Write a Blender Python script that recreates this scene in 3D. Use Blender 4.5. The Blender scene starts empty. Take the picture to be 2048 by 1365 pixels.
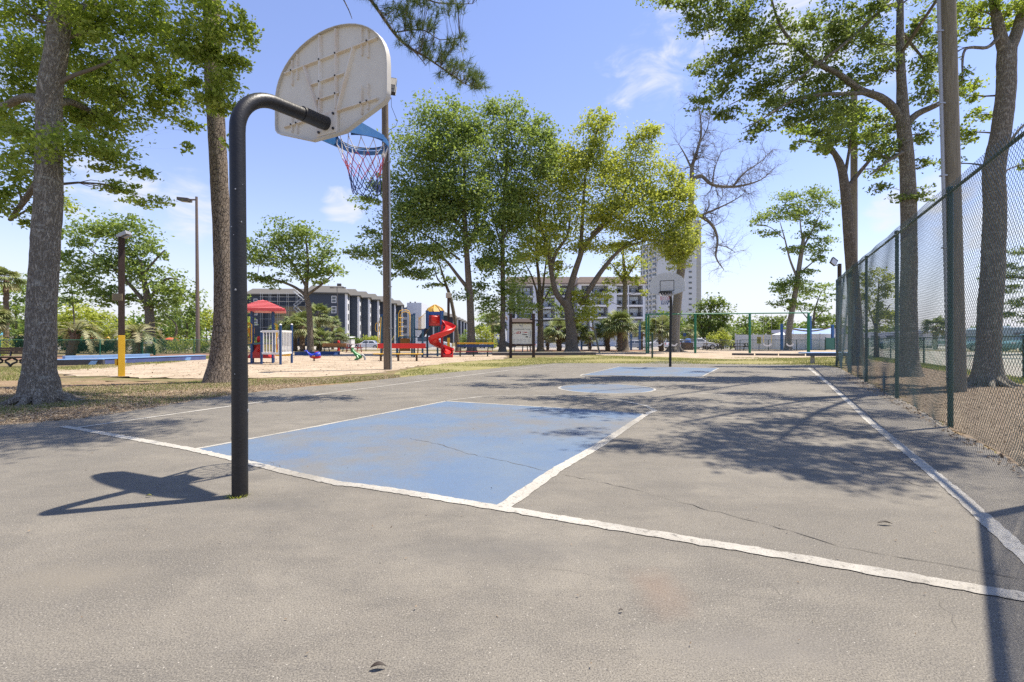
import bpy, math, random
import numpy as np
from mathutils import Vector, Matrix

SC = bpy.context.scene
COL = SC.collection
R = math.radians
rng = np.random.default_rng(7)
random.seed(7)

# ---------------------------------------------------------------- camera, sky, sun, exposure
F, H, HY = 955.0, 1.14, 680.0          # focal length in photo pixels, eye height in metres, horizon row
cam_d = bpy.data.cameras.new('camera')
cam = bpy.data.objects.new('camera', cam_d)
COL.objects.link(cam)
cam_d.sensor_width = 36.0
cam_d.lens = F / 2048 * 36.0
cam_d.shift_y = -(682.5 - HY) / 2048
cam_d.clip_start = 0.05
cam_d.clip_end = 4000
cam.location = (0, 0, H)
cam.rotation_euler = (R(90), 0, 0)
SC.camera = cam

SUN_EL, SUN_AZ = R(68.4), R(70.5)
sdir = Vector((math.sin(SUN_AZ) * math.cos(SUN_EL), math.cos(SUN_AZ) * math.cos(SUN_EL), math.sin(SUN_EL)))
sun_d = bpy.data.lights.new('sun', 'SUN')
sun_d.energy = 5.0
sun_d.angle = R(0.53)
sun_d.color = (1.0, 0.925, 0.81)
sun = bpy.data.objects.new('sun', sun_d)
COL.objects.link(sun)
sun.location = (20, 10, 60)
sun.rotation_euler = sdir.to_track_quat('Z', 'Y').to_euler()

W = bpy.data.worlds.new('World')
SC.world = W
W.use_nodes = True
nt = W.node_tree
nt.nodes.clear()
def nd(t, **kw):
    n = nt.nodes.new(t)
    for k, v in kw.items():
        setattr(n, k, v)
    return n
lk = nt.links.new
out = nd('ShaderNodeOutputWorld')
bg = nd('ShaderNodeBackground')
sky = nd('ShaderNodeTexSky', sky_type='NISHITA', sun_disc=False, sun_elevation=SUN_EL, sun_rotation=SUN_AZ,
         altitude=0, air_density=1.3, dust_density=0.0, ozone_density=3.0)
bg.inputs['Strength'].default_value = 0.115
geo = nd('ShaderNodeTexCoord')
nrm = nd('ShaderNodeVectorMath', operation='NORMALIZE')
lk(geo.outputs['Generated'], nrm.inputs[0])
nz = nd('ShaderNodeTexNoise')
nz.inputs['Scale'].default_value = 11.0
nz.inputs['Detail'].default_value = 7.0
nz.inputs['Roughness'].default_value = 0.58
nz.inputs['Distortion'].default_value = 0.8
mp = nd('ShaderNodeMapping')
mp.inputs['Scale'].default_value = (1, 1, 2.2)
lk(nrm.outputs[0], mp.inputs['Vector'])
lk(mp.outputs[0], nz.inputs['Vector'])
acc = None
# soft little clouds: (photo column, photo row, angular radius in degrees, weight)
CLOUDS = [(1245, 150, 5, .75), (1330, 120, 7, .8), (1450, 80, 9, .85), (1600, 60, 9, 1.0), (1740, 110, 7, .9),
          (685, 410, 3.0, 1.0), (400, 425, 5.5, 1.0), (190, 360, 6, .95), (270, 380, 4, .8), (1230, 240, 3, .5),
          (1790, 425, 3.2, .95), (1900, 425, 5, 1.0), (2010, 450, 5, .8), (30, 120, 9, .6),
          (-600, 300, 12, .9), (2900, 250, 12, .9), (2500, 500, 9, .8), (700, -900, 14, .7), (1600, -700, 12, .6)]
for (cx, cy, ar, wgt) in CLOUDS:
    d = Vector(((cx - 1024) / F, 1.0, (HY - cy) / F)).normalized()
    dp = nd('ShaderNodeVectorMath', operation='DOT_PRODUCT')
    lk(nrm.outputs[0], dp.inputs[0])
    dp.inputs[1].default_value = d
    mr = nd('ShaderNodeMapRange', interpolation_type='SMOOTHSTEP')
    mr.inputs['From Min'].default_value = math.cos(R(ar))
    mr.inputs['From Max'].default_value = 1.0
    mr.inputs['To Min'].default_value = 0
    mr.inputs['To Max'].default_value = wgt
    lk(dp.outputs['Value'], mr.inputs['Value'])
    if acc is None:
        acc = mr.outputs[0]
    else:
        mx = nd('ShaderNodeMath', operation='MAXIMUM')
        lk(acc, mx.inputs[0]); lk(mr.outputs[0], mx.inputs[1])
        acc = mx.outputs[0]
ad = nd('ShaderNodeMath', operation='MULTIPLY_ADD')
ad.inputs[1].default_value = 2.6
lk(nz.outputs['Fac'], ad.inputs[0]); lk(acc, ad.inputs[2])
cr = nd('ShaderNodeMapRange', interpolation_type='SMOOTHSTEP')
cr.inputs['From Min'].default_value = 1.78
cr.inputs['From Max'].default_value = 2.9
cr.inputs['To Max'].default_value = 0.9
lk(ad.outputs[0], cr.inputs['Value'])
tint = nd('ShaderNodeMix', data_type='RGBA', blend_type='MULTIPLY')
tint.inputs[0].default_value = 1.0
tint.inputs[7].default_value = (1.12, 0.955, 1.10, 1)
lk(sky.outputs[0], tint.inputs[6])
mix = nd('ShaderNodeMix', data_type='RGBA')
mix.inputs[7].default_value = (4.9, 5.0, 5.2, 1)
lk(cr.outputs[0], mix.inputs[0])
sz = nd('ShaderNodeSeparateXYZ')
lk(nrm.outputs[0], sz.inputs[0])
hz_ = nd('ShaderNodeMapRange', interpolation_type='SMOOTHSTEP')
hz_.inputs['From Min'].default_value = 0.22
hz_.inputs['From Max'].default_value = -0.02
hz_.inputs['To Max'].default_value = 0.85
lk(sz.outputs['Z'], hz_.inputs['Value'])
low = nd('ShaderNodeMix', data_type='RGBA')                # pale blue air near the horizon, all the way round
low.inputs[7].default_value = (3.75, 4.3, 5.2, 1)
lk(hz_.outputs[0], low.inputs[0]); lk(tint.outputs[2], low.inputs[6])
lk(low.outputs[2], mix.inputs[6])
lk(mix.outputs[2], bg.inputs['Color'])
lk(bg.outputs[0], out.inputs['Surface'])

vs = SC.view_settings
vs.view_transform = 'Standard'
vs.look = 'None'
vs.exposure = 0.72
vs.gamma = 1.0
vs.use_curve_mapping = False
SC.cycles.use_denoising = False
SC.cycles.max_bounces = 8
SC.cycles.diffuse_bounces = 4
SC.cycles.sample_clamp_indirect = 4.0

# ---------------------------------------------------------------- where things stand
def P(px, py, z=0.0):
    """ground point (height z) seen at a photo position"""
    Y = F * (H - z) / (py - HY)
    return Vector(((px - 1024) / F * Y, Y, z))
def Q(px, py, Y):
    return Vector(((px - 1024) / F * Y, Y, H - (py - HY) * Y / F))
def gz(Y):
    return -0.02 if Y < 56 else max(-0.42, -0.02 - 0.4 * (Y - 56) / 20)
AX = R(27.6)                                           # heading of the court
U = Vector((math.sin(AX), math.cos(AX), 0))
V = Vector((math.cos(AX), -math.sin(AX), 0))
Z = Vector((0, 0, 1))

# ---------------------------------------------------------------- materials
MATS = {}
def mat(name, col, rough=.6, col2=None, scale=4.0, amt=.5, bump=0., bscale=None, metal=0., stretch=(1, 1, 1),
        spec=.5, rand=0., detail=6, trans=0., emit=None):
    if name in MATS:
        return MATS[name]
    m = bpy.data.materials.new(name)
    m.use_nodes = True
    t = m.node_tree
    b = t.nodes['Principled BSDF']
    b.inputs['Roughness'].default_value = rough
    b.inputs['Metallic'].default_value = metal
    b.inputs['Specular IOR Level'].default_value = spec
    if col2 is None:
        col2 = tuple(c * .72 for c in col)
    tc = t.nodes.new('ShaderNodeTexCoord')
    mp = t.nodes.new('ShaderNodeMapping')
    mp.inputs['Scale'].default_value = stretch
    t.links.new(tc.outputs['Object'], mp.inputs['Vector'])
    n = t.nodes.new('ShaderNodeTexNoise')
    n.inputs['Scale'].default_value = scale
    n.inputs['Detail'].default_value = detail
    n.inputs['Roughness'].default_value = .6
    t.links.new(mp.outputs[0], n.inputs['Vector'])
    mr = t.nodes.new('ShaderNodeMapRange')
    mr.inputs['From Min'].default_value = .32
    mr.inputs['From Max'].default_value = .68
    mr.inputs['To Max'].default_value = amt
    t.links.new(n.outputs['Fac'], mr.inputs['Value'])
    mx = t.nodes.new('ShaderNodeMix'); mx.data_type = 'RGBA'
    mx.inputs[6].default_value = (*col, 1)
    mx.inputs[7].default_value = (*col2, 1)
    t.links.new(mr.outputs[0], mx.inputs[0])
    last = mx.outputs[2]
    if rand:
        oi = t.nodes.new('ShaderNodeObjectInfo')
        hs = t.nodes.new('ShaderNodeHueSaturation')
        m2 = t.nodes.new('ShaderNodeMapRange')
        m2.inputs['To Min'].default_value = 1 - rand
        m2.inputs['To Max'].default_value = 1 + rand
        t.links.new(oi.outputs['Random'], m2.inputs['Value'])
        t.links.new(m2.outputs[0], hs.inputs['Value'])
        t.links.new(last, hs.inputs['Color'])
        last = hs.outputs[0]
    t.links.new(last, b.inputs['Base Color'])
    if bump:
        n2 = t.nodes.new('ShaderNodeTexNoise')
        n2.inputs['Scale'].default_value = bscale or scale * 4
        n2.inputs['Detail'].default_value = 5
        t.links.new(mp.outputs[0], n2.inputs['Vector'])
        bp = t.nodes.new('ShaderNodeBump')
        bp.inputs['Strength'].default_value = bump
        bp.inputs['Distance'].default_value = .02
        t.links.new(n2.outputs['Fac'], bp.inputs['Height'])
        t.links.new(bp.outputs[0], b.inputs['Normal'])
    MATS[name] = m
    return m

def leaf_mat(name, stops, trans=.4, tcol=(.30, .42, .04), rough=.5):
    m = bpy.data.materials.new(name)
    m.use_nodes = True
    t = m.node_tree
    b = t.nodes['Principled BSDF']
    b.inputs['Roughness'].default_value = rough
    b.inputs['Specular IOR Level'].default_value = .35
    at = t.nodes.new('ShaderNodeAttribute'); at.attribute_name = 'tint'
    cr = t.nodes.new('ShaderNodeValToRGB')
    e = cr.color_ramp.elements
    e[0].position = 0; e[0].color = (*stops[0], 1)
    e[1].position = 1; e[1].color = (*stops[-1], 1)
    for i, s in enumerate(stops[1:-1]):
        x = e.new((i + 1) / (len(stops) - 1)); x.color = (*s, 1)
    t.links.new(at.outputs['Fac'], cr.inputs['Fac'])
    t.links.new(cr.outputs[0], b.inputs['Base Color'])
    tr = t.nodes.new('ShaderNodeBsdfTranslucent')
    hs = t.nodes.new('ShaderNodeMix'); hs.data_type = 'RGBA'
    hs.inputs[0].default_value = .55
    hs.inputs[7].default_value = (*tcol, 1)
    t.links.new(cr.outputs[0], hs.inputs[6])
    t.links.new(hs.outputs[2], tr.inputs['Color'])
    ms = t.nodes.new('ShaderNodeMixShader')
    ms.inputs[0].default_value = trans
    t.links.new(b.outputs[0], ms.inputs[1]); t.links.new(tr.outputs[0], ms.inputs[2])
    t.links.new(ms.outputs[0], t.nodes['Material Output'].inputs['Surface'])
    return m

def bark_mat(name, c1, c2, lichen=(.3, .3, .26), la=.3, sc=6, vor=False):
    m = bpy.data.materials.new(name)
    m.use_nodes = True
    t = m.node_tree; L = t.links.new
    b = t.nodes['Principled BSDF']
    b.inputs['Roughness'].default_value = .9
    b.inputs['Specular IOR Level'].default_value = .15
    tc = t.nodes.new('ShaderNodeTexCoord')
    mp = t.nodes.new('ShaderNodeMapping'); mp.inputs['Scale'].default_value = (1, 1, .30) if not vor else (1, 1, .5)
    L(tc.outputs['Object'], mp.inputs['Vector'])
    # wobble
    n0 = t.nodes.new('ShaderNodeTexNoise'); n0.inputs['Scale'].default_value = 4
    n0.inputs['Detail'].default_value = 3
    L(mp.outputs[0], n0.inputs['Vector'])
    va = t.nodes.new('ShaderNodeVectorMath'); va.operation = 'MULTIPLY_ADD'
    va.inputs[1].default_value = (.12, .12, .12) if not vor else (.16, .16, .3)
    L(n0.outputs['Color'], va.inputs[0]); L(mp.outputs[0], va.inputs[2])
    if vor:
        v = t.nodes.new('ShaderNodeTexVoronoi'); v.feature = 'DISTANCE_TO_EDGE'
        v.inputs['Scale'].default_value = sc * 3.3
        L(va.outputs[0], v.inputs['Vector']); vo = v.outputs['Distance']
    else:
        v = t.nodes.new('ShaderNodeTexNoise'); v.inputs['Scale'].default_value = sc * 8.5; v.inputs['Detail'].default_value = 5
        L(va.outputs[0], v.inputs['Vector'])
        vm = t.nodes.new('ShaderNodeMapRange'); vm.inputs['From Min'].default_value = .40; vm.inputs['From Max'].default_value = .60; vm.inputs['To Max'].default_value = .2
        L(v.outputs['Fac'], vm.inputs['Value']); vo = vm.outputs[0]
    n = t.nodes.new('ShaderNodeTexNoise'); n.inputs['Scale'].default_value = sc * 3; n.inputs['Detail'].default_value = 8
    n.inputs['Roughness'].default_value = .7
    L(mp.outputs[0], n.inputs['Vector'])
    mr = t.nodes.new('ShaderNodeMapRange'); mr.inputs['From Max'].default_value = .09 if vor else .2
    L(vo, mr.inputs['Value'])
    mu = t.nodes.new('ShaderNodeMath'); mu.operation = 'MULTIPLY'
    L(mr.outputs[0], mu.inputs[0]); L(n.outputs['Fac'], mu.inputs[1])
    mx = t.nodes.new('ShaderNodeMix'); mx.data_type = 'RGBA'
    mx.inputs[6].default_value = (*c2, 1); mx.inputs[7].default_value = (*c1, 1)
    m3 = t.nodes.new('ShaderNodeMapRange'); m3.inputs['From Min'].default_value = .1; m3.inputs['From Max'].default_value = .6
    L(mu.outputs[0], m3.inputs['Value']); L(m3.outputs[0], mx.inputs[0])
    n2 = t.nodes.new('ShaderNodeTexNoise'); n2.inputs['Scale'].default_value = 2.6; n2.inputs['Detail'].default_value = 9
    n2.inputs['Roughness'].default_value = .72
    mh = t.nodes.new('ShaderNodeMapping'); mh.inputs['Scale'].default_value = (1.6, 1.6, 4.5)
    L(tc.outputs['Object'], mh.inputs['Vector']); L(mh.outputs[0], n2.inputs['Vector'])
    m4 = t.nodes.new('ShaderNodeMapRange'); m4.inputs['From Min'].default_value = .53; m4.inputs['From Max'].default_value = .66
    m4.inputs['To Max'].default_value = la
    L(n2.outputs['Fac'], m4.inputs['Value'])
    mx2 = t.nodes.new('ShaderNodeMix'); mx2.data_type = 'RGBA'
    mx2.inputs[7].default_value = (*lichen, 1)
    L(m4.outputs[0], mx2.inputs[0]); L(mx.outputs[2], mx2.inputs[6])
    L(mx2.outputs[2], b.inputs['Base Color'])
    bp = t.nodes.new('ShaderNodeBump'); bp.inputs['Strength'].default_value = 1.0; bp.inputs['Distance'].default_value = .035
    L(mu.outputs[0], bp.inputs['Height']); L(bp.outputs[0], b.inputs['Normal'])
    return m

# ---------------------------------------------------------------- mesh building
ORG = {}
class MB:
    def __init__(s):
        s.v = []; s.f = []; s.n = 0; s.c = []
    def add(s, v, f, mi=0, tint=None):
        v = np.asarray(v, dtype=np.float64).reshape(-1, 3)
        if isinstance(f, np.ndarray):
            f = [f]
        else:
            by = {}
            for q in f:
                by.setdefault(len(q), []).append(q)
            f = [np.array(x) for x in by.values()]
        for a in f:
            s.f.append((a + s.n, mi))
        s.v.append(v); s.n += len(v)
        s.c.append(np.full(len(v), .5) if tint is None else np.asarray(tint, dtype=np.float64))
        return s
    def box(s, c, size, rz=0., M=None, mi=0):
        x, y, z = [q / 2 for q in size]
        v = np.array([(-x, -y, -z), (x, -y, -z), (x, y, -z), (-x, y, -z), (-x, -y, z), (x, -y, z), (x, y, z), (-x, y, z)])
        if M is not None:
            v = v @ np.array(M.to_3x3()).T
        elif rz:
            a, b = math.cos(rz), math.sin(rz)
            v = np.stack([v[:, 0] * a - v[:, 1] * b, v[:, 0] * b + v[:, 1] * a, v[:, 2]], 1)
        v = v + np.array(c)
        return s.add(v, np.array([(0, 3, 2, 1), (4, 5, 6, 7), (0, 1, 5, 4), (1, 2, 6, 5), (2, 3, 7, 6), (3, 0, 4, 7)]), mi)
    def beam(s, p0, p1, w, h, up=Z, mi=0):
        p0, p1 = Vector(p0), Vector(p1)
        d = (p1 - p0); L = d.length; d.normalize()
        x = d.cross(Vector(up))
        if x.length < 1e-4: x = d.cross(Vector((1, 0, 0)))
        x.normalize(); y = x.cross(d)
        v = []
        for p in (p0, p1):
            for a, b in ((-1, -1), (1, -1), (1, 1), (-1, 1)):
                v.append(p + x * (a * w / 2) + y * (b * h / 2))
        return s.add(v, np.array([(0, 1, 2, 3), (7, 6, 5, 4), (0, 4, 5, 1), (1, 5, 6, 2), (2, 6, 7, 3), (3, 7, 4, 0)]), mi)
    def tube(s, path, r, k=8, cap=True, mi=0, lump=0., tint=None):
        p = np.array([tuple(q) for q in path], dtype=float); n = len(p)
        r = np.full(n, r, float) if np.isscalar(r) else np.array(r, float)
        t = np.gradient(p, axis=0)
        t /= np.maximum(np.linalg.norm(t, axis=1, keepdims=True), 1e-9)
        ref = np.array([1., 0, 0]) if abs(t[:, 2]).mean() > .6 else np.array([0, 0, 1.])
        a = np.cross(t, ref); a /= np.maximum(np.linalg.norm(a, axis=1, keepdims=True), 1e-9)
        b = np.cross(t, a)
        th = np.arange(k) * 2 * np.pi / k
        rr = r[:, None] * np.ones(k)[None]
        if lump:
            zz = np.arange(n)[:, None]
            rr = rr * (1 + lump * (np.sin(3 * th[None] + zz * .31 + 1) * .5 + np.sin(5 * th[None] - zz * .53) * .35
                                   + rng.normal(0, .35, (n, k))))
        v = p[:, None] + rr[..., None] * (np.cos(th)[None, :, None] * a[:, None] + np.sin(th)[None, :, None] * b[:, None])
        i = np.arange(n - 1)[:, None] * k; j = np.arange(k)[None]; j2 = (j + 1) % k
        f = np.stack([i + j, i + k + j, i + k + j2, i + j2], -1).reshape(-1, 4)
        fs = [f]
        if cap:
            fs += [np.arange(k)[None], (np.arange(k)[::-1] + (n - 1) * k)[None]]
        s.v.append(v.reshape(-1, 3)); s.c.append(np.full(n * k, .5 if tint is None else tint))
        for a_ in fs: s.f.append((a_ + s.n, mi))
        s.n += n * k
        return s
    def cyl(s, p0, p1, r, k=12, r2=None, mi=0):
        return s.tube([p0, p1], [r, r if r2 is None else r2], k, True, mi)
    def prism(s, poly, o, ex, ey, dep, mi=0):
        """poly (2D) placed at o along ex, ey and given depth vector dep"""
        o, ex, ey, dep = Vector(o), Vector(ex), Vector(ey), Vector(dep)
        a = [o + ex * x + ey * y for x, y in poly]
        b = [q + dep for q in a]
        n = len(a)
        f = [tuple(range(n)), tuple(range(2 * n - 1, n - 1, -1))] + [(i, i + n, (i + 1) % n + n, (i + 1) % n) for i in range(n)]
        return s.add(a + b, f, mi)
    def ball(s, c, rad, k=12, m=8, mi=0, zmin=-1.0):
        c = np.array(c, float); rad = np.array([rad] * 3 if np.isscalar(rad) else rad, float)
        v = []; ph0 = math.asin(zmin)
        for i in range(m + 1):
            ph = ph0 + (math.pi / 2 - ph0) * i / m
            for j in range(k):
                th = 2 * math.pi * j / k
                v.append((math.cos(ph) * math.cos(th), math.cos(ph) * math.sin(th), math.sin(ph)))
        v = np.array(v) * rad + c
        f = [(i * k + j, i * k + (j + 1) % k, (i + 1) * k + (j + 1) % k, (i + 1) * k + j) for i in range(m) for j in range(k)]
        return s.add(v, np.array(f), mi)
    def lathe(s, prof, c, k=16, mi=0):
        c = Vector(c)
        v = [(c.x + r * math.cos(2 * math.pi * j / k), c.y + r * math.sin(2 * math.pi * j / k), c.z + z) for r, z in prof for j in range(k)]
        n = len(prof)
        f = [(i * k + j, i * k + (j + 1) % k, (i + 1) * k + (j + 1) % k, (i + 1) * k + j) for i in range(n - 1) for j in range(k)]
        f = f + [tuple(range(k - 1, -1, -1)), tuple(range((n - 1) * k, n * k))]
        return s.add(v, f, mi)
    def build(s, name, mats, parent=None, smooth=False, org=None, bevel=0., label=None, kind=None):
        if not isinstance(mats, (list, tuple)): mats = [mats]
        v = np.concatenate(s.v)
        o0 = ORG[parent.name] if parent is not None else (Vector(org) if org is not None else Vector((0, 0, 0)))
        v = v - np.array(o0)
        me = bpy.data.meshes.new(name)
        me.vertices.add(len(v)); me.vertices.foreach_set('co', v.ravel())
        lt = np.concatenate([np.full(len(a), a.shape[1]) for a, _ in s.f])
        li = np.concatenate([a.ravel() for a, _ in s.f])
        me.loops.add(len(li)); me.loops.foreach_set('vertex_index', li.astype(np.int32))
        me.polygons.add(len(lt))
        me.polygons.foreach_set('loop_start', np.concatenate([[0], np.cumsum(lt)[:-1]]).astype(np.int32))
        me.polygons.foreach_set('loop_total', lt.astype(np.int32))
        if len(mats) > 1:
            me.polygons.foreach_set('material_index', np.concatenate([np.full(len(a), mi) for a, mi in s.f]).astype(np.int32))
        me.update(calc_edges=True)
        c = np.concatenate(s.c)
        if c.std() > 0:
            a = me.attributes.new('tint', 'FLOAT', 'POINT'); a.data.foreach_set('value', c.astype(np.float32))
        me.validate()
        for m in mats: me.materials.append(m)
        if not smooth:
            me.polygons.foreach_set('use_smooth', np.zeros(len(me.polygons), bool))
        if smooth:
            me.polygons.foreach_set('use_smooth', np.ones(len(me.polygons), bool))
            me.set_sharp_from_angle(angle=R(38))
        o = bpy.data.objects.new(name, me)
        COL.objects.link(o)
        if parent is not None:
            o.parent = parent; ORG[o.name] = ORG[parent.name]
        else:
            o.location = o0; ORG[o.name] = o0
        if bevel:
            bm = o.modifiers.new('bevel', 'BEVEL'); bm.width = bevel; bm.segments = 2; bm.limit_method = 'ANGLE'
        if label: o['label'] = label
        if kind: o['kind'] = kind
        return o

def thing(name, label, cat, loc, group=None):
    o = bpy.data.objects.new(name, None)
    o.empty_display_size = .2
    COL.objects.link(o)
    o.location = loc; ORG[o.name] = Vector(loc)
    o['label'] = label; o['category'] = cat
    if group: o['group'] = group
    return o
def tag(o, label, cat, group=None, kind=None):
    o['label'] = label; o['category'] = cat
    if group: o['group'] = group
    if kind: o['kind'] = kind
    return o
def clone(root, loc, label, group=None, rz=0.):
    r = root.copy(); COL.objects.link(r); r.location = loc; r.rotation_euler = (0, 0, rz); r['label'] = label
    if group: r['group'] = group
    for ch in list(root.children):
        c = ch.copy(); COL.objects.link(c); c.parent = r
        for g in list(ch.children):
            d = g.copy(); COL.objects.link(d); d.parent = c
    return r
def px2(s):
    return [tuple(q) for q in s]
# ---------------------------------------------------------------- common materials
def flat_mats():
    g = globals()
    g['M_POLE'] = mat('black_pole_paint', (.008, .008, .009), .45, (.026, .022, .019), 22, .5, .12, 60, spec=.45)
    g['M_STEEL'] = mat('galvanised', (.42, .42, .42), .45, (.3, .3, .3), 20, .5, metal=.6)
    g['M_GREENP'] = mat('green_coated_post', (.004, .035, .022), .42, (.008, .055, .035), 14, .5)
    g['M_WIRE'] = mat('green_coated_wire', (.014, .045, .034), .3, (.02, .06, .045), 14, .5, spec=.8)
    g['M_BOARD'] = mat('board_ivory_paint', (.70, .645, .52), .55, (.63, .57, .45), 5, .6, .1, 40)
    g['M_RIB'] = mat('board_rib_rust', (.76, .71, .60), .6, (.66, .53, .38), 7, .8)
    g['M_BOARDF'] = mat('board_front', (.66, .64, .59), .55, (.57, .55, .50), 4, .6)
    g['M_RIMB'] = mat('rim_blue', (.02, .13, .36), .45, (.10, .22, .40), 18, .4)
    g['M_BLACK'] = mat('black_metal', (.02, .02, .022), .45)
    g['M_WHITEP'] = mat('white_plastic', (.78, .77, .74), .45, (.62, .6, .55), 5, .5)
    g['M_RED'] = mat('red_plastic', (.62, .018, .02), .38, (.5, .03, .02), 3, .5)
    g['M_REDF'] = mat('faded_red_plastic', (.62, .07, .06), .5, (.62, .16, .13), 3, .8)
    g['M_YEL'] = mat('yellow_paint', (.78, .46, .02), .45, (.62, .34, .015), 6, .6)
    g['M_NAVY'] = mat('blue_post_paint', (.015, .055, .17), .45, (.02, .08, .2), 8, .5)
    g['M_TEAL'] = mat('teal_post_paint', (.012, .07, .12), .45, (.015, .09, .14), 8, .5)
    g['M_LBLUE'] = mat('light_blue_paint', (.22, .38, .62), .6, (.15, .27, .5), 5, .6)
    g['M_BLUE'] = mat('blue_paint', (.03, .13, .42), .5, (.025, .10, .32), 5, .6)
    g['M_WOODP'] = mat('weathered_pole_wood', (.22, .17, .12), .85, (.12, .085, .06), 6, .9, .8, 30, stretch=(6, 6, .35))
    g['M_WOODG'] = mat('greyed_pole_wood', (.30, .26, .19), .85, (.17, .145, .10), 6, .9, .8, 30, stretch=(6, 6, .35))
    g['M_WOODD'] = mat('dark_brown_wood', (.055, .03, .022), .75, (.03, .017, .012), 6, .8, .5, 30, stretch=(4, 4, .5))
    g['M_WOODB'] = mat('bench_brown_wood', (.14, .085, .05), .75, (.08, .05, .03), 6, .8, .5, 30)
    g['M_WOODO'] = mat('orange_wood', (.42, .20, .07), .7, (.3, .13, .04), 6, .8)
    g['M_CONC'] = mat('concrete', (.42, .39, .34), .85, (.33, .3, .26), 5, .8, .3, 60)
    g['M_DARK'] = mat('dark_iron', (.03, .028, .028), .5)
    g['M_GLASS'] = mat('window_glass', (.03, .04, .05), .08, (.07, .09, .11), 1.5, .8, spec=.9)
    g['M_TYRE'] = mat('tyre_rubber', (.02, .02, .02), .8)
    g['M_RIMS'] = mat('wheel_alloy', (.5, .5, .52), .3, metal=.7)
flat_mats()

def ground_mat(name, cols, scales, rough=.95, bump=.6, bs=40, dist=.03):
    """three or four colours mixed by noises of different scale"""
    m = bpy.data.materials.new(name); m.use_nodes = True
    t = m.node_tree; L = t.links.new
    b = t.nodes['Principled BSDF']; b.inputs['Roughness'].default_value = rough; b.inputs['Specular IOR Level'].default_value = .15
    tc = t.nodes.new('ShaderNodeTexCoord')
    last = None
    for i, (c, sc) in enumerate(zip(cols, scales)):
        if i == 0:
            rgb = t.nodes.new('ShaderNodeRGB'); rgb.outputs[0].default_value = (*c, 1); last = rgb.outputs[0]; continue
        n = t.nodes.new('ShaderNodeTexNoise'); n.inputs['Scale'].default_value = sc[0]; n.inputs['Detail'].default_value = 8
        n.inputs['Roughness'].default_value = .65
        mpp = t.nodes.new('ShaderNodeMapping'); mpp.inputs['Location'].default_value = (i * 7.3, i * 3.1, 0)
        L(tc.outputs['Object'], mpp.inputs['Vector']); L(mpp.outputs[0], n.inputs['Vector'])
        r = t.nodes.new('ShaderNodeMapRange'); r.inputs['From Min'].default_value = sc[1]; r.inputs['From Max'].default_value = sc[2]
        r.inputs['To Max'].default_value = sc[3]
        L(n.outputs['Fac'], r.inputs['Value'])
        mx = t.nodes.new('ShaderNodeMix'); mx.data_type = 'RGBA'
        mx.inputs[7].default_value = (*c, 1)
        L(r.outputs[0], mx.inputs[0]); L(last, mx.inputs[6]); last = mx.outputs[2]
    L(last, b.inputs['Base Color'])
    n = t.nodes.new('ShaderNodeTexNoise'); n.inputs['Scale'].default_value = bs; n.inputs['Detail'].default_value = 6
    L(tc.outputs['Object'], n.inputs['Vector'])
    bp = t.nodes.new('ShaderNodeBump'); bp.inputs['Strength'].default_value = bump; bp.inputs['Distance'].default_value = dist
    L(n.outputs['Fac'], bp.inputs['Height']); L(bp.outputs[0], b.inputs['Normal'])
    return m

G_BASE = ground_mat('dry_lawn', [(.20, .15, .085), (.13, .155, .045), (.30, .22, .13), (.10, .06, .035)],
                    [0, (1.3, .45, .6, .8), (3.5, .5, .65, .7), (14, .52, .66, .8)])
G_STRAW = ground_mat('pine_straw', [(.25, .17, .10), (.38, .29, .185), (.12, .075, .045), (.17, .17, .06)],
                     [0, (2.2, .45, .65, .75), (30, .48, .62, .85), (1.1, .52, .68, .7)])
G_GRASS = ground_mat('spring_grass', [(.24, .215, .085), (.34, .285, .155), (.16, .165, .055), (.27, .205, .12)],
                     [0, (1.6, .45, .62, .8), (22, .5, .64, .8), (.8, .56, .7, .8)])
G_SAND = ground_mat('play_sand', [(.44, .355, .255), (.31, .24, .165), (.14, .09, .055), (.50, .42, .32)],
                    [0, (.9, .42, .62, .9), (7, .57, .64, .8), (24, .5, .66, .6)], bump=1, bs=7, dist=.10)
G_MULCH = ground_mat('leaf_mulch', [(.20, .155, .11), (.29, .23, .165), (.12, .09, .062), (.36, .29, .21)],
                     [0, (18, .5, .62, .8), (40, .46, .6, .85), (2.5, .56, .68, .6)], bs=60)
G_PAVE = ground_mat('pale_pavement', [(.36, .325, .27), (.29, .26, .22), (.23, .205, .175)],
                    [0, (1.5, .45, .6, .7), (30, .55, .7, .6)], bump=.2)
G_RED = ground_mat('red_mulch', [(.24, .15, .10), (.16, .09, .065), (.32, .23, .16)], [0, (20, .45, .6, .8), (7, .5, .65, .7)])

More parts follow.
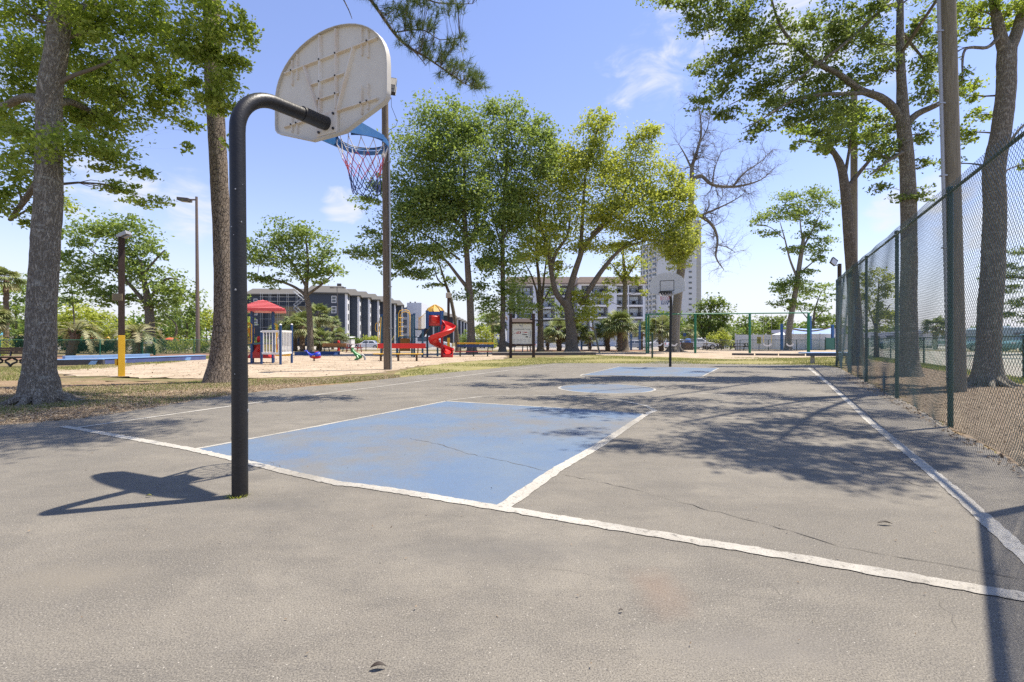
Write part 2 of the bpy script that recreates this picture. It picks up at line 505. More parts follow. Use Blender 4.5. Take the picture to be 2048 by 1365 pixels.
def court_mat():
    m = bpy.data.materials.new('old_asphalt'); m.use_nodes = True
    t = m.node_tree; L = t.links.new
    b = t.nodes['Principled BSDF']; b.inputs['Roughness'].default_value = .82; b.inputs['Specular IOR Level'].default_value = .3
    tc = t.nodes.new('ShaderNodeTexCoord')
    def noise(sc, d=5, r=.6, loc=(0, 0, 0), stretch=(1, 1, 1)):
        mpp = t.nodes.new('ShaderNodeMapping'); mpp.inputs['Location'].default_value = loc; mpp.inputs['Scale'].default_value = stretch
        L(tc.outputs['Object'], mpp.inputs['Vector'])
        n = t.nodes.new('ShaderNodeTexNoise'); n.inputs['Scale'].default_value = sc; n.inputs['Detail'].default_value = d
        n.inputs['Roughness'].default_value = r; L(mpp.outputs[0], n.inputs['Vector']); return n.outputs['Fac']
    def rng_(v, a, c, lo=0, hi=1):
        r = t.nodes.new('ShaderNodeMapRange'); r.inputs['From Min'].default_value = a; r.inputs['From Max'].default_value = c
        r.inputs['To Min'].default_value = lo; r.inputs['To Max'].default_value = hi; L(v, r.inputs['Value']); return r.outputs[0]
    def mixc(f, a, c):
        x = t.nodes.new('ShaderNodeMix'); x.data_type = 'RGBA'; L(f, x.inputs[0])
        for v, i in ((a, 6), (c, 7)):
            if isinstance(v, tuple): x.inputs[i].default_value = (*v, 1)
            else: L(v, x.inputs[i])
        return x.outputs[2]
    c = mixc(rng_(noise(.55, 6), .38, .62), (.172, .153, .123), (.250, .225, .181))
    c = mixc(rng_(noise(2.3, 8, .7, (5, 2, 0)), .40, .68, 0, .75), c, (.128, .117, .100))
    c = mixc(rng_(noise(7, 6, .7, (1, 9, 0)), .5, .72, 0, .45), c, (.196, .180, .150))
    c = mixc(rng_(noise(1.1, 9, .75, (12, 7, 0), (1, 2.2, 1)), .47, .62, 0, .75), c, (.112, .103, .088))
    c = mixc(rng_(noise(.35, 5, .6, (31, 17, 0)), .48, .60, 0, .45), c, (.128, .118, .100))
    c = mixc(rng_(noise(22, 6, .75, (2, 2, 0)), .52, .68, 0, .5), c, (.108, .10, .09))
    # aggregate: pits and pale stones
    c = mixc(rng_(noise(130, 3, .8), .47, .62, 0, .7), c, (.31, .28, .228))
    c = mixc(rng_(noise(170, 3, .8, (3, 3, 0)), .49, .63, 0, .9), c, (.055, .05, .046))
    v = t.nodes.new('ShaderNodeTexVoronoi'); v.inputs['Scale'].default_value = 62; v.inputs['Randomness'].default_value = 1
    L(tc.outputs['Object'], v.inputs['Vector'])
    sp = t.nodes.new('ShaderNodeMath'); sp.operation = 'LESS_THAN'; sp.inputs[1].default_value = .16
    L(v.outputs['Distance'], sp.inputs[0])
    sr = t.nodes.new('ShaderNodeSeparateColor'); L(v.outputs['Color'], sr.inputs[0])
    g2 = t.nodes.new('ShaderNodeMath'); g2.operation = 'GREATER_THAN'; g2.inputs[1].default_value = .91; L(sr.outputs[0], g2.inputs[0])
    mu = t.nodes.new('ShaderNodeMath'); mu.operation = 'MULTIPLY'; L(sp.outputs[0], mu.inputs[0]); L(g2.outputs[0], mu.inputs[1])
    c = mixc(mu.outputs[0], c, (.40, .37, .315))
    # the rust-coloured stain in front of the baseline
    def stain(c, at, rx, ry, col, amt):
        mpp = t.nodes.new('ShaderNodeMapping')
        mpp.inputs['Location'].default_value = (-at.x / rx, -at.y / ry, 0); mpp.inputs['Scale'].default_value = (1 / rx, 1 / ry, 0)
        L(tc.outputs['Object'], mpp.inputs['Vector'])
        ln = t.nodes.new('ShaderNodeVectorMath'); ln.operation = 'LENGTH'; L(mpp.outputs[0], ln.inputs[0])
        a = t.nodes.new('ShaderNodeMath'); a.operation = 'MULTIPLY_ADD'; a.inputs[1].default_value = 1.3
        L(noise(5, 6, .7, (8, 8, 0)), a.inputs[0]); L(ln.outputs['Value'], a.inputs[2])
        return mixc(rng_(a.outputs[0], .65, 1.6, amt, 0), c, col)
    c = stain(c, P(1320, 1185), .17, .30, (.20, .128, .088), .38)
    c = stain(c, P(150, 1160), .5, .25, (.195, .172, .135), .6)
    c = stain(c, P(560, 1010), .5, .16, (.10, .094, .085), .6)
    c = stain(c, P(1000, 1100), .8, .22, (.11, .104, .095), .5)
    c = stain(c, P(1500, 1290), .5, .2, (.175, .16, .138), .6)
    L(c, b.inputs['Base Color'])
    bp = t.nodes.new('ShaderNodeBump'); bp.inputs['Strength'].default_value = .45; bp.inputs['Distance'].default_value = .006
    L(noise(120, 4, .75, (3, 3, 0)), bp.inputs['Height']); L(bp.outputs[0], b.inputs['Normal'])
    return m
M_COURT = court_mat()

def paint_mat(name, col, col2, wear, under=(.13, .12, .103), lo=.56, hi=.62):
    """traffic paint worn through to the asphalt in flecks"""
    m = bpy.data.materials.new(name); m.use_nodes = True
    t = m.node_tree; L = t.links.new
    b = t.nodes['Principled BSDF']; b.inputs['Roughness'].default_value = .7; b.inputs['Specular IOR Level'].default_value = .3
    tc = t.nodes.new('ShaderNodeTexCoord')
    def noise(sc, loc, d=8, r=.7):
        mpp = t.nodes.new('ShaderNodeMapping'); mpp.inputs['Location'].default_value = loc
        L(tc.outputs['Object'], mpp.inputs['Vector'])
        n = t.nodes.new('ShaderNodeTexNoise'); n.inputs['Scale'].default_value = sc; n.inputs['Detail'].default_value = d
        n.inputs['Roughness'].default_value = r; L(mpp.outputs[0], n.inputs['Vector']); return n.outputs['Fac']
    def mixc(v, a, c, amt, x, y):
        r = t.nodes.new('ShaderNodeMapRange'); r.inputs['From Min'].default_value = a; r.inputs['From Max'].default_value = c
        r.inputs['To Max'].default_value = amt; L(v, r.inputs['Value'])
        q = t.nodes.new('ShaderNodeMix'); q.data_type = 'RGBA'; L(r.outputs[0], q.inputs[0])
        for val, i in ((x, 6), (y, 7)):
            if isinstance(val, tuple): q.inputs[i].default_value = (*val, 1)
            else: L(val, q.inputs[i])
        return q.outputs[2]
    c = mixc(noise(1.1, (2, 3, 0)), .38, .64, .9, col, col2)
    c = mixc(noise(.55, (4.3, 2.2, 0), 10, .72), .46, .60, wear, c, under)
    c = mixc(noise(26, (0, 4, 0), 6, .8), lo, hi, .8, c, under)
    c = mixc(noise(130, (3, 3, 0), 3, .8), .52, .66, .5, c, tuple(q * .55 for q in under))
    L(c, b.inputs['Base Color'])
    bp = t.nodes.new('ShaderNodeBump'); bp.inputs['Strength'].default_value = .4; bp.inputs['Distance'].default_value = .006
    L(noise(120, (3, 3, 0), 4), bp.inputs['Height']); L(bp.outputs[0], b.inputs['Normal'])
    return m
M_LINE = paint_mat('white_line_paint', (.47, .445, .39), (.38, .35, .295), .5)
M_LINE2 = paint_mat('thin_white_line_paint', (.46, .435, .38), (.38, .355, .30), .35)
M_KEY = paint_mat('blue_key_paint', (.105, .158, .245), (.140, .182, .235), .8, (.165, .160, .150), .58, .68)

# ---------------------------------------------------------------- ground
def struct(o, label=None):
    o['kind'] = 'structure'
    if label: o['label'] = label
    return o
def grid_ground():
    xs = np.concatenate([np.linspace(-900, -80, 12), np.linspace(-70, 70, 57), np.linspace(80, 900, 12)])
    ys = np.concatenate([np.linspace(-300, -20, 6), np.linspace(-10, 110, 61), np.linspace(125, 1500, 14)])
    X, Y = np.meshgrid(xs, ys)
    Zs = np.vectorize(gz)(Y)
    v = np.stack([X.ravel(), Y.ravel(), Zs.ravel()], 1)
    nx = len(xs); ny = len(ys)
    i = (np.arange(ny - 1)[:, None] * nx + np.arange(nx - 1)[None]).ravel()
    mb = MB(); mb.add(v, np.stack([i, i + 1, i + nx + 1, i + nx], 1))
    return mb
struct(grid_ground().build('ground', G_BASE, smooth=True))

def jag(pts, amp=.06, step=.25, closed=True):
    o = []
    n = len(pts)
    for i in range(n if closed else n - 1):
        a, b = Vector(pts[i]), Vector(pts[(i + 1) % n])
        L = (b - a).length; k = max(1, int(L / step))
        nn = Vector((-(b - a).y, (b - a).x, 0)).normalized()
        for j in range(k):
            q = a.lerp(b, j / k)
            o.append(q + nn * random.gauss(0, amp) * (0 if j == 0 else 1))
    return o
def sheet(name, pts, z, m, amp=.06, step=.25, parent=None, sub=False):
    pts = jag([Vector((p[0], p[1], 0)) for p in pts], amp, step) if amp else [Vector((p[0], p[1], 0)) for p in pts]
    import bmesh
    bm = bmesh.new()
    vs_ = [bm.verts.new((p.x, p.y, z if not callable(z) else z(p.y))) for p in pts]
    bm.faces.new(vs_)
    bmesh.ops.triangulate(bm, faces=bm.faces[:])
    bmesh.ops.recalc_face_normals(bm, faces=bm.faces[:])
    for f in bm.faces:
        if f.normal.z < 0: f.normal_flip()
    me = bpy.data.meshes.new(name); bm.to_mesh(me); bm.free()
    me.materials.append(m)
    o = bpy.data.objects.new(name, me); COL.objects.link(o); ORG[o.name] = Vector((0, 0, 0))
    if parent: o.parent = parent
    else: o['kind'] = 'structure'
    return o
PP = lambda l: [P(*q) for q in l]
# pine-straw strip on the near left
sheet('pine_straw_strip', PP([(-900, 850), (0, 862), (240, 840), (470, 800), (640, 775), (790, 762), (880, 750), (905, 744),
                        (800, 750), (640, 756), (400, 764), (240, 762), (60, 760), (-600, 765)]), -.014, G_STRAW, .12, .25)
sheet('play_sand_left', PP([(60, 745), (150, 751), (260, 754), (400, 757), (520, 756), (640, 753), (740, 747), (800, 739), (880, 727),
                       (960, 721), (1010, 718), (1010, 705), (900, 703), (700, 703), (560, 704), (425, 716), (250, 733), (110, 739)]),
      -.010, G_SAND, .16, .35)
sheet('play_sand_right', PP([(1160, 709), (1300, 713), (1380, 716), (1470, 718), (1560, 717), (1640, 714), (1720, 712), (1720, 701), (1170, 700)]),
      -.010, G_SAND, .25, .6)
sheet('grass_strip', PP([(800, 758), (870, 749), (969, 740.5), (1060, 731), (1110, 727.5), (1290, 728), (1400, 729), (1500, 730.5), (1674, 733), (1690, 735),
                   (1690, 713), (1560, 716), (1470, 717), (1380, 715), (1290, 712), (1180, 710), (1010, 718.5), (900, 724), (830, 736), (790, 746)]),
      -.012, G_GRASS, .10, .3)
sheet('mulch_bed', PP([(1670, 732), (1700, 738), (1790, 790), (1903, 858), (2048, 932)]) + [Vector((4.3, 3.9, 0)), Vector((5.2, 1.5, 0)), Vector((9.5, 2.0, 0)), Vector((12.8, 8.5, 0)), Vector((15.4, 15.6, 0)),
       Vector((18.4, 21.5, 0)), Vector((20, 25, 0)), Vector((16, 24, 0))], -.013, G_MULCH, .08, .25)
FB0, FB1 = P(1737, 712), P(2048, 757)                       # low fence line on the right
fd = (FB1 - FB0).normalized(); fn = Vector((fd.y, -fd.x, 0))
fn = fn if fn.x > 0 else -fn
sheet('verge_grass', [FB0 - fn * 1.1, FB1 - fn * .9, FB1 + fd * 12 - fn * .9, FB1 + fd * 12 + fn * .1, FB0 + fn * .1], -.009, G_GRASS, .08, .3)
sheet('service_road', [FB0 + fn * .2 - fd * 25, FB1 + fn * .2 + fd * 14, FB1 + fn * 16 + fd * 14, FB0 + fn * 22 - fd * 12], -.008, G_PAVE, 0)
sheet('verge_mulch', [FB0 + fn * 24 - fd * 16, FB1 + fn * 17 + fd * 14, FB1 + fn * 22 + fd * 14, FB0 + fn * 33 - fd * 12], -.008, G_RED, 0)
sheet('parking_lot', [Vector((-75, 58, 0)), Vector((75, 58, 0)), Vector((120, 112, 0)), Vector((-110, 112, 0))], lambda y: gz(y) + .01 if y < 60 else gz(y) + .012, G_PAVE, 0)
sheet('mulch_island', PP([(1030, 699.5), (1300, 699.5), (1300, 703), (1030, 703.5)]), -.006, G_RED, .1, .8)
sheet('bark_mulch_left', PP([(-200, 713), (0, 712), (120, 711), (420, 706.5), (560, 703), (560, 706), (420, 712), (120, 719.5), (-200, 722)]), -.008, G_RED, .12, .5)

# ---------------------------------------------------------------- basketball court
court_pts = [Vector((-16, 4.9, 0))] + PP([(0, 850), (100, 841), (164, 836), (239, 821), (330, 808), (461, 790), (583, 776), (700, 767), (778, 757.6),
      (869, 747.6), (969, 739), (1060, 729.5), (1110, 726.5), (1200, 726.5), (1260, 727.5), (1290, 727), (1315, 723), (1372, 723.5), (1385, 727.5),
      (1500, 729), (1635, 729.5), (1677, 736), (1734, 764), (1790, 793), (1855, 829), (1903, 861), (1975, 897), (2048, 936)]) + \
      [Vector((4.15, 3.4, 0)), Vector((3.4, 1.9, 0)), Vector((2.8, -.5, 0)), Vector((2.6, -9, 0)), Vector((-16, -9, 0))]
court = sheet('basketball_court', court_pts, 0, M_COURT, .025, .12)
court['label'] = 'worn grey asphalt basketball court with blue keys and white lines'
def strip(name, pts, w, z, m, closed=False, parent=court, chip=.004, step=.06):
    pts = [Vector((p[0], p[1], 0)) for p in pts]
    q = []
    n = len(pts)
    for i in range(n if closed else n - 1):
        a, b = pts[i], pts[(i + 1) % n]
        k = max(1, int((b - a).length / step))
        q += [a.lerp(b, j / k) for j in range(k)]
    if not closed: q.append(pts[-1])
    v = []; N = len(q)
    for i, p in enumerate(q):
        a = q[(i - 1) % N] if closed or i > 0 else p
        b = q[(i + 1) % N] if closed or i < N - 1 else p
        d = (b - a).normalized(); nn = Vector((-d.y, d.x, 0))
        ww = w / 2 if np.isscalar(w) else np.interp(i / (N - 1), np.linspace(0, 1, len(w)), w) / 2
        for s in (-1, 1):
            r = p + nn * (s * (ww + random.gauss(0, chip)))
            v.append((r.x, r.y, z))
    f = [(2 * i, 2 * ((i + 1) % N), 2 * ((i + 1) % N) + 1, 2 * i + 1) for i in range(N if closed else N - 1)]
    mb = MB(); mb.add(v, np.array(f))
    return mb.build(name, m, parent)
cc, cr_ = P(1212, 777), 1.10
ring = [cc + Vector((math.cos(a), math.sin(a), 0)) * cr_ for a in np.linspace(0, 2 * math.pi, 73)[:-1]]
near_key = PP([(385, 900), (463, 918), (581, 947), (677, 968), (740, 975), (800, 984), (1003, 1018), (1108, 943.5), (1193, 895), (1292, 828.5), (1180, 820), (892, 803)])
far_key = PP([(1238, 734), (1438, 736.6), (1404, 754), (1162, 751)])
sheet('painted_key', near_key, .002, M_KEY, .006, .1, court)['label'] = 'near blue painted key'
sheet('painted_key', far_key, .002, M_KEY, .006, .2, court)['label'] = 'far blue painted key'
sheet('painted_circle', ring, .002, M_KEY, 0, .2, court)['label'] = 'blue centre circle'
strip('painted_line', ring, .06, .004, M_LINE2, True)
strip('painted_line', PP([(125, 853.5), (148, 857), (385, 900), (463, 918), (581, 947), (677, 968), (740, 975), (800, 984), (1003, 1018), (1500, 1101), (2048, 1196), (2500, 1276)]), .095, .005, M_LINE, chip=.005, step=.035)
strip('painted_line', PP([(148, 857), (310, 834), (500, 807.5), (850, 762), (1115, 729)]), .085, .004, M_LINE)
strip('painted_line', PP([(1617, 736), (1662, 772), (1742, 845), (1903, 978), (1975, 1043), (2048, 1109), (2200, 1245)]), .10, .004, M_LINE, chip=.004, step=.05)
strip('painted_line', PP([(385, 900), (620, 856), (892, 803)]), .055, .004, M_LINE2)
strip('painted_line', PP([(892, 803), (1180, 820), (1292, 828.5)]), .05, .004, M_LINE2)
strip('painted_line', PP([(1003, 1018), (1108, 943.5), (1193, 895), (1292, 829), (1309, 822), (1292, 812), (1244, 802), (1176, 795), (1108, 792), (1039, 791.5), (964, 793.5), (896, 802)]), (.11, .105, .09, .06, .05), .004, M_LINE)
strip('painted_line', PP([(903, 758.5), (1100, 770.5)]), .05, .004, M_LINE2)
strip('painted_line', PP([(1306, 782), (1695, 806)]), .05, .004, M_LINE2)
strip('painted_line', PP([(1110, 730.5), (1241, 734), (1436, 736.5), (1620, 738.5)]), .06, .004, M_LINE2)
strip('painted_line', PP([(1238, 734), (1162, 751)]), .055, .006, M_LINE2)
strip('painted_line', PP([(1438, 736.6), (1404, 754)]), .06, .006, M_LINE2)
strip('painted_line', PP([(1404, 754), (1162, 751)]), .05, .008, M_LINE2)
m0 = (P(1404, 754) + P(1162, 751)) / 2
arc = [m0 + V * (math.cos(a) * 1.85) - U * (math.sin(a) * 1.85) for a in np.linspace(0, math.pi, 40)]
strip('painted_line', arc, .05, .004, M_LINE2)
M_CRACK = mat('crack_dark', (.05, .046, .04), .95, (.12, .11, .095), 6, .9)
def crack(pts, w=.012, amp=.02):
    q = jag(PP(pts), amp * .45, .055, False) + [P(*pts[-1])]
    N = len(q); v = []
    for i, p in enumerate(q):
        d = (q[min(i + 1, N - 1)] - q[max(i - 1, 0)]).normalized(); nn = Vector((-d.y, d.x, 0))
        ww = w * random.choice((.12, .3, .5, .8, 1.1)) * random.uniform(.6, 1) / 2
        v += [(p.x + nn.x * ww, p.y + nn.y * ww, .0035), (p.x - nn.x * ww, p.y - nn.y * ww, .0035)]
    mb = MB(); mb.add(v, np.array([(2 * i, 2 * i + 2, 2 * i + 3, 2 * i + 1) for i in range(N - 1)]))
    return mb.build('crack', M_CRACK, court)
crack([(821, 878), (880, 890), (930, 907), (985, 918), (1060, 935), (1115, 948)], .012, .018)
crack([(1125, 950), (1200, 965), (1290, 985), (1400, 1017), (1500, 1042), (1580, 1062), (1680, 1095), (1780, 1112), (1900, 1132), (2048, 1160)], .010, .018)
crack([(1690, 920), (1750, 945), (1800, 960), (1905, 993)], .009, .02)
crack([(1060, 1135), (1110, 1140), (1180, 1150)], .002, .02)
crack([(1520, 1160), (1560, 1190), (1590, 1200)], .002, .03)
crack([(480, 920), (540, 925), (560, 935)], .008, .02)
crack([(1880, 1200), (1905, 1230), (1915, 1260)], .002, .03)

# ---------------------------------------------------------------- hoops
def hoop(loc, ang, label, rim_mat, post_mat, front_mat, chips=True):
    """pole with a goose-neck arm; ang is the heading of the arm"""
    t = thing('basketball_hoop', label, 'basketball hoop', (0, 0, 0), 'the two hoops of the court')
    u = Vector((0, 1, 0)); v = Vector((1, 0, 0))
    def S(s, tt, z): return Vector((tt, s, z))
    path = [S(0, .012, -.12), S(0, .008, .9), S(0, -.008, 1.8), S(0, -.02, 2.66)]
    for k in range(1, 13):
        a = R(88) * k / 12
        path.append(S(.33 * (1 - math.cos(a)), -.02, 2.68 + .33 * math.sin(a)))
    path.append(S(.72, -.01, 3.035))
    MB().tube(path, .054, 28).build('pole', post_mat, t, True)
    MB().tube([S(.55, -.012, 3.028), S(.72, -.01, 3.035), S(.80, 0, 3.038)], .060, 28).build('arm_sleeve', M_BLACK, t, True)
    mb = MB()
    for (z, a, r) in tuple((random.uniform(.1, 2.3), random.uniform(-150, 0), random.uniform(.002, .0055)) for _ in range(14)) + ((.62, 40, .014), (.42, -150, .01), (1.5, -60, .007), (.32, -100, .006), (1.05, -110, .005)):
        d = Vector((math.cos(R(a)), math.sin(R(a)), 0)); mb.ball(S(0, 0, z) + d * .052 + v * 0.004, (r, r, r * 1.2), 8, 4, zmin=-1)
    mb.build('paint_chip', M_STEEL, t, True, kind='stuff')
    sb = .82
    hw = .69
    # outline of the fan board (across, height)
    pl = [(-.20, 2.93), (.20, 2.93), (.655, 3.085), (.685, 3.12), (hw, 3.17), (hw, 3.38)]
    for k in range(1, 24):
        a = math.pi * k / 24
        pl.append((hw * math.cos(a), 3.38 + .49 * math.sin(a) ** .92))
    pl += [(-hw, 3.38), (-hw, 3.17), (-.685, 3.12), (-.655, 3.085)]
    bd = MB().prism(pl, S(sb, 0, 0), v, Z, u * .022).build('backboard', [front_mat], t)
    # rolled lip round the edge
    lip = MB()
    n = len(pl)
    cx = sum(p[0] for p in pl) / n; cz = sum(p[1] for p in pl) / n
    inn = [(cx + (x - cx) * .988, cz + (z - cz) * .984) for x, z in pl]
    vv = []; ff = []
    for i, ((x, z), (x2, z2)) in enumerate(zip(pl, inn)):
        vv += [S(sb - .028, x, z), S(sb + .0215, x, z), S(sb + .0005, x2, z2), S(sb - .028, x2, z2)]
    for i in range(n):
        j = (i + 1) % n
        ff += [(4 * i, 4 * j, 4 * j + 1, 4 * i + 1), (4 * i, 4 * i + 3, 4 * j + 3, 4 * j), (4 * i + 3, 4 * i + 2, 4 * j + 2, 4 * j + 3)]
    # keep the lip 2 mm proud of the plate
    vv = [Vector((cx + (q.x - cx) * 1.004, q.y, cz + (q.z - cz) * 1.004)) for q in vv]
    lip.add(vv, np.array(ff)); lip.build('rolled_edge', M_WHITEP if False else M_BOARDE, bd, True)
    def xw(z):
        if z <= 3.17: return .20 + (z - 2.93) / .24 * .48
        if z <= 3.38: return hw
        return hw * math.sqrt(max(0, 1 - ((z - 3.38) / .49) ** 2))
    def zt(x): return 3.38 + .49 * math.sqrt(max(0, 1 - (x / hw) ** 2)) ** .92
    def rib(a, b, w=.013, d=.025):
        pa, pb = Vector((a[0], 0, a[1])), Vector((b[0], 0, b[1]))
        dd = (pb - pa).normalized(); s_ = Vector((dd.z, 0, -dd.x))
        y0, y1 = sb - .0005, sb - d
        q = [pa - s_ * w, pa + s_ * w, pa + s_ * w * .35, pa - s_ * w * .35]
        q2 = [pb - s_ * w, pb + s_ * w, pb + s_ * w * .35, pb - s_ * w * .35]
        vv = [(x.x, y, x.z) for x, y in zip(q, (y0, y0, y1, y1))] + [(x.x, y, x.z) for x, y in zip(q2, (y0, y0, y1, y1))]
        MB().add(vv, np.array([(0, 1, 2, 3), (7, 6, 5, 4), (0, 4, 5, 1), (1, 5, 6, 2), (2, 6, 7, 3), (3, 7, 4, 0)])).build('rib', M_RIB, bd)
    for z, w in ((3.13, xw(3.13)), (3.28, .165), (3.435, .235), (3.63, xw(3.63))):
        rib((-w + .025, z), (w - .025, z))
    for x in (-.1, .1):
        rib((x, 3.15), (x, zt(x) - .02), .016, .027)
    for x in (-.47, -.40, .40, .47):
        rib((x, zt(x) - .02), (x, zt(x) - .25), .008, .02)
        rib((x, 2.95 + (abs(x) - .2) * .35 + .02), (x, 3.28), .008, .02)
    for s in (-1, 1):
        rib((s * .31, 3.64), (s * .115, 3.14), .018, .027)
    MB().box(S(sb - .016, 0, 3.04), (.25, .03, .20)).build('mounting_plate', M_RIB, bd, bevel=.004)
    mb = MB()
    for x in (-.09, .09):
        for z in (2.975, 3.105): mb.cyl(S(sb - .045, x, z), S(sb - .031, x, z), .011, 6)
    for x, z in ((-.1, 3.28), (.1, 3.28), (-.1, 3.435), (.1, 3.435), (-.1, 3.63), (.1, 3.63), (-.47, 3.63), (.47, 3.63), (-.4, 3.13), (.4, 3.13), (-.47, 3.13), (.47, 3.13)):
        mb.ball(S(sb - .03, x, z), (.009, .006, .009), 8, 4)
    mb.build('bolt', M_DARK, bd, kind='stuff')
    # aiming rectangle on the face
    mb = MB(); yf = sb + .0245
    for (x, z, w, h) in ((0, 3.545, .56, .022), (0, 3.125, .56, .022), (-.27, 3.335, .022, .40), (.27, 3.335, .022, .40)):
        mb.box(S(yf, x, z), (w, .004, h))
    mb.build('aiming_rectangle', M_BLACK, bd)
    # rim
    rc = S(sb + .40, 0, 3.05); RR = .229
    ringp = [rc + v * (RR * math.cos(a)) + u * (RR * math.sin(a)) for a in np.linspace(0, 2 * math.pi, 41)]
    rim = MB().tube(ringp, .0085, 8, False).build('rim', rim_mat, t, True)
    band = []
    for r_, dz in ((RR + .010, -.010), (RR + .016, -.010), (RR + .013, -.052), (RR + .007, -.052)):
        band.append([rc + v * (r_ * math.cos(a)) + u * (r_ * math.sin(a)) + Z * dz for a in np.linspace(R(-70), R(250), 37)])
    vv = [p for b_ in band for p in b_]
    ff = [(b_ * 37 + i, b_ * 37 + i + 1, ((b_ + 1) % 4) * 37 + i + 1, ((b_ + 1) % 4) * 37 + i) for b_ in range(4) for i in range(36)]
    MB().add(vv, np.array(ff)).build('rim_band', rim_mat, rim, True)
    MB().tube([p + Z * .014 for p in ringp], .0055, 6, False).build('upper_ring', M_DARK, rim, True)
    for s in (-1, 1):
        # side wing plates, deep at the board and shallow at the ring
        pw = [S(sb + .023, s * .165, 3.115), S(sb + .023, s * .165, 2.955), S(sb + .33, s * (RR + .018), 3.0), S(sb + .42, s * (RR + .02), 3.012),
              S(sb + .42, s * (RR + .02), 3.055), S(sb + .12, s * .185, 3.10)]
        q = [p + v * (s * .005) for p in pw]
        MB().add(pw + q, [tuple(range(6)), tuple(range(11, 5, -1))] + [(i, i + 6, (i + 1) % 6 + 6, (i + 1) % 6) for i in range(6)]).build('side_wing', rim_mat, rim)
    MB().add([S(sb + .024, -.165, 3.045), S(sb + .024, .165, 3.045), S(sb + .2, .15, 3.045), S(sb + .2, -.15, 3.045),
              S(sb + .024, -.165, 3.038), S(sb + .024, .165, 3.038), S(sb + .2, .15, 3.038), S(sb + .2, -.15, 3.038)],
             np.array([(0, 1, 2, 3), (7, 6, 5, 4), (0, 4, 5, 1), (1, 5, 6, 2), (2, 6, 7, 3), (3, 7, 4, 0)])).build('rim_plate', rim_mat, rim)
    MB().box(S(sb + .028, 0, 3.04), (.33, .008, .15)).build('rim_back_plate', rim_mat, rim)
    # net
    mb = MB()
    lv = [(-.052, .225, 0), (-.17, .192, 0), (-.25, .170, 1), (-.325, .150, 1), (-.40, .138, 2), (-.465, .132, 2), (-.50, .12, 2)]
    def pt(k, row):
        dz, r_, _ = lv[row]
        a = 2 * math.pi * (k + (.5 if row % 2 else 0)) / 12 + .2
        w = 1 + .05 * math.sin(k * 2.1 + row)
        return rc + v * (r_ * w * math.cos(a) + .012 * row * .3) + u * (r_ * w * math.sin(a) + .006 * row) + Z * (dz + .012 * math.sin(k * 1.7 + row * 2))
    for k in range(12):
        a = 2 * math.pi * k / 12 + .2
        top = rc + v * (RR * math.cos(a)) + u * (RR * math.sin(a))
        mb.cyl(top + Z * -.008, pt(k, 0), .004, 5, mi=0)
        p0 = pt(k, 0)
        for row in range(6):
            for (ka, kb) in ((k, k), (k, k - 1)) if row % 2 == 0 else ((k, k + 1), (k, k)):
                a_, b_ = pt(ka, row), pt(kb, row + 1)
                mid = (a_ + b_) / 2 + Vector((random.gauss(0, .003), random.gauss(0, .003), -.008 if row > 2 else 0))
                mb.tube([a_, mid, b_], .0036 if row < 4 else .0042, 5, False, mi=lv[row + 1][2] if row else 0)
            mb.ball(pt(k, row + 1), .0075, 6, 4, mi=lv[min(row + 1, 6)][2])
    nt_ = mb.build('net', [M_NETW, M_NETR, M_NETB], t, True)
    t.location = loc; t.rotation_euler = (0, 0, -ang)
    return t
M_NETW = mat('net_white_cord', (.72, .68, .66), .8); M_NETR = mat('net_red_cord', (.42, .05, .07), .8); M_NETB = mat('net_navy_cord', (.03, .05, .16), .8)
M_BOARDE = mat('board_edge', (.58, .55, .48), .5, (.48, .43, .35), 5, .6)
hoop_near = hoop(P(478, 992), AX, 'near black pole hoop seen from behind its ivory backboard with blue rim', M_RIMB, M_POLE, M_BOARD)
hoop_far = hoop(P(1341, 734), AX + math.pi, 'far hoop facing the camera with grey backboard and dark rim', M_BLACK, M_POLE, M_BOARDF)

# ---------------------------------------------------------------- tall chain-link fence
def diag_mesh(mb, p0, p1, z0, z1, pitch, r, seg=.35, bulge=.0, k=4, grow=0.):
    p0, p1 = Vector(p0), Vector(p1); d = (p1 - p0); L = d.length; d.normalize()
    nn = Vector((-d.y, d.x, 0)); Hh = z1 - z0
    n0 = int(-Hh / pitch) - 1; n1 = int(L / pitch) + 1
    vs_, fs = [], []
    th = np.arange(k) * 2 * np.pi / k + .4
    for s in (1, -1):
        for i in range(n0, n1 + 1):
            x0 = i * pitch if s == 1 else i * pitch + Hh          # where the wire meets z0
            # x = x0 + s*h ; clip to 0..L
            ha = max(0, -x0) if s == 1 else max(0, x0 - L)
            hb = min(Hh, L - x0) if s == 1 else min(Hh, x0)
            if hb - ha < .02: continue
            m = max(2, int((hb - ha) / seg) + 1)
            h = np.linspace(ha, hb, m); x = x0 + s * h
            off = s * r * .9
            if bulge:
                low = np.clip(1 - h / .75, 0, 1) ** 2
                off = off + bulge * low * (np.sin(x * 1.9 + 1) * .8 + np.sin(x * 4.3) * .4) + bulge * .22 * np.sin(x * 2.7 + h * 3.1)
            hz = h * (1 + grow * x)
            c = np.array(p0)[None] + x[:, None] * np.array(d)[None] + (hz + z0)[:, None] * np.array([[0, 0, 1.]]) + np.asarray(off).reshape(-1, 1) * np.array(nn)[None]
            a = np.array(nn); t_ = np.array(d) * s + np.array([0, 0, 1.]); t_ /= np.linalg.norm(t_); b = np.cross(a, t_)
            v = c[:, None] + r * (np.cos(th)[None, :, None] * a + np.sin(th)[None, :, None] * b)
            mb.tube_raw(v.reshape(-1, 3), m, k)
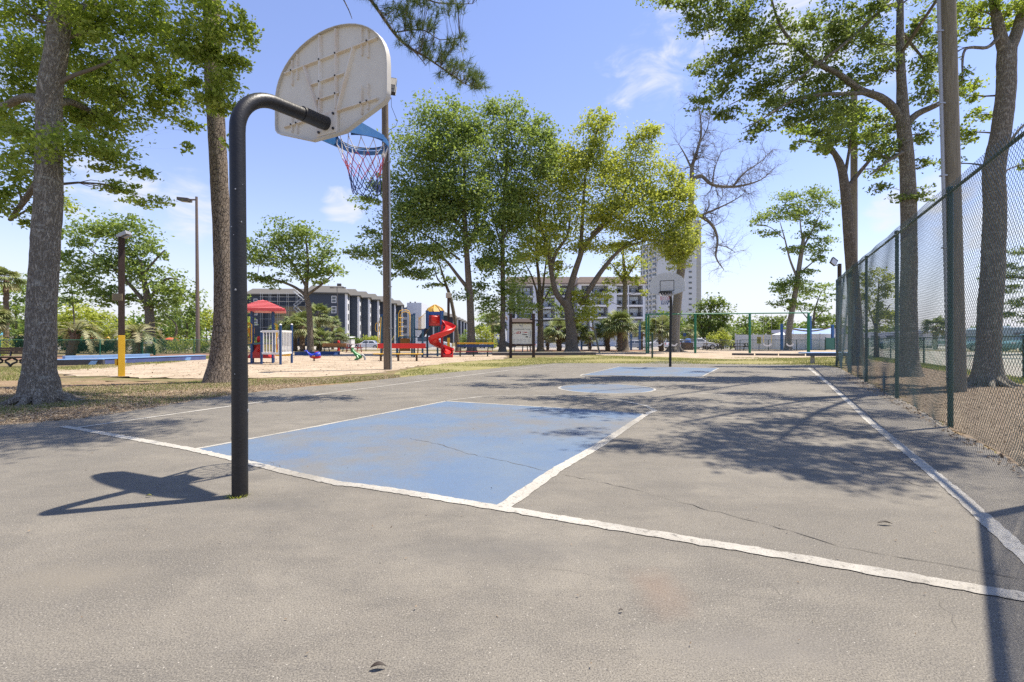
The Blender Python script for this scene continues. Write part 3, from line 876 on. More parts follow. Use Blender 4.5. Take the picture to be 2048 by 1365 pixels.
def tube_raw(s, v, m, k):
    i = np.arange(m - 1)[:, None] * k; j = np.arange(k)[None]; j2 = (j + 1) % k
    f = np.stack([i + j, i + j2, i + k + j2, i + k + j], -1).reshape(-1, 4)
    s.v.append(v); s.c.append(np.full(len(v), .5)); s.f.append((f + s.n, 0)); s.n += len(v)
MB.tube_raw = tube_raw

f0 = Vector((6.24, 6.80, 0))
corner = Vector((4.14, 3.47, 0))
FD = (Vector((14.2, 20.9, 0)) - corner).normalized(); FV = Vector((FD.y, -FD.x, 0))
def FT(d): return 3.0 + .70 * d / 20.1
fence = thing('chain_link_fence', 'tall dark green chain-link fence along the right side of the court', 'fence', corner)
fend = corner + FD * 19.9
FH = 3.38
for d_, nm in ((0, 1), (3.23, 1), (6.77, 1), (10.94, 1), (15.2, 1), (19.9, 1)):
    FH = FT(d_)
    p = corner + FD * d_
    lab = {3.23: 'nearest fence post in view', 19.9: 'end post of the fence at the far corner'}.get(d_)
    MB().tube([p - Z * .1, p + Z * FH], .038 if d_ in (0, 19.9) else .032, 12).build('post', M_GREENP, fence, True, label=lab)
    MB().ball(p + Z * FH, .045, 10, 6).build('post_cap', M_GREENP, fence, True)
MB().tube([corner + Z * (FT(0) - .03), fend + Z * (FT(19.9) - .03)], .021, 10).build('top_rail', M_GREENP, fence, True)
mb = MB(); diag_mesh(mb, corner + FV * -.042, fend + FV * -.042, .02, 3.045, .066, .0018, .28, .05, grow=.70 / 3.0 / 20.1)
mb.build('wire_mesh', M_WIRE, fence, kind='stuff')
FH = 3.0
# second run turning the corner towards the camera side
dir2 = Vector((-1.12, -1.19, 0)).normalized()
e2 = corner + dir2 * 2.7
fence2 = thing('chain_link_fence', 'second run of tall green fence, just outside the right edge, turning at the near corner', 'fence', corner + dir2 * .12)
for d_ in (2.7,):
    p = corner + dir2 * d_
    MB().tube([p - Z * .1, p + Z * FH], .032, 12).build('post', M_GREENP, fence2, True)
MB().tube([corner + dir2 * .05 + Z * (FH - .03), e2 + Z * (FH - .03)], .026, 10).build('top_rail', M_GREENP, fence2, True)
mb = MB(); diag_mesh(mb, corner + dir2 * .06, e2, .02, FH + .045, .066, .0026, .4, .03)
mb.build('wire_mesh', M_WIRE, fence2, kind='stuff')

# loose leaves on the court
def leaf_obj(px, py, L, w, rot, m, label, curl=.4):
    c = P(px, py); n = 9; v = []
    for i in range(n):
        s = i / (n - 1); ww = w * math.sin(math.pi * min(1, s * 1.05 + .02)) ** .8 / 2 + .0004
        x = (s - .5) * L; z = .014 + curl * L * .5 * math.sin(math.pi * s) * .5
        for a in (-1, 0, 1):
            v.append((x, a * ww, z + (abs(a)) * ww * .7))
    f = [(i * 3 + j, i * 3 + j + 1, i * 3 + j + 4, i * 3 + j + 3) for i in range(n - 1) for j in (0, 1)]
    v = np.array(v); a, b = math.cos(rot), math.sin(rot)
    v = np.stack([v[:, 0] * a - v[:, 1] * b, v[:, 0] * b + v[:, 1] * a, v[:, 2] - .004], 1) + np.array(c)
    vv = np.concatenate([v, v + [0, 0, .0015]]); k = len(v)
    ff = f + [tuple(q + k for q in x[::-1]) for x in f]
    o = MB().add(vv, np.array(ff)).build('fallen_leaf', m, None, True, org=c)
    return tag(o, label, 'leaf', 'leaves fallen on the court')
M_DLEAF = mat('dead_leaf', (.022, .013, .008), .6, (.045, .028, .016), 30, .8)
M_GLEAF = mat('fallen_green_leaf', (.16, .17, .03), .6)
leaf_obj(1770, 1051, .085, .022, R(-8), M_DLEAF, 'curled dark brown leaf on the right of the court above the baseline')
leaf_obj(757, 1340, .055, .018, R(10), M_DLEAF, 'brown curled leaf at the bottom edge of the court')
leaf_obj(1242, 1226, .02, .01, R(20), M_DLEAF, 'tiny brown leaf scrap beside the rusty stain')
leaf_obj(298, 995, .04, .018, R(15), M_GLEAF, 'small green leaf under the shadow of the near backboard')
# ---------------------------------------------------------------- vegetation
LF_HEDGE = leaf_mat('hedge_leaves', [(.012, .032, .008), (.025, .06, .014), (.05, .10, .022), (.09, .15, .03)], .15, (.12, .2, .03))
BK_OAK = bark_mat('oak_bark', (.27, .225, .17), (.12, .10, .075), (.36, .34, .28), .4, 5)
BK_OAKL = bark_mat('lichened_oak_bark', (.36, .32, .255), (.16, .138, .108), (.46, .45, .38), .6, 5)
BK_PINE = bark_mat('pine_bark', (.27, .215, .165), (.075, .06, .048), (.34, .30, .25), .4, 5, True)
BK_BRANCH = mat('branch_bark', (.17, .14, .10), .9, (.10, .08, .055), 8, .8)
LF_OAK = leaf_mat('oak_leaves', [(.07, .115, .022), (.145, .21, .035), (.25, .32, .06), (.38, .43, .10)], .5, (.52, .64, .06))
LF_DARK = leaf_mat('dark_oak_leaves', [(.045, .078, .02), (.09, .14, .034), (.16, .215, .055), (.27, .33, .10)], .40, (.36, .46, .06))
LF_LIVE = leaf_mat('live_oak_spring_leaves', [(.11, .15, .03), (.24, .29, .05), (.40, .44, .08), (.52, .52, .13)], .46, (.62, .68, .07))
LF_GUM = leaf_mat('gum_leaves', [(.065, .11, .03), (.13, .195, .05), (.225, .30, .08), (.35, .42, .14)], .42, (.44, .56, .08))
LF_SHRUB = leaf_mat('shrub_leaves', [(.03, .08, .015), (.08, .15, .025), (.17, .25, .04), (.32, .38, .06)], .3, (.3, .42, .04))
LF_PALM = leaf_mat('palm_fronds', [(.07, .12, .035), (.16, .21, .07), (.30, .32, .13), (.44, .38, .20)], .28, (.34, .40, .10))
LF_PINDO = leaf_mat('pindo_fronds', [(.12, .16, .07), (.28, .30, .14), (.46, .42, .23), (.60, .50, .28)], .28, (.38, .38, .14))
LF_PINE = leaf_mat('pine_needles', [(.035, .075, .025), (.07, .12, .03), (.13, .18, .04), (.24, .27, .07)], .2, (.25, .32, .05))
M_TRUNKPALM = mat('palm_trunk', (.20, .14, .09), .9, (.09, .06, .04), 12, .9, .8, 20)

def leaf_quads(c, s, n, L, up=.7, wr=.55, tint0=.5):
    """n leaves scattered about centre c with spread s (3)"""
    p = np.array(c)[None] + np.clip(rng.normal(0, 1, (n, 3)), -2.2, 2.2) * np.array(s)[None]
    nrm = rng.normal(0, 1, (n, 3)); nrm[:, 2] += up
    nrm /= np.linalg.norm(nrm, axis=1, keepdims=True)
    d = rng.normal(0, 1, (n, 3)); d -= (d * nrm).sum(1, keepdims=True) * nrm
    d /= np.linalg.norm(d, axis=1, keepdims=True)
    w = np.cross(nrm, d)
    l = L * rng.uniform(.55, 1.45, (n, 1))
    q = np.stack([p - d * l * .5, p + w * l * wr * .5 - nrm * l * .08 + d * l * .08, p + d * l * .5, p - w * l * wr * .5 - nrm * l * .08 + d * l * .08], 1)
    t = np.repeat(np.clip(tint0 + rng.normal(0, .17, n), 0, 1), 4)
    return q.reshape(-1, 3), t
def add_leaves(mb, c, s, n, L, up=.7, wr=.55, tint0=.5):
    v, t = leaf_quads(c, s, n, L, up, wr, tint0)
    mb.add(v, np.arange(n * 4).reshape(-1, 4), 0, t)

def curve(a, b, bend=.12, n=7, sag=0.):
    a, b = Vector(a), Vector(b); L = (b - a).length
    o1 = Vector((random.gauss(0, bend), random.gauss(0, bend), random.gauss(0, bend * .7))) * L
    c1 = a.lerp(b, .4) + o1 + Z * (sag * L)
    out_ = []
    for i in range(n):
        t = i / (n - 1)
        q = a * (1 - t) ** 2 + c1 * (2 * t * (1 - t)) + b * t * t
        if 0 < i < n - 1: q = q + Vector((random.gauss(0, .012), random.gauss(0, .012), random.gauss(0, .012))) * L
        out_.append(q)
    return out_
def smooth_path(pts, rad, step=.35):
    """Catmull-Rom through the points"""
    p = [Vector(q) for q in pts]; o = []; ro = []
    for i in range(len(p) - 1):
        p0 = p[max(i - 1, 0)]; p1 = p[i]; p2 = p[i + 1]; p3 = p[min(i + 2, len(p) - 1)]
        k = max(2, int((p2 - p1).length / step))
        for j in range(k):
            t = j / k
            o.append(.5 * ((2 * p1) + (-p0 + p2) * t + (2 * p0 - 5 * p1 + 4 * p2 - p3) * t * t + (-p0 + 3 * p1 - 3 * p2 + p3) * t ** 3))
            ro.append(rad[i] * (1 - t) + rad[i + 1] * t)
    o.append(p[-1]); ro.append(rad[-1])
    return o, ro

def tree(name, label, cat, Y, trunk, limbs, blobs, leaf, lm, bark=BK_OAK, dens=2.0, group=None, lump=.02, sides=14, flare=1.6,
         world_blobs=(), up=1.15, wr=.58, clumps=None, dead=False, tb=0., trunk_step=.3, roots=0):
    """trunk: (column, row, radius m[, depth offset]); limbs the same; blobs (column, row, half width, half height[, depth offset]) in photo pixels at depth Y"""
    leaf = leaf * 1.12
    W3 = lambda q, k=3: Q(q[0], q[1], Y + (q[k] if len(q) > k else 0))
    tp = [W3(q) for q in trunk]; tr = [q[2] for q in trunk]
    base = Vector((tp[0].x, tp[0].y, min(tp[0].z, gz(Y)) if True else 0))
    base.z = gz(Y)
    tp[0] = base - Z * .1
    # root flare
    fl = tp[0].lerp(tp[1], min(1, .55 / max(.6, (tp[1] - tp[0]).length)))
    tp.insert(1, fl); tr = [tr[0] * flare, tr[0]] + tr[1:]
    root = thing(name, label, cat, base, group)
    sp, sr = smooth_path(tp, tr, trunk_step)
    mt = MB(); mt.tube(sp, sr, sides, lump=lump)
    nodes = [(q, r) for q, r in zip(sp, sr)][len(sp) // 4:]
    for lb in limbs:
        lp = [W3(q) for q in lb]; lr = [q[2] for q in lb]
        a, b = smooth_path(lp, lr, trunk_step)
        mt.tube(a, b, max(8, sides - 4), lump=lump)
        nodes += list(zip(a, b))
    if roots:
        for k in range(roots):
            a = 6.283 * k / roots + random.uniform(-.3, .3); d = Vector((math.cos(a), math.sin(a), 0)); L_ = tr[1] * random.uniform(1.5, 2.6); r0 = tr[1]
            mt.tube([base + d * r0 * .55 + Z * r0 * 1.1, base + d * r0 * 1.05 + Z * r0 * .42, base + d * (r0 + L_ * .4) + Z * .03, base + d * (r0 + L_) - Z * .05], [r0 * .42, r0 * .34, r0 * .2, r0 * .08], 8, lump=.06)
    mt.build('trunk', bark, root, True)
    if dead: return root, nodes
    mbr = MB(); ml = MB()
    NP = np.array([tuple(q) for q, _ in nodes])
    todo = []
    for b in blobs:
        Yb = Y + (b[4] if len(b) > 4 else 0)
        todo.append((Q(b[0], b[1], Yb), b[2] * Yb / F, b[3] * Yb / F, Yb))
    for (c, rx, rz) in world_blobs:
        todo.append((Vector(c), rx, rz, -max(8, c[1])))
    todo.sort(key=lambda q: np.linalg.norm(NP - np.array(q[0]), axis=1).min())
    for (c, rx, rz, Yb) in todo:
        d = NP - np.array(c)
        ln_ = np.linalg.norm(d, axis=1)
        cost = ln_ + np.where(d[:, 2] > -.35 * ln_, (d[:, 2] + .35 * ln_) * 1.1, 0)
        i = int(cost.argmin()); q, r = nodes[i]
        L = (c - q).length
        br = min(r * .75, .018 + .013 * L)
        path = curve(q, c, .13, max(5, int(L / .5) + 3), .06)
        n_ = len(path)
        rr_ = [br * (1 - .72 * k / (n_ - 1)) for k in range(n_)]
        mbr.tube(path, rr_, 6)
        nodes += list(zip(path[1:-1], rr_[1:-1])); NP = np.concatenate([NP, np.array([tuple(q_) for q_ in path[1:-1]])])
        m = clumps or int(np.clip(rx * rz * 9, 9, 26))
        thin = .62 if Yb < 0 else 1.
        n_leaf = int(thin * rx * rz * math.pi / (leaf * leaf * wr * .5) * dens * (2.0 if Y > 30 else 2.0))
        ry = (rx + rz) * .5
        for k in range(m):
            g = rng.normal(0, 1, 3); g /= np.linalg.norm(g); rr = rng.uniform(.1, 1.18) ** .6
            cc = Vector((c.x + g[0] * rr * rx, c.y + g[1] * rr * ry, c.z + g[2] * rr * rz))
            st = path[random.randint(n_ // 2, n_ - 1)]
            tw = curve(st, cc, .15, 4)
            mbr.tube(tw, [br * .3, br * .2, br * .12, .003 + leaf * .02], 3, False)
            s = rng.uniform(.16, .36)
            add_leaves(ml, cc, (rx * s, ry * s, rz * s * .8), max(4, int(n_leaf / m * rng.uniform(.5, 1.5))), leaf, up, wr, rng.uniform(.3, .7) + tb)
        add_leaves(ml, c, (rx * .5, ry * .5, rz * .5), max(3, n_leaf // 16), leaf, up, wr, .45 + tb)
    if todo:
        mbr.build('branches', BK_BRANCH, root, True, kind='stuff')
        ml.build('crown', lm, root, kind='stuff')
    return root, nodes

# --- near left oak with rough grey trunk
castL = [((-2.6, 5.3, 9.6), 1.0, .5), ((-3.7, 5.2, 9.0), 1.1, .5), ((-6.6, 8.4, 9.9), 1.6, .7), ((-3.6, 8.6, 10.2), 1.5, .7), ((-2.0, 6.6, 10.2), 1.5, .7), ((-3.2, 7.3, 9.8), 1.4, .6), ((-1.0, 7.8, 11.2), 1.2, .6), ((-4.5, 6.0, 9.3), 1.4, .7), ((-5.5, 7.6, 9.4), 1.5, .8),
         ((-4.2, 9.6, 10.6), 1.6, .8), ((-6.5, 9.8, 10.3), 1.6, .8), ((-2.2, 10.6, 11.6), 1.4, .7), ((-8, 10.5, 10.5), 1.6, .8), ((-9.5, 7, 9.6), 1.8, .9), ((-11, 10, 10), 1.8, .9),
         ((-5.3, 11.8, 12.2), 1.3, .7), ((-3.0, 5.4, 8.9), 1.0, .5)]
tree('oak_tree', 'big rough-barked oak trunk rising at the far left edge, nearest tree on the left', 'tree', 8.7,
     [(80, 805, .27), (79, 740, .235), (83, 640, .212), (91, 480, .205), (98, 380, .20), (99, 200, .18), (116, 80, .165), (128, -80, .15), (150, -330, .10, -.5), (180, -520, .05, -1)],
     [[(97, 215, .09), (70, 196, .075, .3), (40, 198, .07, .6), (0, 212, .06, .9), (-60, 190, .04, 1.2)],
      [(103, 210, .08), (140, 204, .06, .4), (180, 222, .055, .9), (215, 230, .05, 1.3), (255, 205, .035, 1.8)],
      [(120, 60, .09), (180, 10, .06, .5), (260, 40, .05, 1), (330, 60, .03, 1.2)],
      [(99, 330, .06), (50, 400, .05, .6), (20, 440, .035, 1)],
      [(140, -250, .10, -.4), (260, -330, .07, -1), (420, -420, .05, -1.6)]],
     [(40, 20, 70, 52), (130, 30, 60, 47, .8), (220, 40, 70, 52), (300, 30, 60, 52, .5), (30, 110, 60, 52, 1), (200, 120, 60, 42, .8), (270, 110, 55, 42),
      (330, 140, 50, 42, 1), (60, 180, 60, 42, 1.4), (180, 180, 60, 36, 1.5), (250, 185, 60, 36, 1.2), (150, 240, 60, 33, 1), (60, 260, 60, 40, .5), (230, 260, 60, 40, 1.2),
      (140, 290, 70, 40, -.3), (220, 320, 50, 29, .2), (60, 310, 50, 40), (20, 350, 40, 40, .6), (290, 350, 22, 12, .5), (370, 295, 16, 9, .9), (25, 410, 35, 36, .8), (110, 400, 35, 27, 2),
      (330, 215, 35, 29, 1.4), (290, 400, 40, 12, 2), (230, 375, 40, 14, 1.6), (360, 190, 30, 29, 1.5), (410, 40, 55, 42, .4), (450, 100, 45, 42, .6), (400, 130, 45, 42, .5), (465, 170, 28, 40, .8),
      (420, 185, 35, 35, .8), (430, 215, 26, 21, 1), (380, 250, 24, 12, 1.2), (465, 285, 18, 12, 2.2), (490, 60, 20, 40, .4), (360, 80, 50, 42, .3), (130, 130, 60, 52, 2), (10, 230, 40, 42, 1.5)],
     .072, LF_OAK, BK_OAKL, 1.8, lump=.035, sides=40, flare=1.28, world_blobs=castL, tb=.22, trunk_step=.1, roots=9)
# --- pine with plated bark
pine, pn = tree('pine_tree', 'tall straight pine trunk with plated bark just left of the near hoop pole', 'tree', 12.8,
     [(437, 765, .28), (441, 700, .235), (447, 600, .222), (442, 430, .215), (433, 260, .21), (426, 130, .21), (422, -100, .18), (424, -380, .13), (430, -600, .06)],
     [[(424, -60, .06), (520, -90, .05, -1), (620, -80, .045, -1.8), (700, -50, .04, -2.3), (745, 5, .035, -2.5), (800, 80, .028, -2.5), (860, 120, .02, -2.5), (930, 168, .01, -2.5), (950, 176, .005, -2.5)],
      [(700, -50, .03, -2.3), (800, -30, .022, -2.3), (870, 5, .015, -2.2), (945, 8, .006, -2.2)],
      [(800, 80, .016, -2.5), (835, 110, .012, -2.6), (852, 132, .005, -2.6)],
      [(640, -80, .022, -1.9), (690, 5, .013, -2.1), (704, 38, .006, -2.1)],
      [(790, 65, .014, -2.5), (845, 60, .011, -2.3), (880, 80, .009, -2.2), (920, 75, .004, -2.2)],
      [(423, -300, .05), (300, -330, .03, -1), (150, -340, .01, -2)], [(423, -260, .05), (560, -330, .03, 1), (700, -350, .01, 2)]],
     [], .1, LF_PINE, BK_PINE, lump=.03, sides=32, flare=1.5, dead=True, trunk_step=.12)
ml = MB()
def tuft(mb, c, d, n=34, L=.20, w=.0035, tint0=.5, spread=.75):
    d = np.array(d) / np.linalg.norm(d)
    q = d[None] + rng.normal(0, spread, (n, 3)); q /= np.linalg.norm(q, axis=1, keepdims=True)
    c = np.array(c)[None] + d[None] * rng.uniform(-.09, .05, (n, 1))
    s = np.cross(q, rng.normal(0, 1, (n, 3))); s /= np.linalg.norm(s, axis=1, keepdims=True)
    l = L * rng.uniform(.6, 1.15, (n, 1))
    v = np.stack([c + s * w, c - s * w, c + q * l - np.array([[0, 0, .02]])], 1).reshape(-1, 3)
    mb.add(v, np.arange(n * 3).reshape(-1, 3), 0, np.repeat(np.clip(tint0 + rng.normal(0, .15, n), 0, 1), 3))
Yp = 10.3
tw = MB()
for (cx, cy, rx, ry, n) in ((790, 20, 34, 22, 34), (840, 5, 35, 18, 34), (905, 12, 30, 15, 22), (825, 52, 28, 16, 30), (858, 50, 20, 16, 18), (800, 85, 12, 12, 8), (848, 95, 28, 18, 34), (880, 118, 26, 16, 32),
                            (905, 90, 20, 16, 22), (918, 132, 24, 14, 30), (948, 152, 20, 13, 30), (955, 172, 14, 8, 18), (925, 165, 12, 10, 8), (740, -12, 40, 12, 26), (830, 30, 60, 20, 20), (925, 75, 8, 8, 7), (890, 150, 25, 8, 10),
                            (640, -60, 60, 15, 30), (930, -10, 40, 12, 16)):
    for k in range(n):
        c = Q(cx + random.gauss(0, rx * .5), cy + random.gauss(0, ry * .55), Yp + random.gauss(0, .25))
        j = min(range(0, len(pn)), key=lambda i: (pn[i][0] - c).length)
        d = (c - pn[j][0]); d = (d.normalized() if d.length > .02 else Z) + Z * .25
        if d.length and (c - pn[j][0]).length < 1.6:
            tw.tube(curve(pn[j][0], c, .08, 4), [.006, .005, .004, .003], 3, False)
        tuft(ml, c, d, 30, .19, .0042, random.uniform(.25, .75))
for (X, Yy, z, r, n) in ((-5.5, 11.5, 14.2, 2.2, 60), (-9.5, 12.5, 14.8, 2.2, 60), (-7.5, 11, 16, 2, 60), (-3.2, 11.8, 13.6, 1.5, 34), (-10.5, 10, 13.2, 1.5, 34)):
    for k in range(n):
        c = Vector((X + random.gauss(0, r * .5), Yy + random.gauss(0, r * .5), z + random.gauss(0, .5)))
        tuft(ml, c, (random.gauss(0, 1), random.gauss(0, 1), .6), 26, .24, .007, random.uniform(.3, .7))
tw.build('branches', BK_BRANCH, pine, True, kind='stuff')
ml.build('crown', LF_PINE, pine, kind='stuff')

# --- middle distance
tree('oak_tree', 'rounded green oak with short trunk behind the brown post on the left', 'tree', 42,
     [(302, 706, .42), (300, 650, .36), (297, 610, .33), (290, 570, .22), (280, 520, .12)],
     [[(298, 615, .2), (260, 570, .14), (220, 530, .09), (180, 500, .04)], [(298, 600, .16), (330, 560, .1), (360, 560, .04)], [(285, 550, .12), (320, 510, .07), (330, 500, .03)]],
     [(200, 460, 60, 28), (245, 452, 50, 22), (280, 490, 42, 32), (150, 480, 32, 22), (130, 520, 22, 28), (175, 535, 48, 34), (235, 535, 48, 36), (290, 555, 50, 26), (335, 578, 40, 26),
      (372, 592, 24, 22), (200, 588, 40, 22), (320, 604, 40, 20), (322, 512, 12, 14), (262, 500, 40, 30), (160, 565, 30, 18), (240, 600, 40, 18)], .26, LF_GUM, dens=1.25, tb=.06)
tree('oak_tree', 'spreading oak behind the red roofed play tower, in front of the dark building', 'tree', 43,
     [(621, 704, .30), (620, 650, .25), (617, 610, .24), (612, 585, .2), (616, 530, .12), (612, 480, .06)],
     [[(615, 595, .16), (590, 575, .12), (550, 560, .09), (515, 555, .04)], [(614, 590, .14), (640, 572, .1), (668, 548, .04)], [(613, 575, .12), (580, 520, .09), (540, 485, .04)], [(616, 560, .11), (645, 520, .06), (655, 500, .03)]],
     [(530, 482, 34, 22), (570, 462, 42, 22), (612, 465, 42, 22), (655, 500, 34, 22), (520, 518, 36, 18), (570, 512, 50, 26), (630, 528, 42, 26), (670, 545, 26, 11), (512, 556, 28, 13),
      (555, 562, 40, 14), (640, 560, 38, 11), (590, 482, 40, 20), (500, 500, 18, 20), (600, 545, 40, 14)], .24, LF_GUM, dens=1.15, tb=.08)
tree('oak_tree', 'tall dark green oak right of the wooden floodlight pole, the leftmost of the central trees', 'tree', 38,
     [(944, 712, .40), (942, 660, .30), (940, 600, .28), (937, 560, .26), (932, 480, .2), (928, 400, .14), (930, 300, .08)],
     [[(938, 580, .18), (918, 555, .14), (890, 520, .1), (860, 500, .06)], [(934, 500, .16), (955, 440, .12), (960, 360, .06)], [(932, 470, .14), (900, 420, .1), (870, 350, .06), (865, 300, .03)],
      [(920, 520, .1), (850, 470, .06), (800, 440, .03)], [(890, 520, .07), (830, 505, .05), (770, 505, .02)]],
     [(880, 250, 62, 48), (920, 235, 36, 34), (850, 300, 60, 40), (915, 310, 60, 48), (840, 350, 60, 36), (900, 370, 66, 44), (790, 372, 44, 24), (845, 400, 60, 34), (740, 402, 30, 13), (950, 400, 40, 50), (800, 440, 66, 30),
      (880, 440, 70, 36), (740, 465, 24, 10), (800, 490, 64, 26), (860, 500, 60, 26), (740, 505, 44, 18), (790, 525, 52, 18), (840, 545, 40, 14), (775, 550, 22, 8), (935, 480, 40, 30), (960, 540, 26, 20), (925, 590, 14, 14), (955, 280, 30, 40), (900, 400, 50, 40), (860, 430, 50, 40), (970, 460, 24, 40)], .20, LF_GUM, BK_OAK, 1.6, tb=.06)
tree('oak_tree', 'thin leaning tree beside the brown box-topped pole behind the spiral slide', 'tree', 44,
     [(917, 708, .24), (911, 650, .17), (902, 600, .15), (892, 570, .13), (884, 545, .09), (875, 515, .05)],
     [[(890, 572, .1), (876, 560, .07), (868, 535, .03)]],
     [(862, 540, 26, 10), (880, 505, 30, 16), (872, 572, 24, 8), (900, 560, 14, 9)], .22, LF_DARK, BK_OAK, 1.2)
tree('gum_tree', 'straight slender tree left of the map board, with upright bright green crown', 'tree', 40,
     [(1005, 710, .32), (1005, 660, .22), (1006, 600, .21), (1005, 500, .18), (1008, 400, .12), (1015, 300, .07), (1018, 230, .03)],
     [[(1006, 480, .1), (1035, 420, .07), (1050, 350, .03)], [(1005, 500, .1), (985, 430, .06), (975, 380, .03)], [(1008, 380, .08), (990, 300, .05), (985, 230, .02)]],
     [(985, 220, 26, 26), (1025, 225, 28, 30), (1065, 255, 30, 30), (1000, 270, 46, 36), (1045, 300, 52, 40), (1100, 275, 26, 26), (985, 330, 40, 40), (1040, 360, 50, 40), (1000, 400, 50, 40), (1030, 450, 44, 40),
      (985, 470, 34, 34), (1010, 520, 40, 34), (960, 580, 26, 18), (1030, 580, 34, 22), (985, 610, 30, 26), (1040, 620, 34, 16), (1000, 655, 16, 12), (1085, 330, 40, 40), (975, 520, 26, 30)], .20, LF_GUM, BK_OAK, 1.5, tb=.12)
tree('gum_tree', 'slim multi-stemmed tree directly right of the map board', 'tree', 47,
     [(1081, 706, .34), (1081, 660, .30), (1081, 620, .26), (1078, 560, .17), (1072, 500, .1), (1075, 440, .05)],
     [[(1082, 620, .15), (1088, 560, .1), (1095, 500, .05)], [(1079, 600, .12), (1062, 550, .08), (1045, 520, .03)], [(1082, 610, .12), (1105, 570, .06), (1120, 540, .03)], [(1078, 640, .1), (1072, 580, .08), (1058, 540, .04)]],
     [(1050, 520, 30, 22), (1085, 500, 36, 26), (1040, 560, 30, 18), (1105, 540, 24, 16), (1030, 600, 34, 16), (1060, 620, 26, 14), (1110, 590, 22, 16), (1075, 460, 30, 26), (1115, 620, 20, 14), (1050, 650, 24, 10)], .22, LF_GUM, BK_OAK, .9, tb=.15)
tree('live_oak', 'large yellow-green live oak with forked leaning limbs in the middle of the scene', 'tree', 42,
     [(1144, 708, .58), (1142, 660, .46), (1138, 620, .44), (1130, 600, .40)],
     [[(1132, 610, .30), (1112, 585, .26), (1102, 540, .2), (1096, 500, .16), (1080, 450, .1), (1075, 400, .05)],
      [(1102, 550, .2), (1110, 510, .16), (1135, 470, .1), (1140, 420, .05)],
      [(1134, 605, .34), (1145, 560, .28), (1158, 520, .24), (1170, 490, .2), (1200, 460, .14), (1240, 430, .08), (1290, 400, .04)],
      [(1160, 515, .2), (1165, 440, .15), (1170, 360, .11), (1185, 290, .07), (1200, 250, .03)],
      [(1182, 470, .15), (1230, 420, .11), (1260, 360, .07), (1275, 300, .03)],
      [(1160, 610, .2), (1185, 570, .24), (1205, 540, .2), (1235, 505, .14), (1270, 480, .08), (1310, 470, .04)],
      [(1240, 500, .09), (1300, 480, .07), (1340, 490, .05), (1370, 510, .03)]],
     [(1100, 390, 62, 44), (1050, 420, 50, 40), (1140, 340, 56, 46), (1188, 262, 38, 30), (1205, 240, 24, 18), (1175, 300, 44, 30), (1105, 320, 46, 34), (1215, 360, 70, 48), (1262, 325, 60, 40), (1285, 285, 36, 24), (1300, 270, 24, 16),
      (1310, 370, 52, 42), (1345, 415, 42, 40), (1365, 470, 30, 40), (1250, 420, 80, 40), (1175, 440, 76, 36), (1095, 470, 56, 40), (1330, 480, 46, 34), (1290, 465, 56, 26), (1180, 490, 60, 18), (1250, 490, 40, 14),
      (1060, 500, 36, 26), (1370, 380, 22, 22), (1175, 610, 26, 22), (1165, 640, 26, 20), (1150, 590, 22, 14), (1200, 590, 20, 10), (1010, 440, 30, 26), (1110, 530, 24, 10), (1350, 510, 26, 14), (1030, 380, 26, 30), (1380, 432, 20, 24), (1364, 385, 20, 22), (1396, 474, 13, 18), (1362, 530, 24, 11), (1352, 348, 18, 15), (1374, 500, 20, 14)],
     .20, LF_LIVE, BK_OAK, 1.6, tb=.12, sides=16)
tree('oak_tree', 'slender lichen-barked tree between the big live oak and the far hoop', 'tree', 50,
     [(1251, 703, .34), (1250, 660, .26), (1249, 620, .25), (1250, 560, .22), (1247, 520, .14), (1245, 480, .07)],
     [[(1250, 560, .12), (1270, 530, .08), (1285, 510, .03)], [(1249, 570, .12), (1232, 540, .07), (1215, 520, .03)]],
     [(1232, 530, 24, 14), (1262, 528, 26, 16), (1225, 570, 22, 14), (1270, 560, 22, 12), (1240, 500, 34, 16), (1215, 600, 10, 12), (1285, 585, 10, 8), (1245, 550, 20, 18)], .22, LF_LIVE, BK_OAKL, 1.0)
# half-dead tree
dt, dn = tree('dead_tree', 'thick leaning trunk behind the far backboard with long bare grey limbs', 'tree', 46,
     [(1349, 702, .52), (1350, 660, .44), (1355, 600, .41), (1362, 540, .38), (1370, 490, .34), (1380, 430, .28), (1384, 370, .22), (1384, 335, .18), (1392, 310, .14), (1402, 270, .09), (1400, 230, .05), (1392, 195, .02)],
     [[(1385, 360, .2), (1402, 352, .17), (1425, 370, .15), (1465, 374, .12), (1500, 368, .08), (1525, 358, .05), (1545, 340, .02)],
      [(1465, 374, .1), (1490, 345, .07), (1520, 325, .04), (1545, 300, .02)],
      [(1378, 435, .22), (1400, 432, .17), (1425, 452, .14), (1435, 480, .11), (1432, 515, .08), (1448, 540, .03)],
      [(1400, 432, .12), (1440, 415, .08), (1470, 400, .05), (1490, 385, .02)], [(1434, 490, .06), (1455, 495, .04), (1470, 505, .02)],
      [(1384, 340, .1), (1370, 310, .07), (1358, 290, .03)], [(1398, 290, .06), (1415, 255, .04), (1420, 220, .015)], [(1425, 370, .08), (1430, 335, .05), (1445, 300, .02)],
      [(1366, 510, .16), (1345, 508, .12), (1325, 490, .06)]],
     [], .2, LF_LIVE, BK_OAKL, dead=True, sides=18, flare=1.5, roots=7)
tw = MB()
def twigs(mb, p, d, L, r, lvl):
    q = curve(p, p + d * L, .14, 5)
    mb.tube(q, [r, r * .85, r * .7, r * .5, r * .3], 4 if lvl > 1 else 3, False)
    if lvl == 0: return
    for k in range(random.randint(3, 4)):
        b = q[random.randint(1, 4)]
        dd = (d + Vector((random.gauss(0, .7), random.gauss(0, .5), random.gauss(.1, .6)))).normalized()
        twigs(mb, b, dd, L * random.uniform(.45, .75), r * .5, lvl - 1)
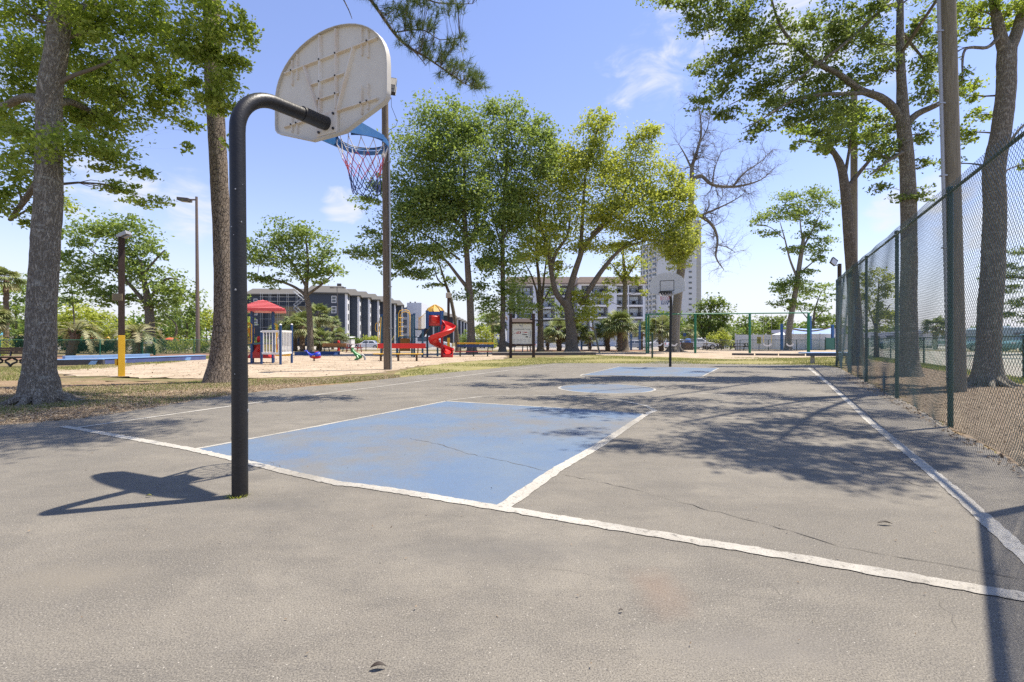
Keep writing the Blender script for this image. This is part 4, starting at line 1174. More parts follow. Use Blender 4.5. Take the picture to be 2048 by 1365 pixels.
for (q, r) in dn[len(dn) // 6:]:
    for _ in range(2 if r < .19 else 0):
        if random.random() > .8: continue
        dd = Vector((random.gauss(.1, .8), random.gauss(0, .6), random.gauss(.15, .8))).normalized()
        twigs(tw, q, dd, random.uniform(.7, 1.9), max(.022, r * .3), 3)
tw.build('twigs', BK_BRANCH, dt, True, kind='stuff')
tree('oak_tree', 'tall open-crowned tree standing before the white panel fence', 'tree', 52,
     [(1576, 703, .36), (1578, 660, .30), (1588, 600, .27), (1596, 550, .25), (1602, 510, .22), (1608, 470, .15)],
     [[(1594, 555, .14), (1580, 520, .1), (1570, 480, .07), (1560, 445, .03)], [(1604, 500, .12), (1625, 460, .08), (1640, 430, .03)], [(1596, 550, .1), (1625, 525, .06), (1645, 505, .03)], [(1606, 490, .1), (1600, 440, .06), (1600, 400, .03)],
      [(1570, 480, .05), (1540, 455, .04), (1512, 452, .02)]],
     [(1600, 390, 38, 16), (1632, 400, 30, 18), (1655, 415, 20, 14), (1570, 415, 34, 14), (1535, 432, 34, 12), (1540, 466, 28, 8), (1515, 445, 18, 8), (1600, 430, 40, 16), (1645, 450, 26, 14), (1650, 480, 20, 10), (1620, 500, 34, 14), (1585, 500, 26, 10),
      (1640, 520, 20, 10), (1575, 562, 34, 14), (1558, 580, 22, 10), (1600, 575, 36, 14), (1565, 600, 24, 12), (1550, 610, 14, 6), (1612, 545, 26, 9), (1620, 470, 26, 10), (1585, 610, 14, 10)], .23, LF_GUM, BK_OAKL, 1.25, tb=.05)
tree('oak_tree', 'rounded dark green tree right of the tower block, beyond the picnic tables', 'tree', 66,
     [(1418, 700, .3), (1418, 670, .25), (1420, 640, .18), (1422, 610, .08)], [[(1408, 700, .2), (1405, 660, .14), (1395, 640, .05)], [(1436, 700, .2), (1438, 660, .14), (1445, 640, .05)]],
     [(1425, 605, 24, 16), (1405, 620, 24, 16), (1445, 622, 20, 18), (1395, 645, 22, 16), (1425, 640, 30, 18), (1448, 650, 18, 18), (1400, 665, 22, 12), (1435, 668, 26, 12)], .32, LF_DARK, BK_OAK, 1.5)
tree('oak_tree', 'small spreading tree beyond the swings, left of the fence end', 'tree', 66,
     [(1622, 700, .22), (1625, 660, .18), (1630, 620, .12), (1640, 590, .05)], [[(1626, 650, .1), (1600, 620, .05)], [(1628, 640, .1), (1650, 620, .05)]],
     [(1640, 575, 26, 9), (1615, 590, 26, 9), (1660, 595, 18, 10), (1600, 612, 22, 9), (1640, 615, 22, 10), (1655, 640, 22, 14), (1625, 655, 30, 10), (1605, 665, 24, 8)], .28, LF_GUM, BK_OAK, 1.1)
# --- trees behind the tall fence
tree('oak_tree', 'tree trunk behind the far end of the tall green fence, leaning slightly left', 'tree', 21.5,
     [(1717, 738, .32), (1714, 690, .26), (1710, 620, .25), (1704, 540, .235), (1698, 470, .22), (1692, 400, .20), (1684, 340, .17), (1672, 312, .12), (1655, 285, .06)],
     [[(1692, 380, .12), (1715, 350, .09), (1745, 315, .06), (1770, 290, .03)], [(1675, 315, .08), (1640, 290, .05), (1600, 280, .03)], [(1690, 350, .08), (1700, 290, .05), (1705, 240, .02)]],
     [(1650, 265, 40, 22), (1690, 250, 44, 26), (1735, 270, 40, 22), (1600, 262, 32, 16), (1780, 300, 36, 18), (1640, 300, 24, 14), (1760, 340, 30, 14), (1700, 225, 40, 20), (1740, 235, 30, 20), (1590, 290, 14, 10)], .14, LF_OAK, BK_OAK, 1.3, lump=.025, sides=20, tb=.06)
cast = []
for (x, y, z, r) in ((955, 770, 12.9, .7), (1040, 752, 13.4, .9), (1130, 822, 11.4, .6), (1230, 828, 11.0, .8), (1330, 825, 11, .8), (1400, 868, 9.9, .45), (1500, 905, 9.3, .6), (1460, 900, 9.3, .5), (1900, 905, 9, .4), (1760, 900, 9.3, .6), (1650, 900, 9.3, .6), (1010, 772, 12.6, .95), (1090, 768, 12.8, .9), (1170, 764, 13, .9), (1280, 760, 13.2, .9), (1080, 795, 12, .75), (1180, 798, 11.8, .9), (1250, 810, 11.6, .95), (1330, 800, 11.6, .95), (1420, 818, 11.2, .9), (1500, 790, 11.6, 1.0), (1570, 812, 11, .9),
                     (1650, 800, 11.2, 1.0), (1740, 785, 11.4, 1.0), (1650, 765, 12, 1.1), (1500, 765, 12.2, 1.0), (1390, 775, 12.2, 1.0), (1270, 890, 9.6, .50), (1370, 893, 9.4, .6), (1470, 885, 9.4, .7),
                     (1500, 862, 9.8, .65), (1580, 880, 9.5, .7), (1530, 925, 8.8, .55), (1620, 925, 8.8, .6), (1660, 952, 8.5, .55), (1720, 955, 8.4, .5), (1700, 915, 8.8, .6), (1790, 925, 8.8, .6), (1850, 925, 8.8, .5),
                     (1620, 850, 10, .7), (1700, 862, 9.8, .7), (1770, 870, 9.8, .75), (1850, 880, 9.4, .6), (1560, 838, 10.4, .7), (1790, 830, 10.4, .7), (1180, 865, 10.2, .4), (1700, 830, 10.5, .7), (1600, 740, 13.4, 1.2), (1450, 745, 13.4, 1.1), (1700, 752, 12.8, 1.1), (1440, 850, 10.2, .55)):
    s = P(x, y)
    cast.append((Vector((s.x + .3725 * z, s.y + .1325 * z, z)), r, r * .42))
near_c = [c for c in cast if c[0].y < 9.2]
far_c = [c for c in cast if c[0].y >= 9.2]
tree('oak_tree', 'tall oak behind the fence whose long limbs reach left over the court', 'tree', 15.1,
     [(1817, 753, .27), (1818, 690, .235), (1817, 600, .225), (1818, 500, .21), (1817, 400, .21), (1812, 300, .19), (1806, 240, .18), (1803, 170, .13), (1800, 90, .11), (1800, 0, .09), (1795, -150, .06)],
     [[(1807, 245, .14), (1785, 215, .12), (1760, 195, .11), (1720, 180, .1), (1680, 150, .085), (1630, 125, .07), (1590, 90, .055), (1560, 50, .04), (1540, -10, .03)],
      [(1735, 186, .07), (1690, 188, .06, -.3), (1640, 190, .05, -.5), (1580, 205, .035, -.8), (1530, 235, .02, -1), (1485, 258, .01, -1)],
      [(1812, 250, .12), (1835, 228, .1), (1870, 212, .08, -.3), (1910, 190, .05, -.5)],
      [(1800, 10, .07), (1770, 15, .05), (1720, 60, .045, -.3), (1680, 95, .04, -.5), (1620, 140, .03, -.6), (1560, 190, .02, -.8)],
      [(1800, 60, .05), (1840, 110, .035, .3), (1870, 140, .02, .5)], [(1620, 120, .04), (1560, 160, .03, .4), (1500, 190, .02, .8), (1450, 215, .01, 1)],
      [(1590, 90, .04), (1530, 90, .03, .4), (1460, 120, .02, .6), (1420, 130, .01, .6)],
      [(1814, 300, .06), (1780, 320, .04, -.3), (1740, 350, .02, -.6)], [(1800, -60, .06), (1700, -90, .05, -1), (1600, -110, .035, -2), (1500, -110, .02, -3)],
      [(1797, -120, .05), (1760, -250, .04, -2), (1700, -420, .03, -4)]],
     [(1330, 2, 26, 12), (1400, 14, 44, 25), (1450, 30, 50, 32), (1400, 50, 36, 17), (1500, 20, 44, 30), (1550, 60, 44, 35, .4), (1480, 70, 50, 25, .5), (1440, 118, 44, 20, .6), (1400, 138, 26, 12, .5), (1500, 120, 46, 27, .3),
      (1570, 150, 50, 32), (1450, 175, 46, 22, .6), (1520, 190, 54, 27, .3), (1400, 205, 26, 17, .5), (1450, 225, 34, 15, .2), (1590, 205, 54, 27, -.4), (1640, 175, 44, 30, .3), (1520, 245, 40, 15, -.8),
      (1620, 245, 50, 25, -.5), (1680, 215, 46, 32, .2), (1660, 270, 44, 20, .3), (1700, 150, 40, 30, .4), (1690, 60, 40, 32, -.3), (1640, 40, 44, 30), (1610, 95, 40, 22, -.4), (1740, 90, 40, 30, .4), (1740, 30, 44, 30),
      (1760, 140, 36, 30), (1840, 130, 30, 37, .4), (1840, 60, 34, 40), (1860, 180, 34, 22, .2), (1770, 250, 34, 25, .4), (1840, 270, 26, 20, .2), (1850, 330, 24, 12), (1760, 375, 26, 10, -.3), (1820, 395, 34, 11, -.2), (1780, 300, 30, 20, .2),
      (1740, 300, 20, 15), (1850, 385, 20, 12, .3), (1500, 275, 18, 10, -.8), (1470, 145, 40, 17, .2), (1650, 110, 40, 25, .5)],
     .095, LF_DARK, BK_OAKL, 1.45, lump=.03, sides=28, tb=.22, world_blobs=far_c, trunk_step=.14)
tree('oak_tree', 'forked oak trunk nearest the right edge, seen through the fence mesh', 'tree', 12.1,
     [(1975, 772, .29), (1976, 700, .24), (1982, 600, .24), (1987, 500, .23), (1990, 410, .22), (1988, 335, .22), (2003, 260, .2), (2012, 180, .19), (2013, 120, .19), (2014, 95, .18)],
     [[(2013, 115, .14), (1998, 60, .12), (1988, 0, .1), (1975, -100, .08, -.6), (1900, -300, .05, -2), (1800, -500, .04, -4)], [(2015, 110, .14), (2035, 60, .12), (2050, 0, .1), (2080, -100, .06)],
      [(2000, 70, .05), (1975, 95, .04, -.2), (1930, 100, .03, -.3), (1925, 160, .015, -.4)], [(1982, -60, .06, -.4), (1940, -220, .05, -3), (1960, -500, .04, -5.4)],
      [(1989, 340, .05), (2030, 270, .03), (2060, 240, .02)]],
     [(1950, 15, 44, 20), (1990, 40, 34, 22, .3), (2030, 15, 40, 24, -.2), (1940, 55, 28, 18, .2), (1905, 30, 24, 22, .3), (1930, 190, 22, 16, .5), (1960, 230, 26, 18, .8), (1920, 270, 30, 18, .9), (1950, 170, 20, 12, .8), (1900, 110, 18, 24, .3), (1900, 330, 24, 14, 1), (2045, 330, 12, 8), (1940, 280, 14, 10, 1), (1926, 150, 14, 22, -.4), (1920, 190, 12, 10, -.4)],
     .082, LF_OAK, BK_OAKL, 1.4, lump=.035, sides=32, flare=1.35, tb=.12, world_blobs=near_c, trunk_step=.12, roots=8)
tree('young_tree', 'bushy young tree behind the far part of the tall fence', 'tree', 31,
     [(1752, 716, .12), (1752, 670, .1), (1755, 620, .07), (1758, 560, .03)], [[(1752, 660, .06), (1735, 610, .03)], [(1753, 650, .06), (1780, 610, .03)]],
     [(1750, 560, 24, 20), (1775, 580, 24, 20), (1735, 595, 24, 22), (1765, 620, 30, 22), (1740, 635, 26, 18), (1785, 640, 20, 18), (1725, 560, 12, 12), (1755, 660, 24, 10)], .17, LF_LIVE, BK_OAK, 1.1, tb=-.12)
tree('pine_tree', 'dark short-needled pine crown at the right edge beyond the road', 'tree', 30,
     [(2075, 725, .2), (2070, 640, .17), (2060, 560, .12), (2050, 500, .05)], [[(2062, 560, .06), (2020, 555, .04), (1985, 560, .02)], [(2065, 600, .06), (2020, 620, .03)]],
     [(2040, 505, 26, 10), (2010, 530, 34, 9), (2040, 550, 34, 12), (1980, 556, 18, 7), (2010, 580, 34, 10), (2040, 605, 30, 12), (2010, 630, 30, 9), (1985, 600, 16, 6), (2050, 640, 20, 8)], .15, LF_DARK, BK_PINE, 1.2, wr=.3)

# --- background trees along the left and centre
bgt = [
 ('pale yellow-green tree behind the pindo palms at the left', 66, 170, [(150, 630, 40, 26), (200, 640, 46, 26), (120, 650, 36, 24), (170, 665, 60, 16), (230, 660, 40, 18)], LF_LIVE),
 ('airy pine-like tree left of the rounded oak', 62, 147, [(142, 562, 22, 8), (150, 585, 26, 9), (135, 600, 22, 9), (160, 605, 24, 10), (150, 540, 12, 8)], LF_DARK),
 ('bright green tree filling the far left edge', 60, 30, [(30, 600, 30, 22), (60, 640, 34, 24), (10, 640, 34, 26), (95, 625, 24, 22), (40, 668, 50, 12), (-40, 610, 50, 40), (-60, 650, 50, 30)], LF_GUM),
 ('tall hazy tree behind the trunk of the left oak', 74, 60, [(60, 560, 20, 14), (30, 575, 20, 14), (120, 600, 24, 18), (80, 600, 30, 18)], LF_GUM),
 ('green tree between the lamp post and the pine', 64, 372, [(360, 620, 28, 18), (392, 612, 18, 16), (345, 645, 30, 18), (395, 640, 26, 20), (375, 668, 36, 12)], LF_GUM),
 ('dark trunked tree just right of the rounded oak', 58, 350, [(330, 625, 26, 14), (350, 600, 26, 12), (310, 640, 22, 14)], LF_DARK),
 ('yellow-green tree seen between the pine trunk and the hoop pole', 62, 455, [(450, 640, 30, 20), (480, 650, 26, 22), (420, 640, 20, 24), (460, 670, 36, 12)], LF_LIVE),
 ('green tree behind the red roof at the building corner', 70, 492, [(490, 600, 12, 16), (494, 640, 14, 20), (488, 665, 16, 14)], LF_GUM),
 ('tree behind the stepped end of the dark building', 90, 960, [(965, 640, 18, 16), (950, 660, 20, 12), (975, 660, 20, 12)], LF_GUM),
 ('small round tree behind the middle swing post', 72, 1492, [(1480, 650, 20, 12), (1500, 645, 20, 14), (1470, 664, 26, 10), (1505, 665, 24, 10)], LF_GUM),
 ('small dark tree behind the third swing bay', 70, 1535, [(1530, 640, 24, 10), (1552, 650, 22, 12), (1525, 660, 26, 10), (1565, 640, 18, 12), (1550, 664, 26, 8)], LF_DARK),
 ('low green tree above the blue awning', 72, 1652, [(1640, 635, 18, 10), (1665, 640, 20, 12), (1680, 655, 20, 12), (1620, 650, 16, 8), (1650, 655, 24, 8)], LF_DARK),
]
for lab, Y_, x_, bl, lm_ in bgt:
    tree('background_tree', lab, 'tree', Y_, [(x_, 702, .2), (x_, 680, .16), (x_ + 2, 650, .1), (bl[0][0], bl[0][1] + 5, .04)], [], bl, .34, lm_, BK_BRANCH, 1.15, group=None, sides=8, clumps=10)

# --- palms
def sabal(px, py_c, Y, r, label, name='cabbage_palm', nf=46, tk=.2, tint0=.5, hang=.25):
    base = Vector(((px - 1024) / F * Y, Y, gz(Y))); top = Q(px, py_c, Y)
    t = thing(name, label, 'palm tree', base)
    h = top.z - base.z
    mb = MB(); n = max(4, int(h / .2))
    mb.tube([base + Z * (h * i / n) + Vector((.03 * math.sin(i), 0, 0)) for i in range(n + 1)], [tk * (1.15 if i % 2 else .95) for i in range(n + 1)], 9, lump=.05)
    for k in range(int(26 * min(1.5, h))):
        a = random.uniform(0, 6.28); z = random.uniform(.1, h)
        d = Vector((math.cos(a), math.sin(a), 0)); p = base + Z * z + d * tk * .9
        mb.beam(p, p + d * .12 + Z * .16, .07, .02)
    mb.build('trunk', M_TRUNKPALM, t)
    ml = MB(); st = MB()
    for k in range(nf):
        a = random.uniform(0, 6.28); el = math.asin(random.uniform(-hang - .35, .98))
        d = Vector((math.cos(a) * math.cos(el), math.sin(a) * math.cos(el), math.sin(el)))
        L = r * random.uniform(.42, .6)
        c = top + d * L
        st.tube([top, top + d * L * .5 + Z * .03, c], [.018, .014, .01], 3, False)
        side = d.cross(Z).normalized(); upv = side.cross(d)
        dry = .35 if el < -.3 else 0
        nl = 15; tn = np.clip(tint0 + random.gauss(0, .15) + dry, 0, 1)
        v = []; f = []
        for j in range(nl):
            b = (j / (nl - 1) - .5) * 2 * R(105)
            dl = (d * math.cos(b) + side * math.sin(b)).normalized()
            fl = r * random.uniform(.45, .62) * (1 - .25 * abs(b) / 2)
            tip = c + dl * fl - Z * (fl * (.25 + .35 * (abs(b) / 2)))
            wv = (side * math.cos(b) - d * math.sin(b)) * (.028 + r * .018)
            mid = c + dl * fl * .5 + upv * .02
            i0 = len(v); v += [c, mid + wv, tip, mid - wv]; f.append((i0, i0 + 1, i0 + 2, i0 + 3))
        ml.add(v, np.array(f), 0, np.full(len(v), tn))
    st.build('stalks', M_TRUNKPALM, t, kind='stuff'); ml.build('fronds', LF_PALM, t, kind='stuff')
    return t
def pindo(px, py_c, Y, r, label, lean=0., nf=28):
    base = Vector(((px + lean - 1024) / F * Y, Y, gz(Y))); top = Q(px, py_c, Y)
    t = thing('pindo_palm', label, 'palm tree', base)
    mb = MB(); n = 8
    mb.tube([base.lerp(top, i / n) for i in range(n + 1)], [.26 * (1.12 if i % 2 else .95) for i in range(n + 1)], 9, lump=.07)
    for k in range(40):
        a = random.uniform(0, 6.28); s = random.uniform(.3, 1); d = Vector((math.cos(a), math.sin(a), 0)); p = base.lerp(top, s) + d * .2
        mb.beam(p, p + d * .2 + Z * .4, .06, .03)
    mb.build('trunk', M_TRUNKPALM, t)
    ml = MB(); st = MB()
    for k in range(nf):
        a = random.uniform(0, 6.28); el = random.uniform(.05, 1.35)
        d = Vector((math.cos(a), math.sin(a), 0)); side = d.cross(Z)
        L = r * random.uniform(.85, 1.15); pts = []
        n = 12; p = top.copy(); e = el
        for i in range(n):
            pts.append(p.copy()); p = p + (d * math.cos(e) + Z * math.sin(e)) * (L / n); e -= random.uniform(.12, .24)
        st.tube(pts, [.035 * (1 - .8 * i / n) for i in range(n)], 3, False)
        v = []; f = []
        for i in range(2, n):
            for q_ in (0, .5):
                if i == n - 1 and q_: continue
                b = pts[i].lerp(pts[min(i + 1, n - 1)], q_)
                fl = .34 * math.sin(math.pi * (i / n * .8 + .12)) * r / 1.6
                tg = (pts[min(i + 1, n - 1)] - pts[i - 1]).normalized()
                for s in (-1, 1):
                    tip = b + side * s * fl * .7 + tg * fl * .5 - Z * fl * random.uniform(.1, .5) + Z * fl * .3
                    w = tg * .045
                    i0 = len(v); v += [b - w, b + w, tip]; f.append((i0, i0 + 1, i0 + 2))
        ml.add(v, np.array(f), 0, np.full(len(v), min(1, max(0, .5 + random.gauss(0, .2)))))
    st.build('stalks', LF_PINDO, t, kind='stuff'); ml.build('fronds', LF_PINDO, t, kind='stuff')
    return t
sabal(12, 560, 46, 1.7, 'tall cabbage palm at the left edge with slim trunk', nf=44)
sabal(-20, 640, 40, 1.7, 'drooping palm cut by the left edge of the view', nf=36)
pindo(152, 668, 33, 2.1, 'pindo palm with leaning trunk behind the dark timber beam', lean=-12)
pindo(275, 672, 35, 2.5, 'wide arching pindo palm behind the brown and yellow post', nf=34)
for (x, y, Y_, r, lab) in ((590, 652, 50, 1.7, 'cabbage palm left of the spreading oak trunk, before the scaffolding'), (637, 632, 52, 1.8, 'cabbage palm just right of the spreading oak trunk'),
                         (665, 645, 60, 1.2, 'small tall palm in front of the middle of the dark building wall'), (678, 672, 56, 1.3, 'low palm beside the white container'), (605, 655, 48, 1.9, 'dense low palm behind the spreading oak trunk'),
                         (640, 680, 49, 1.5, 'lowest palm right of the spreading oak, near the orange table'), (556, 662, 54, 1.3, 'palm seen above the white picket panel'),
                         (1240, 652, 47, 2.1, 'thick trunked palm under the shade sail'), (1215, 660, 50, 1.7, 'palm at the left end of the shade sail'), (1150, 668, 50, 1.9, 'palm behind the big live oak trunk'), (1118, 664, 49, 2.0, 'palm with golden skirt left of the big live oak trunk'),
                         (1095, 672, 52, 1.4, 'palm between the multi-stemmed tree and the live oak'), (1322, 660, 48, 1.8, 'palm with boots on its trunk left of the far hoop'), (1380, 664, 60, 1.3, 'palm right of the leaning dead trunk'), (1283, 662, 56, 1.5, 'palm behind the tall blue post'),
                         (1445, 672, 64, 1.3, 'palm in the shade behind the picnic tables'), (1180, 678, 56, 1.2, 'low pale palm behind the old swing legs'), (1870, 655, 60, 1.8, 'palm beyond the service road, behind the second utility pole'), (985, 640, 70, 1.6, 'palm in front of the pale building, left of the map board'),
                         (722, 640, 86, .1, '')):
    if lab: sabal(x, y, Y_, r, lab, nf=int(30 + r * 8), tk=.24 if r > 1.5 else .16, tint0=.45)

# --- hedges and shrubs
def shrub(px0, px1, py0, Y, label, lm=LF_SHRUB, leaf=.12, depth=1.0, dens=1.6, tb=0., name='shrub', cat='shrub'):
    a = Q(px0, py0, Y); b = Q(px1, py0, Y); w = b.x - a.x; h = a.z - gz(Y)
    base = Vector(((a.x + b.x) / 2, Y, gz(Y)))
    t = thing(name, label, cat, base)
    ml = MB(); st = MB()
    n = max(5, int(w / .35)); 
    for k in range(n * 3):
        x = a.x + w * rng.uniform(.03, .97); e = 1 - abs((x - base.x) / (w / 2)) ** 3 * .45
        z = base.z + h * e * rng.uniform(.25, .88); y = Y + rng.uniform(-.5, .5) * depth
        s = rng.uniform(.8, 1.2)
        add_leaves(ml, (x, y, z), (w / n * .75 * s, depth * .2, h * .14 * s), int(20 + dens * 45), leaf, .8, .6, rng.uniform(.3, .7) + tb)
        if k % 3 == 0: st.tube(curve((x, y, base.z - .05), (x, y, z), .06, 4), [.02, .015, .01, .006], 4, False)
    st.build('stems', BK_BRANCH, t, kind='stuff'); ml.build('foliage', lm, t, kind='stuff')
    return t
shrub(-40, 20, 674, 33, 'yellow-green bush behind the brown bench', LF_LIVE, tb=.15)
shrub(25, 62, 672, 40, 'dark round bush left of the oak trunk behind the green fence', LF_HEDGE, dens=3)
shrub(112, 140, 668, 41, 'dark bush right of the oak trunk behind the green fence', LF_HEDGE, dens=3)
shrub(150, 238, 681, 42, 'long dark hedge behind the low green fence', LF_HEDGE, name='hedge', cat='hedge', dens=5)
shrub(310, 352, 682, 41, 'low green hedge right of the fence gate', LF_HEDGE, name='hedge', cat='hedge', dens=4)
shrub(345, 392, 674, 40, 'bright clipped bush left of the lamp post', LF_LIVE, tb=.05)
shrub(392, 416, 676, 41, 'clipped bush right of the lamp post', LF_LIVE, tb=.0)
shrub(500, 545, 676, 52, 'green bush behind the low play tower', LF_SHRUB, leaf=.16)
shrub(692, 722, 673, 84, 'round purple-brown bush beside the dark building', LF_SHRUB, leaf=.25)
shrub(726, 756, 673, 86, 'clipped bright bush by the dark building', LF_LIVE, leaf=.25)
shrub(920, 945, 668, 66, 'loose pale green bush behind the white car', LF_GUM, leaf=.2)
shrub(948, 990, 655, 68, 'tall yellow-green bush right of the slide', LF_LIVE, leaf=.2, tb=.1)
shrub(1416, 1472, 665, 62, 'long clipped yellow-green hedge behind the picnic tables', LF_LIVE, leaf=.2, name='hedge', cat='hedge', tb=.1)
shrub(1362, 1392, 668, 66, 'bright green bush behind the trash bin', LF_LIVE, leaf=.18)

# far wood that reads as one mass
wood = MB(); wst = MB()
for x in np.arange(-900, 3100, 13):
    if 640 < x < 1290: continue
    Y_ = rng.uniform(150, 210); top = 640 + rng.uniform(-9, 9) + (14 if x > 1440 else -8) + (6 if x > 1720 else 0)
    a = Q(x, top, Y_)
    for k in range(5):
        z = a.z * rng.uniform(.12, .9)
        add_leaves(wood, (a.x + rng.uniform(-2, 2), Y_ + rng.uniform(-3, 3), z), (1.6, 1.2, a.z * .13), 46, 1.1, .8, .7, rng.uniform(.2, .8))
    wst.tube([Vector((a.x, Y_, gz(Y_) - .2)), Vector((a.x, Y_, a.z * .7))], [.35, .15], 5, False)
o = wood.build('distant_woodland', LF_SHRUB); tag(o, 'far line of mixed green woodland along the horizon', 'woodland', kind='stuff')
o = wst.build('distant_tree_stems', BK_BRANCH); tag(o, 'stems of the far woodland along the horizon', 'woodland', kind='stuff')

# --- grass blades, straw and litter
def in_poly(pts, x, y):
    n = len(pts); c = np.zeros(len(x), bool); j = n - 1
    for i in range(n):
        xi, yi, xj, yj = pts[i][0], pts[i][1], pts[j][0], pts[j][1]
        c ^= ((yi > y) != (yj > y)) & (x < (xj - xi) * (y - yi) / (yj - yi + 1e-12) + xi)
        j = i
    return c
def scatter(poly, n):
    p = np.array([(q[0], q[1]) for q in poly]); lo, hi = p.min(0), p.max(0); xs = []; tot = 0
    while tot < n:
        q = rng.uniform(lo, hi, (n * 2, 2)); k = in_poly(p, q[:, 0], q[:, 1]); xs.append(q[k]); tot += int(k.sum())
    return np.concatenate(xs)[:n]
def patchy(q, sc, th):
    s = np.sin(q[:, 0] * sc + 1.3 * np.sin(q[:, 1] * sc * .7)) + np.sin(q[:, 1] * sc * 1.3 + 1.7 * np.sin(q[:, 0] * sc * .5 + 2)) + rng.normal(0, .5, len(q))
    return q[s > th]
def blades(name, label, poly, n, h, m, w=.006, sc=1.4, th=-9, lean=.5, t0=.5):
    q = patchy(scatter(poly, n), sc, th); n = len(q)
    a = rng.uniform(0, 6.28, n); hh = h * rng.uniform(.5, 1.4, n)
    d = np.stack([np.cos(a), np.sin(a)], 1)
    b = np.stack([q[:, 0], q[:, 1], np.full(n, -.022)], 1)
    l = rng.normal(0, lean, (n, 2)) * hh[:, None]
    v = np.stack([b + np.concatenate([d * w, np.zeros((n, 1))], 1), b - np.concatenate([d * w, np.zeros((n, 1))], 1), b + np.concatenate([l, hh[:, None] + .01], 1)], 1).reshape(-1, 3)
    mb = MB(); mb.add(v, np.arange(n * 3).reshape(-1, 3), 0, np.repeat(np.clip(t0 + rng.normal(0, .25, n), 0, 1), 3))
    o = mb.build(name, m); return tag(o, label, 'grass', kind='stuff')
LF_GRASS = leaf_mat('grass_blades', [(.09, .15, .03), (.17, .22, .045), (.30, .30, .09), (.42, .36, .18)], .25, (.3, .36, .06), .7)
blades('grass', 'thin patchy grass on the strip between court and playground', PP([(800, 757), (969, 740), (1110, 727.5), (1290, 728), (1674, 732), (1690, 714), (1380, 716), (1180, 711), (1010, 718), (900, 725), (800, 745)]), 52000, .05, LF_GRASS, .011, .9, -.1, t0=.62)
blades('grass', 'sparse grass among pine straw along the left edge of the court', PP([(-80, 845), (0, 845), (240, 822), (461, 790), (640, 770), (800, 755), (800, 750), (640, 756), (400, 762), (200, 770), (0, 790), (-80, 800)]), 42000, .045, LF_GRASS, .006, 1.3, -.3, t0=.35)
blades('grass', 'dry grass round the benches and beams on the left', PP([(-200, 765), (60, 760), (110, 742), (250, 735), (420, 718), (420, 712), (110, 735), (-200, 735)]), 18000, .05, LF_GRASS, .012, .8, -.8, t0=.7)
blades('grass', 'grass verge behind the tall fence', [FB0 - fn * 1.2, FB1 - fn * 1.0, FB1 + fd * 8 - fn * .9, FB1 + fd * 8 + fn * .1, FB0 + fn * .1], 16000, .07, LF_GRASS, .009, 1.5, -1.5, t0=.35)
pb = P(478, 992)
def ring_tuft():
    n = 130; a = rng.uniform(0, 6.28, n); r = .052 + rng.exponential(.012, n)
    sel = (np.sin(a) < .35)
    a, r = a[sel], r[sel]; n = len(a)
    b = np.stack([pb.x + r * np.cos(a), pb.y + r * np.sin(a), np.full(n, 0.)], 1)
    d = np.stack([np.cos(a + 1.5), np.sin(a + 1.5), np.zeros(n)], 1) * .003
    tip = b + np.stack([np.cos(a) * .02, np.sin(a) * .02, rng.uniform(.008, .03, n)], 1) + rng.normal(0, .008, (n, 3)) * [1, 1, 0]
    mb = MB(); mb.add(np.stack([b + d, b - d, tip], 1).reshape(-1, 3), np.arange(n * 3).reshape(-1, 3), 0, np.repeat(np.clip(.6 + rng.normal(0, .2, n), 0, 1), 3))
    return tag(mb.build('weeds', LF_LIVE), 'small yellow-green weeds round the foot of the near hoop pole', 'weeds', kind='stuff')
ring_tuft()
def litter(name, label, poly, n, L, mats, tint0=.5, wr=.5, z=.0):
    q = scatter(poly, n); n = len(q)
    v, t = leaf_quads((0, 0, 0), (0, 0, 0), n, L, 2.2, wr, tint0)
    v = v.reshape(n, 4, 3) + np.stack([q[:, 0], q[:, 1], np.full(n, z) + rng.uniform(0, .012, n)], 1)[:, None]
    mb = MB(); mb.add(v.reshape(-1, 3), np.arange(n * 4).reshape(-1, 4), 0, t)
    return tag(mb.build(name, mats), label, 'leaf litter', kind='stuff')
LF_LITTER = leaf_mat('litter_leaves', [(.10, .07, .045), (.22, .155, .095), (.36, .275, .18), (.52, .42, .29)], .08, (.2, .12, .05), .8)
litter('leaf_litter', 'brown leaves and straw under the tall fence', PP([(1677, 735), (1734, 762), (1790, 791), (1855, 827), (1903, 859), (1975, 895), (2048, 934)]) + [Vector((4.4, 3.6, 0)), Vector((7.5, 3.2, 0)), Vector((12.5, 9, 0)), Vector((17, 20, 0))], 15000, .04, LF_LITTER, .55, .3)
litter('pine_straw', 'pine straw and dead leaves along the left edge of the court', PP([(-80, 852), (0, 852), (164, 838), (461, 791), (640, 768), (800, 755), (800, 750), (640, 757), (400, 765), (0, 775), (-80, 780)]), 42000, .06, LF_LITTER, .62, .22)
litter('pine_straw', 'dead leaves scattered over the left play sand', PP([(110, 744), (260, 754), (520, 756), (740, 747), (880, 727), (1010, 717), (900, 706), (560, 707), (250, 735)]), 1600, .06, LF_LITTER, .35, .5)

litter('court_debris', 'tiny seeds, grit and leaf crumbs scattered over the asphalt court', [Vector((-9, .6, 0)), Vector((3, .6, 0)), Vector((11.5, 17.5, 0)), Vector((2, 20.5, 0)), Vector((-6.2, 6.4, 0))], 1500, .013, LF_LITTER, .25, .5, .006)
litter('court_debris', 'dry leaves caught along the right edge of the court', PP([(1690, 760), (1800, 815), (1903, 875), (2048, 960), (2048, 934), (1903, 857), (1790, 790), (1690, 740)]), 900, .04, LF_LITTER, .5, .5, .006)
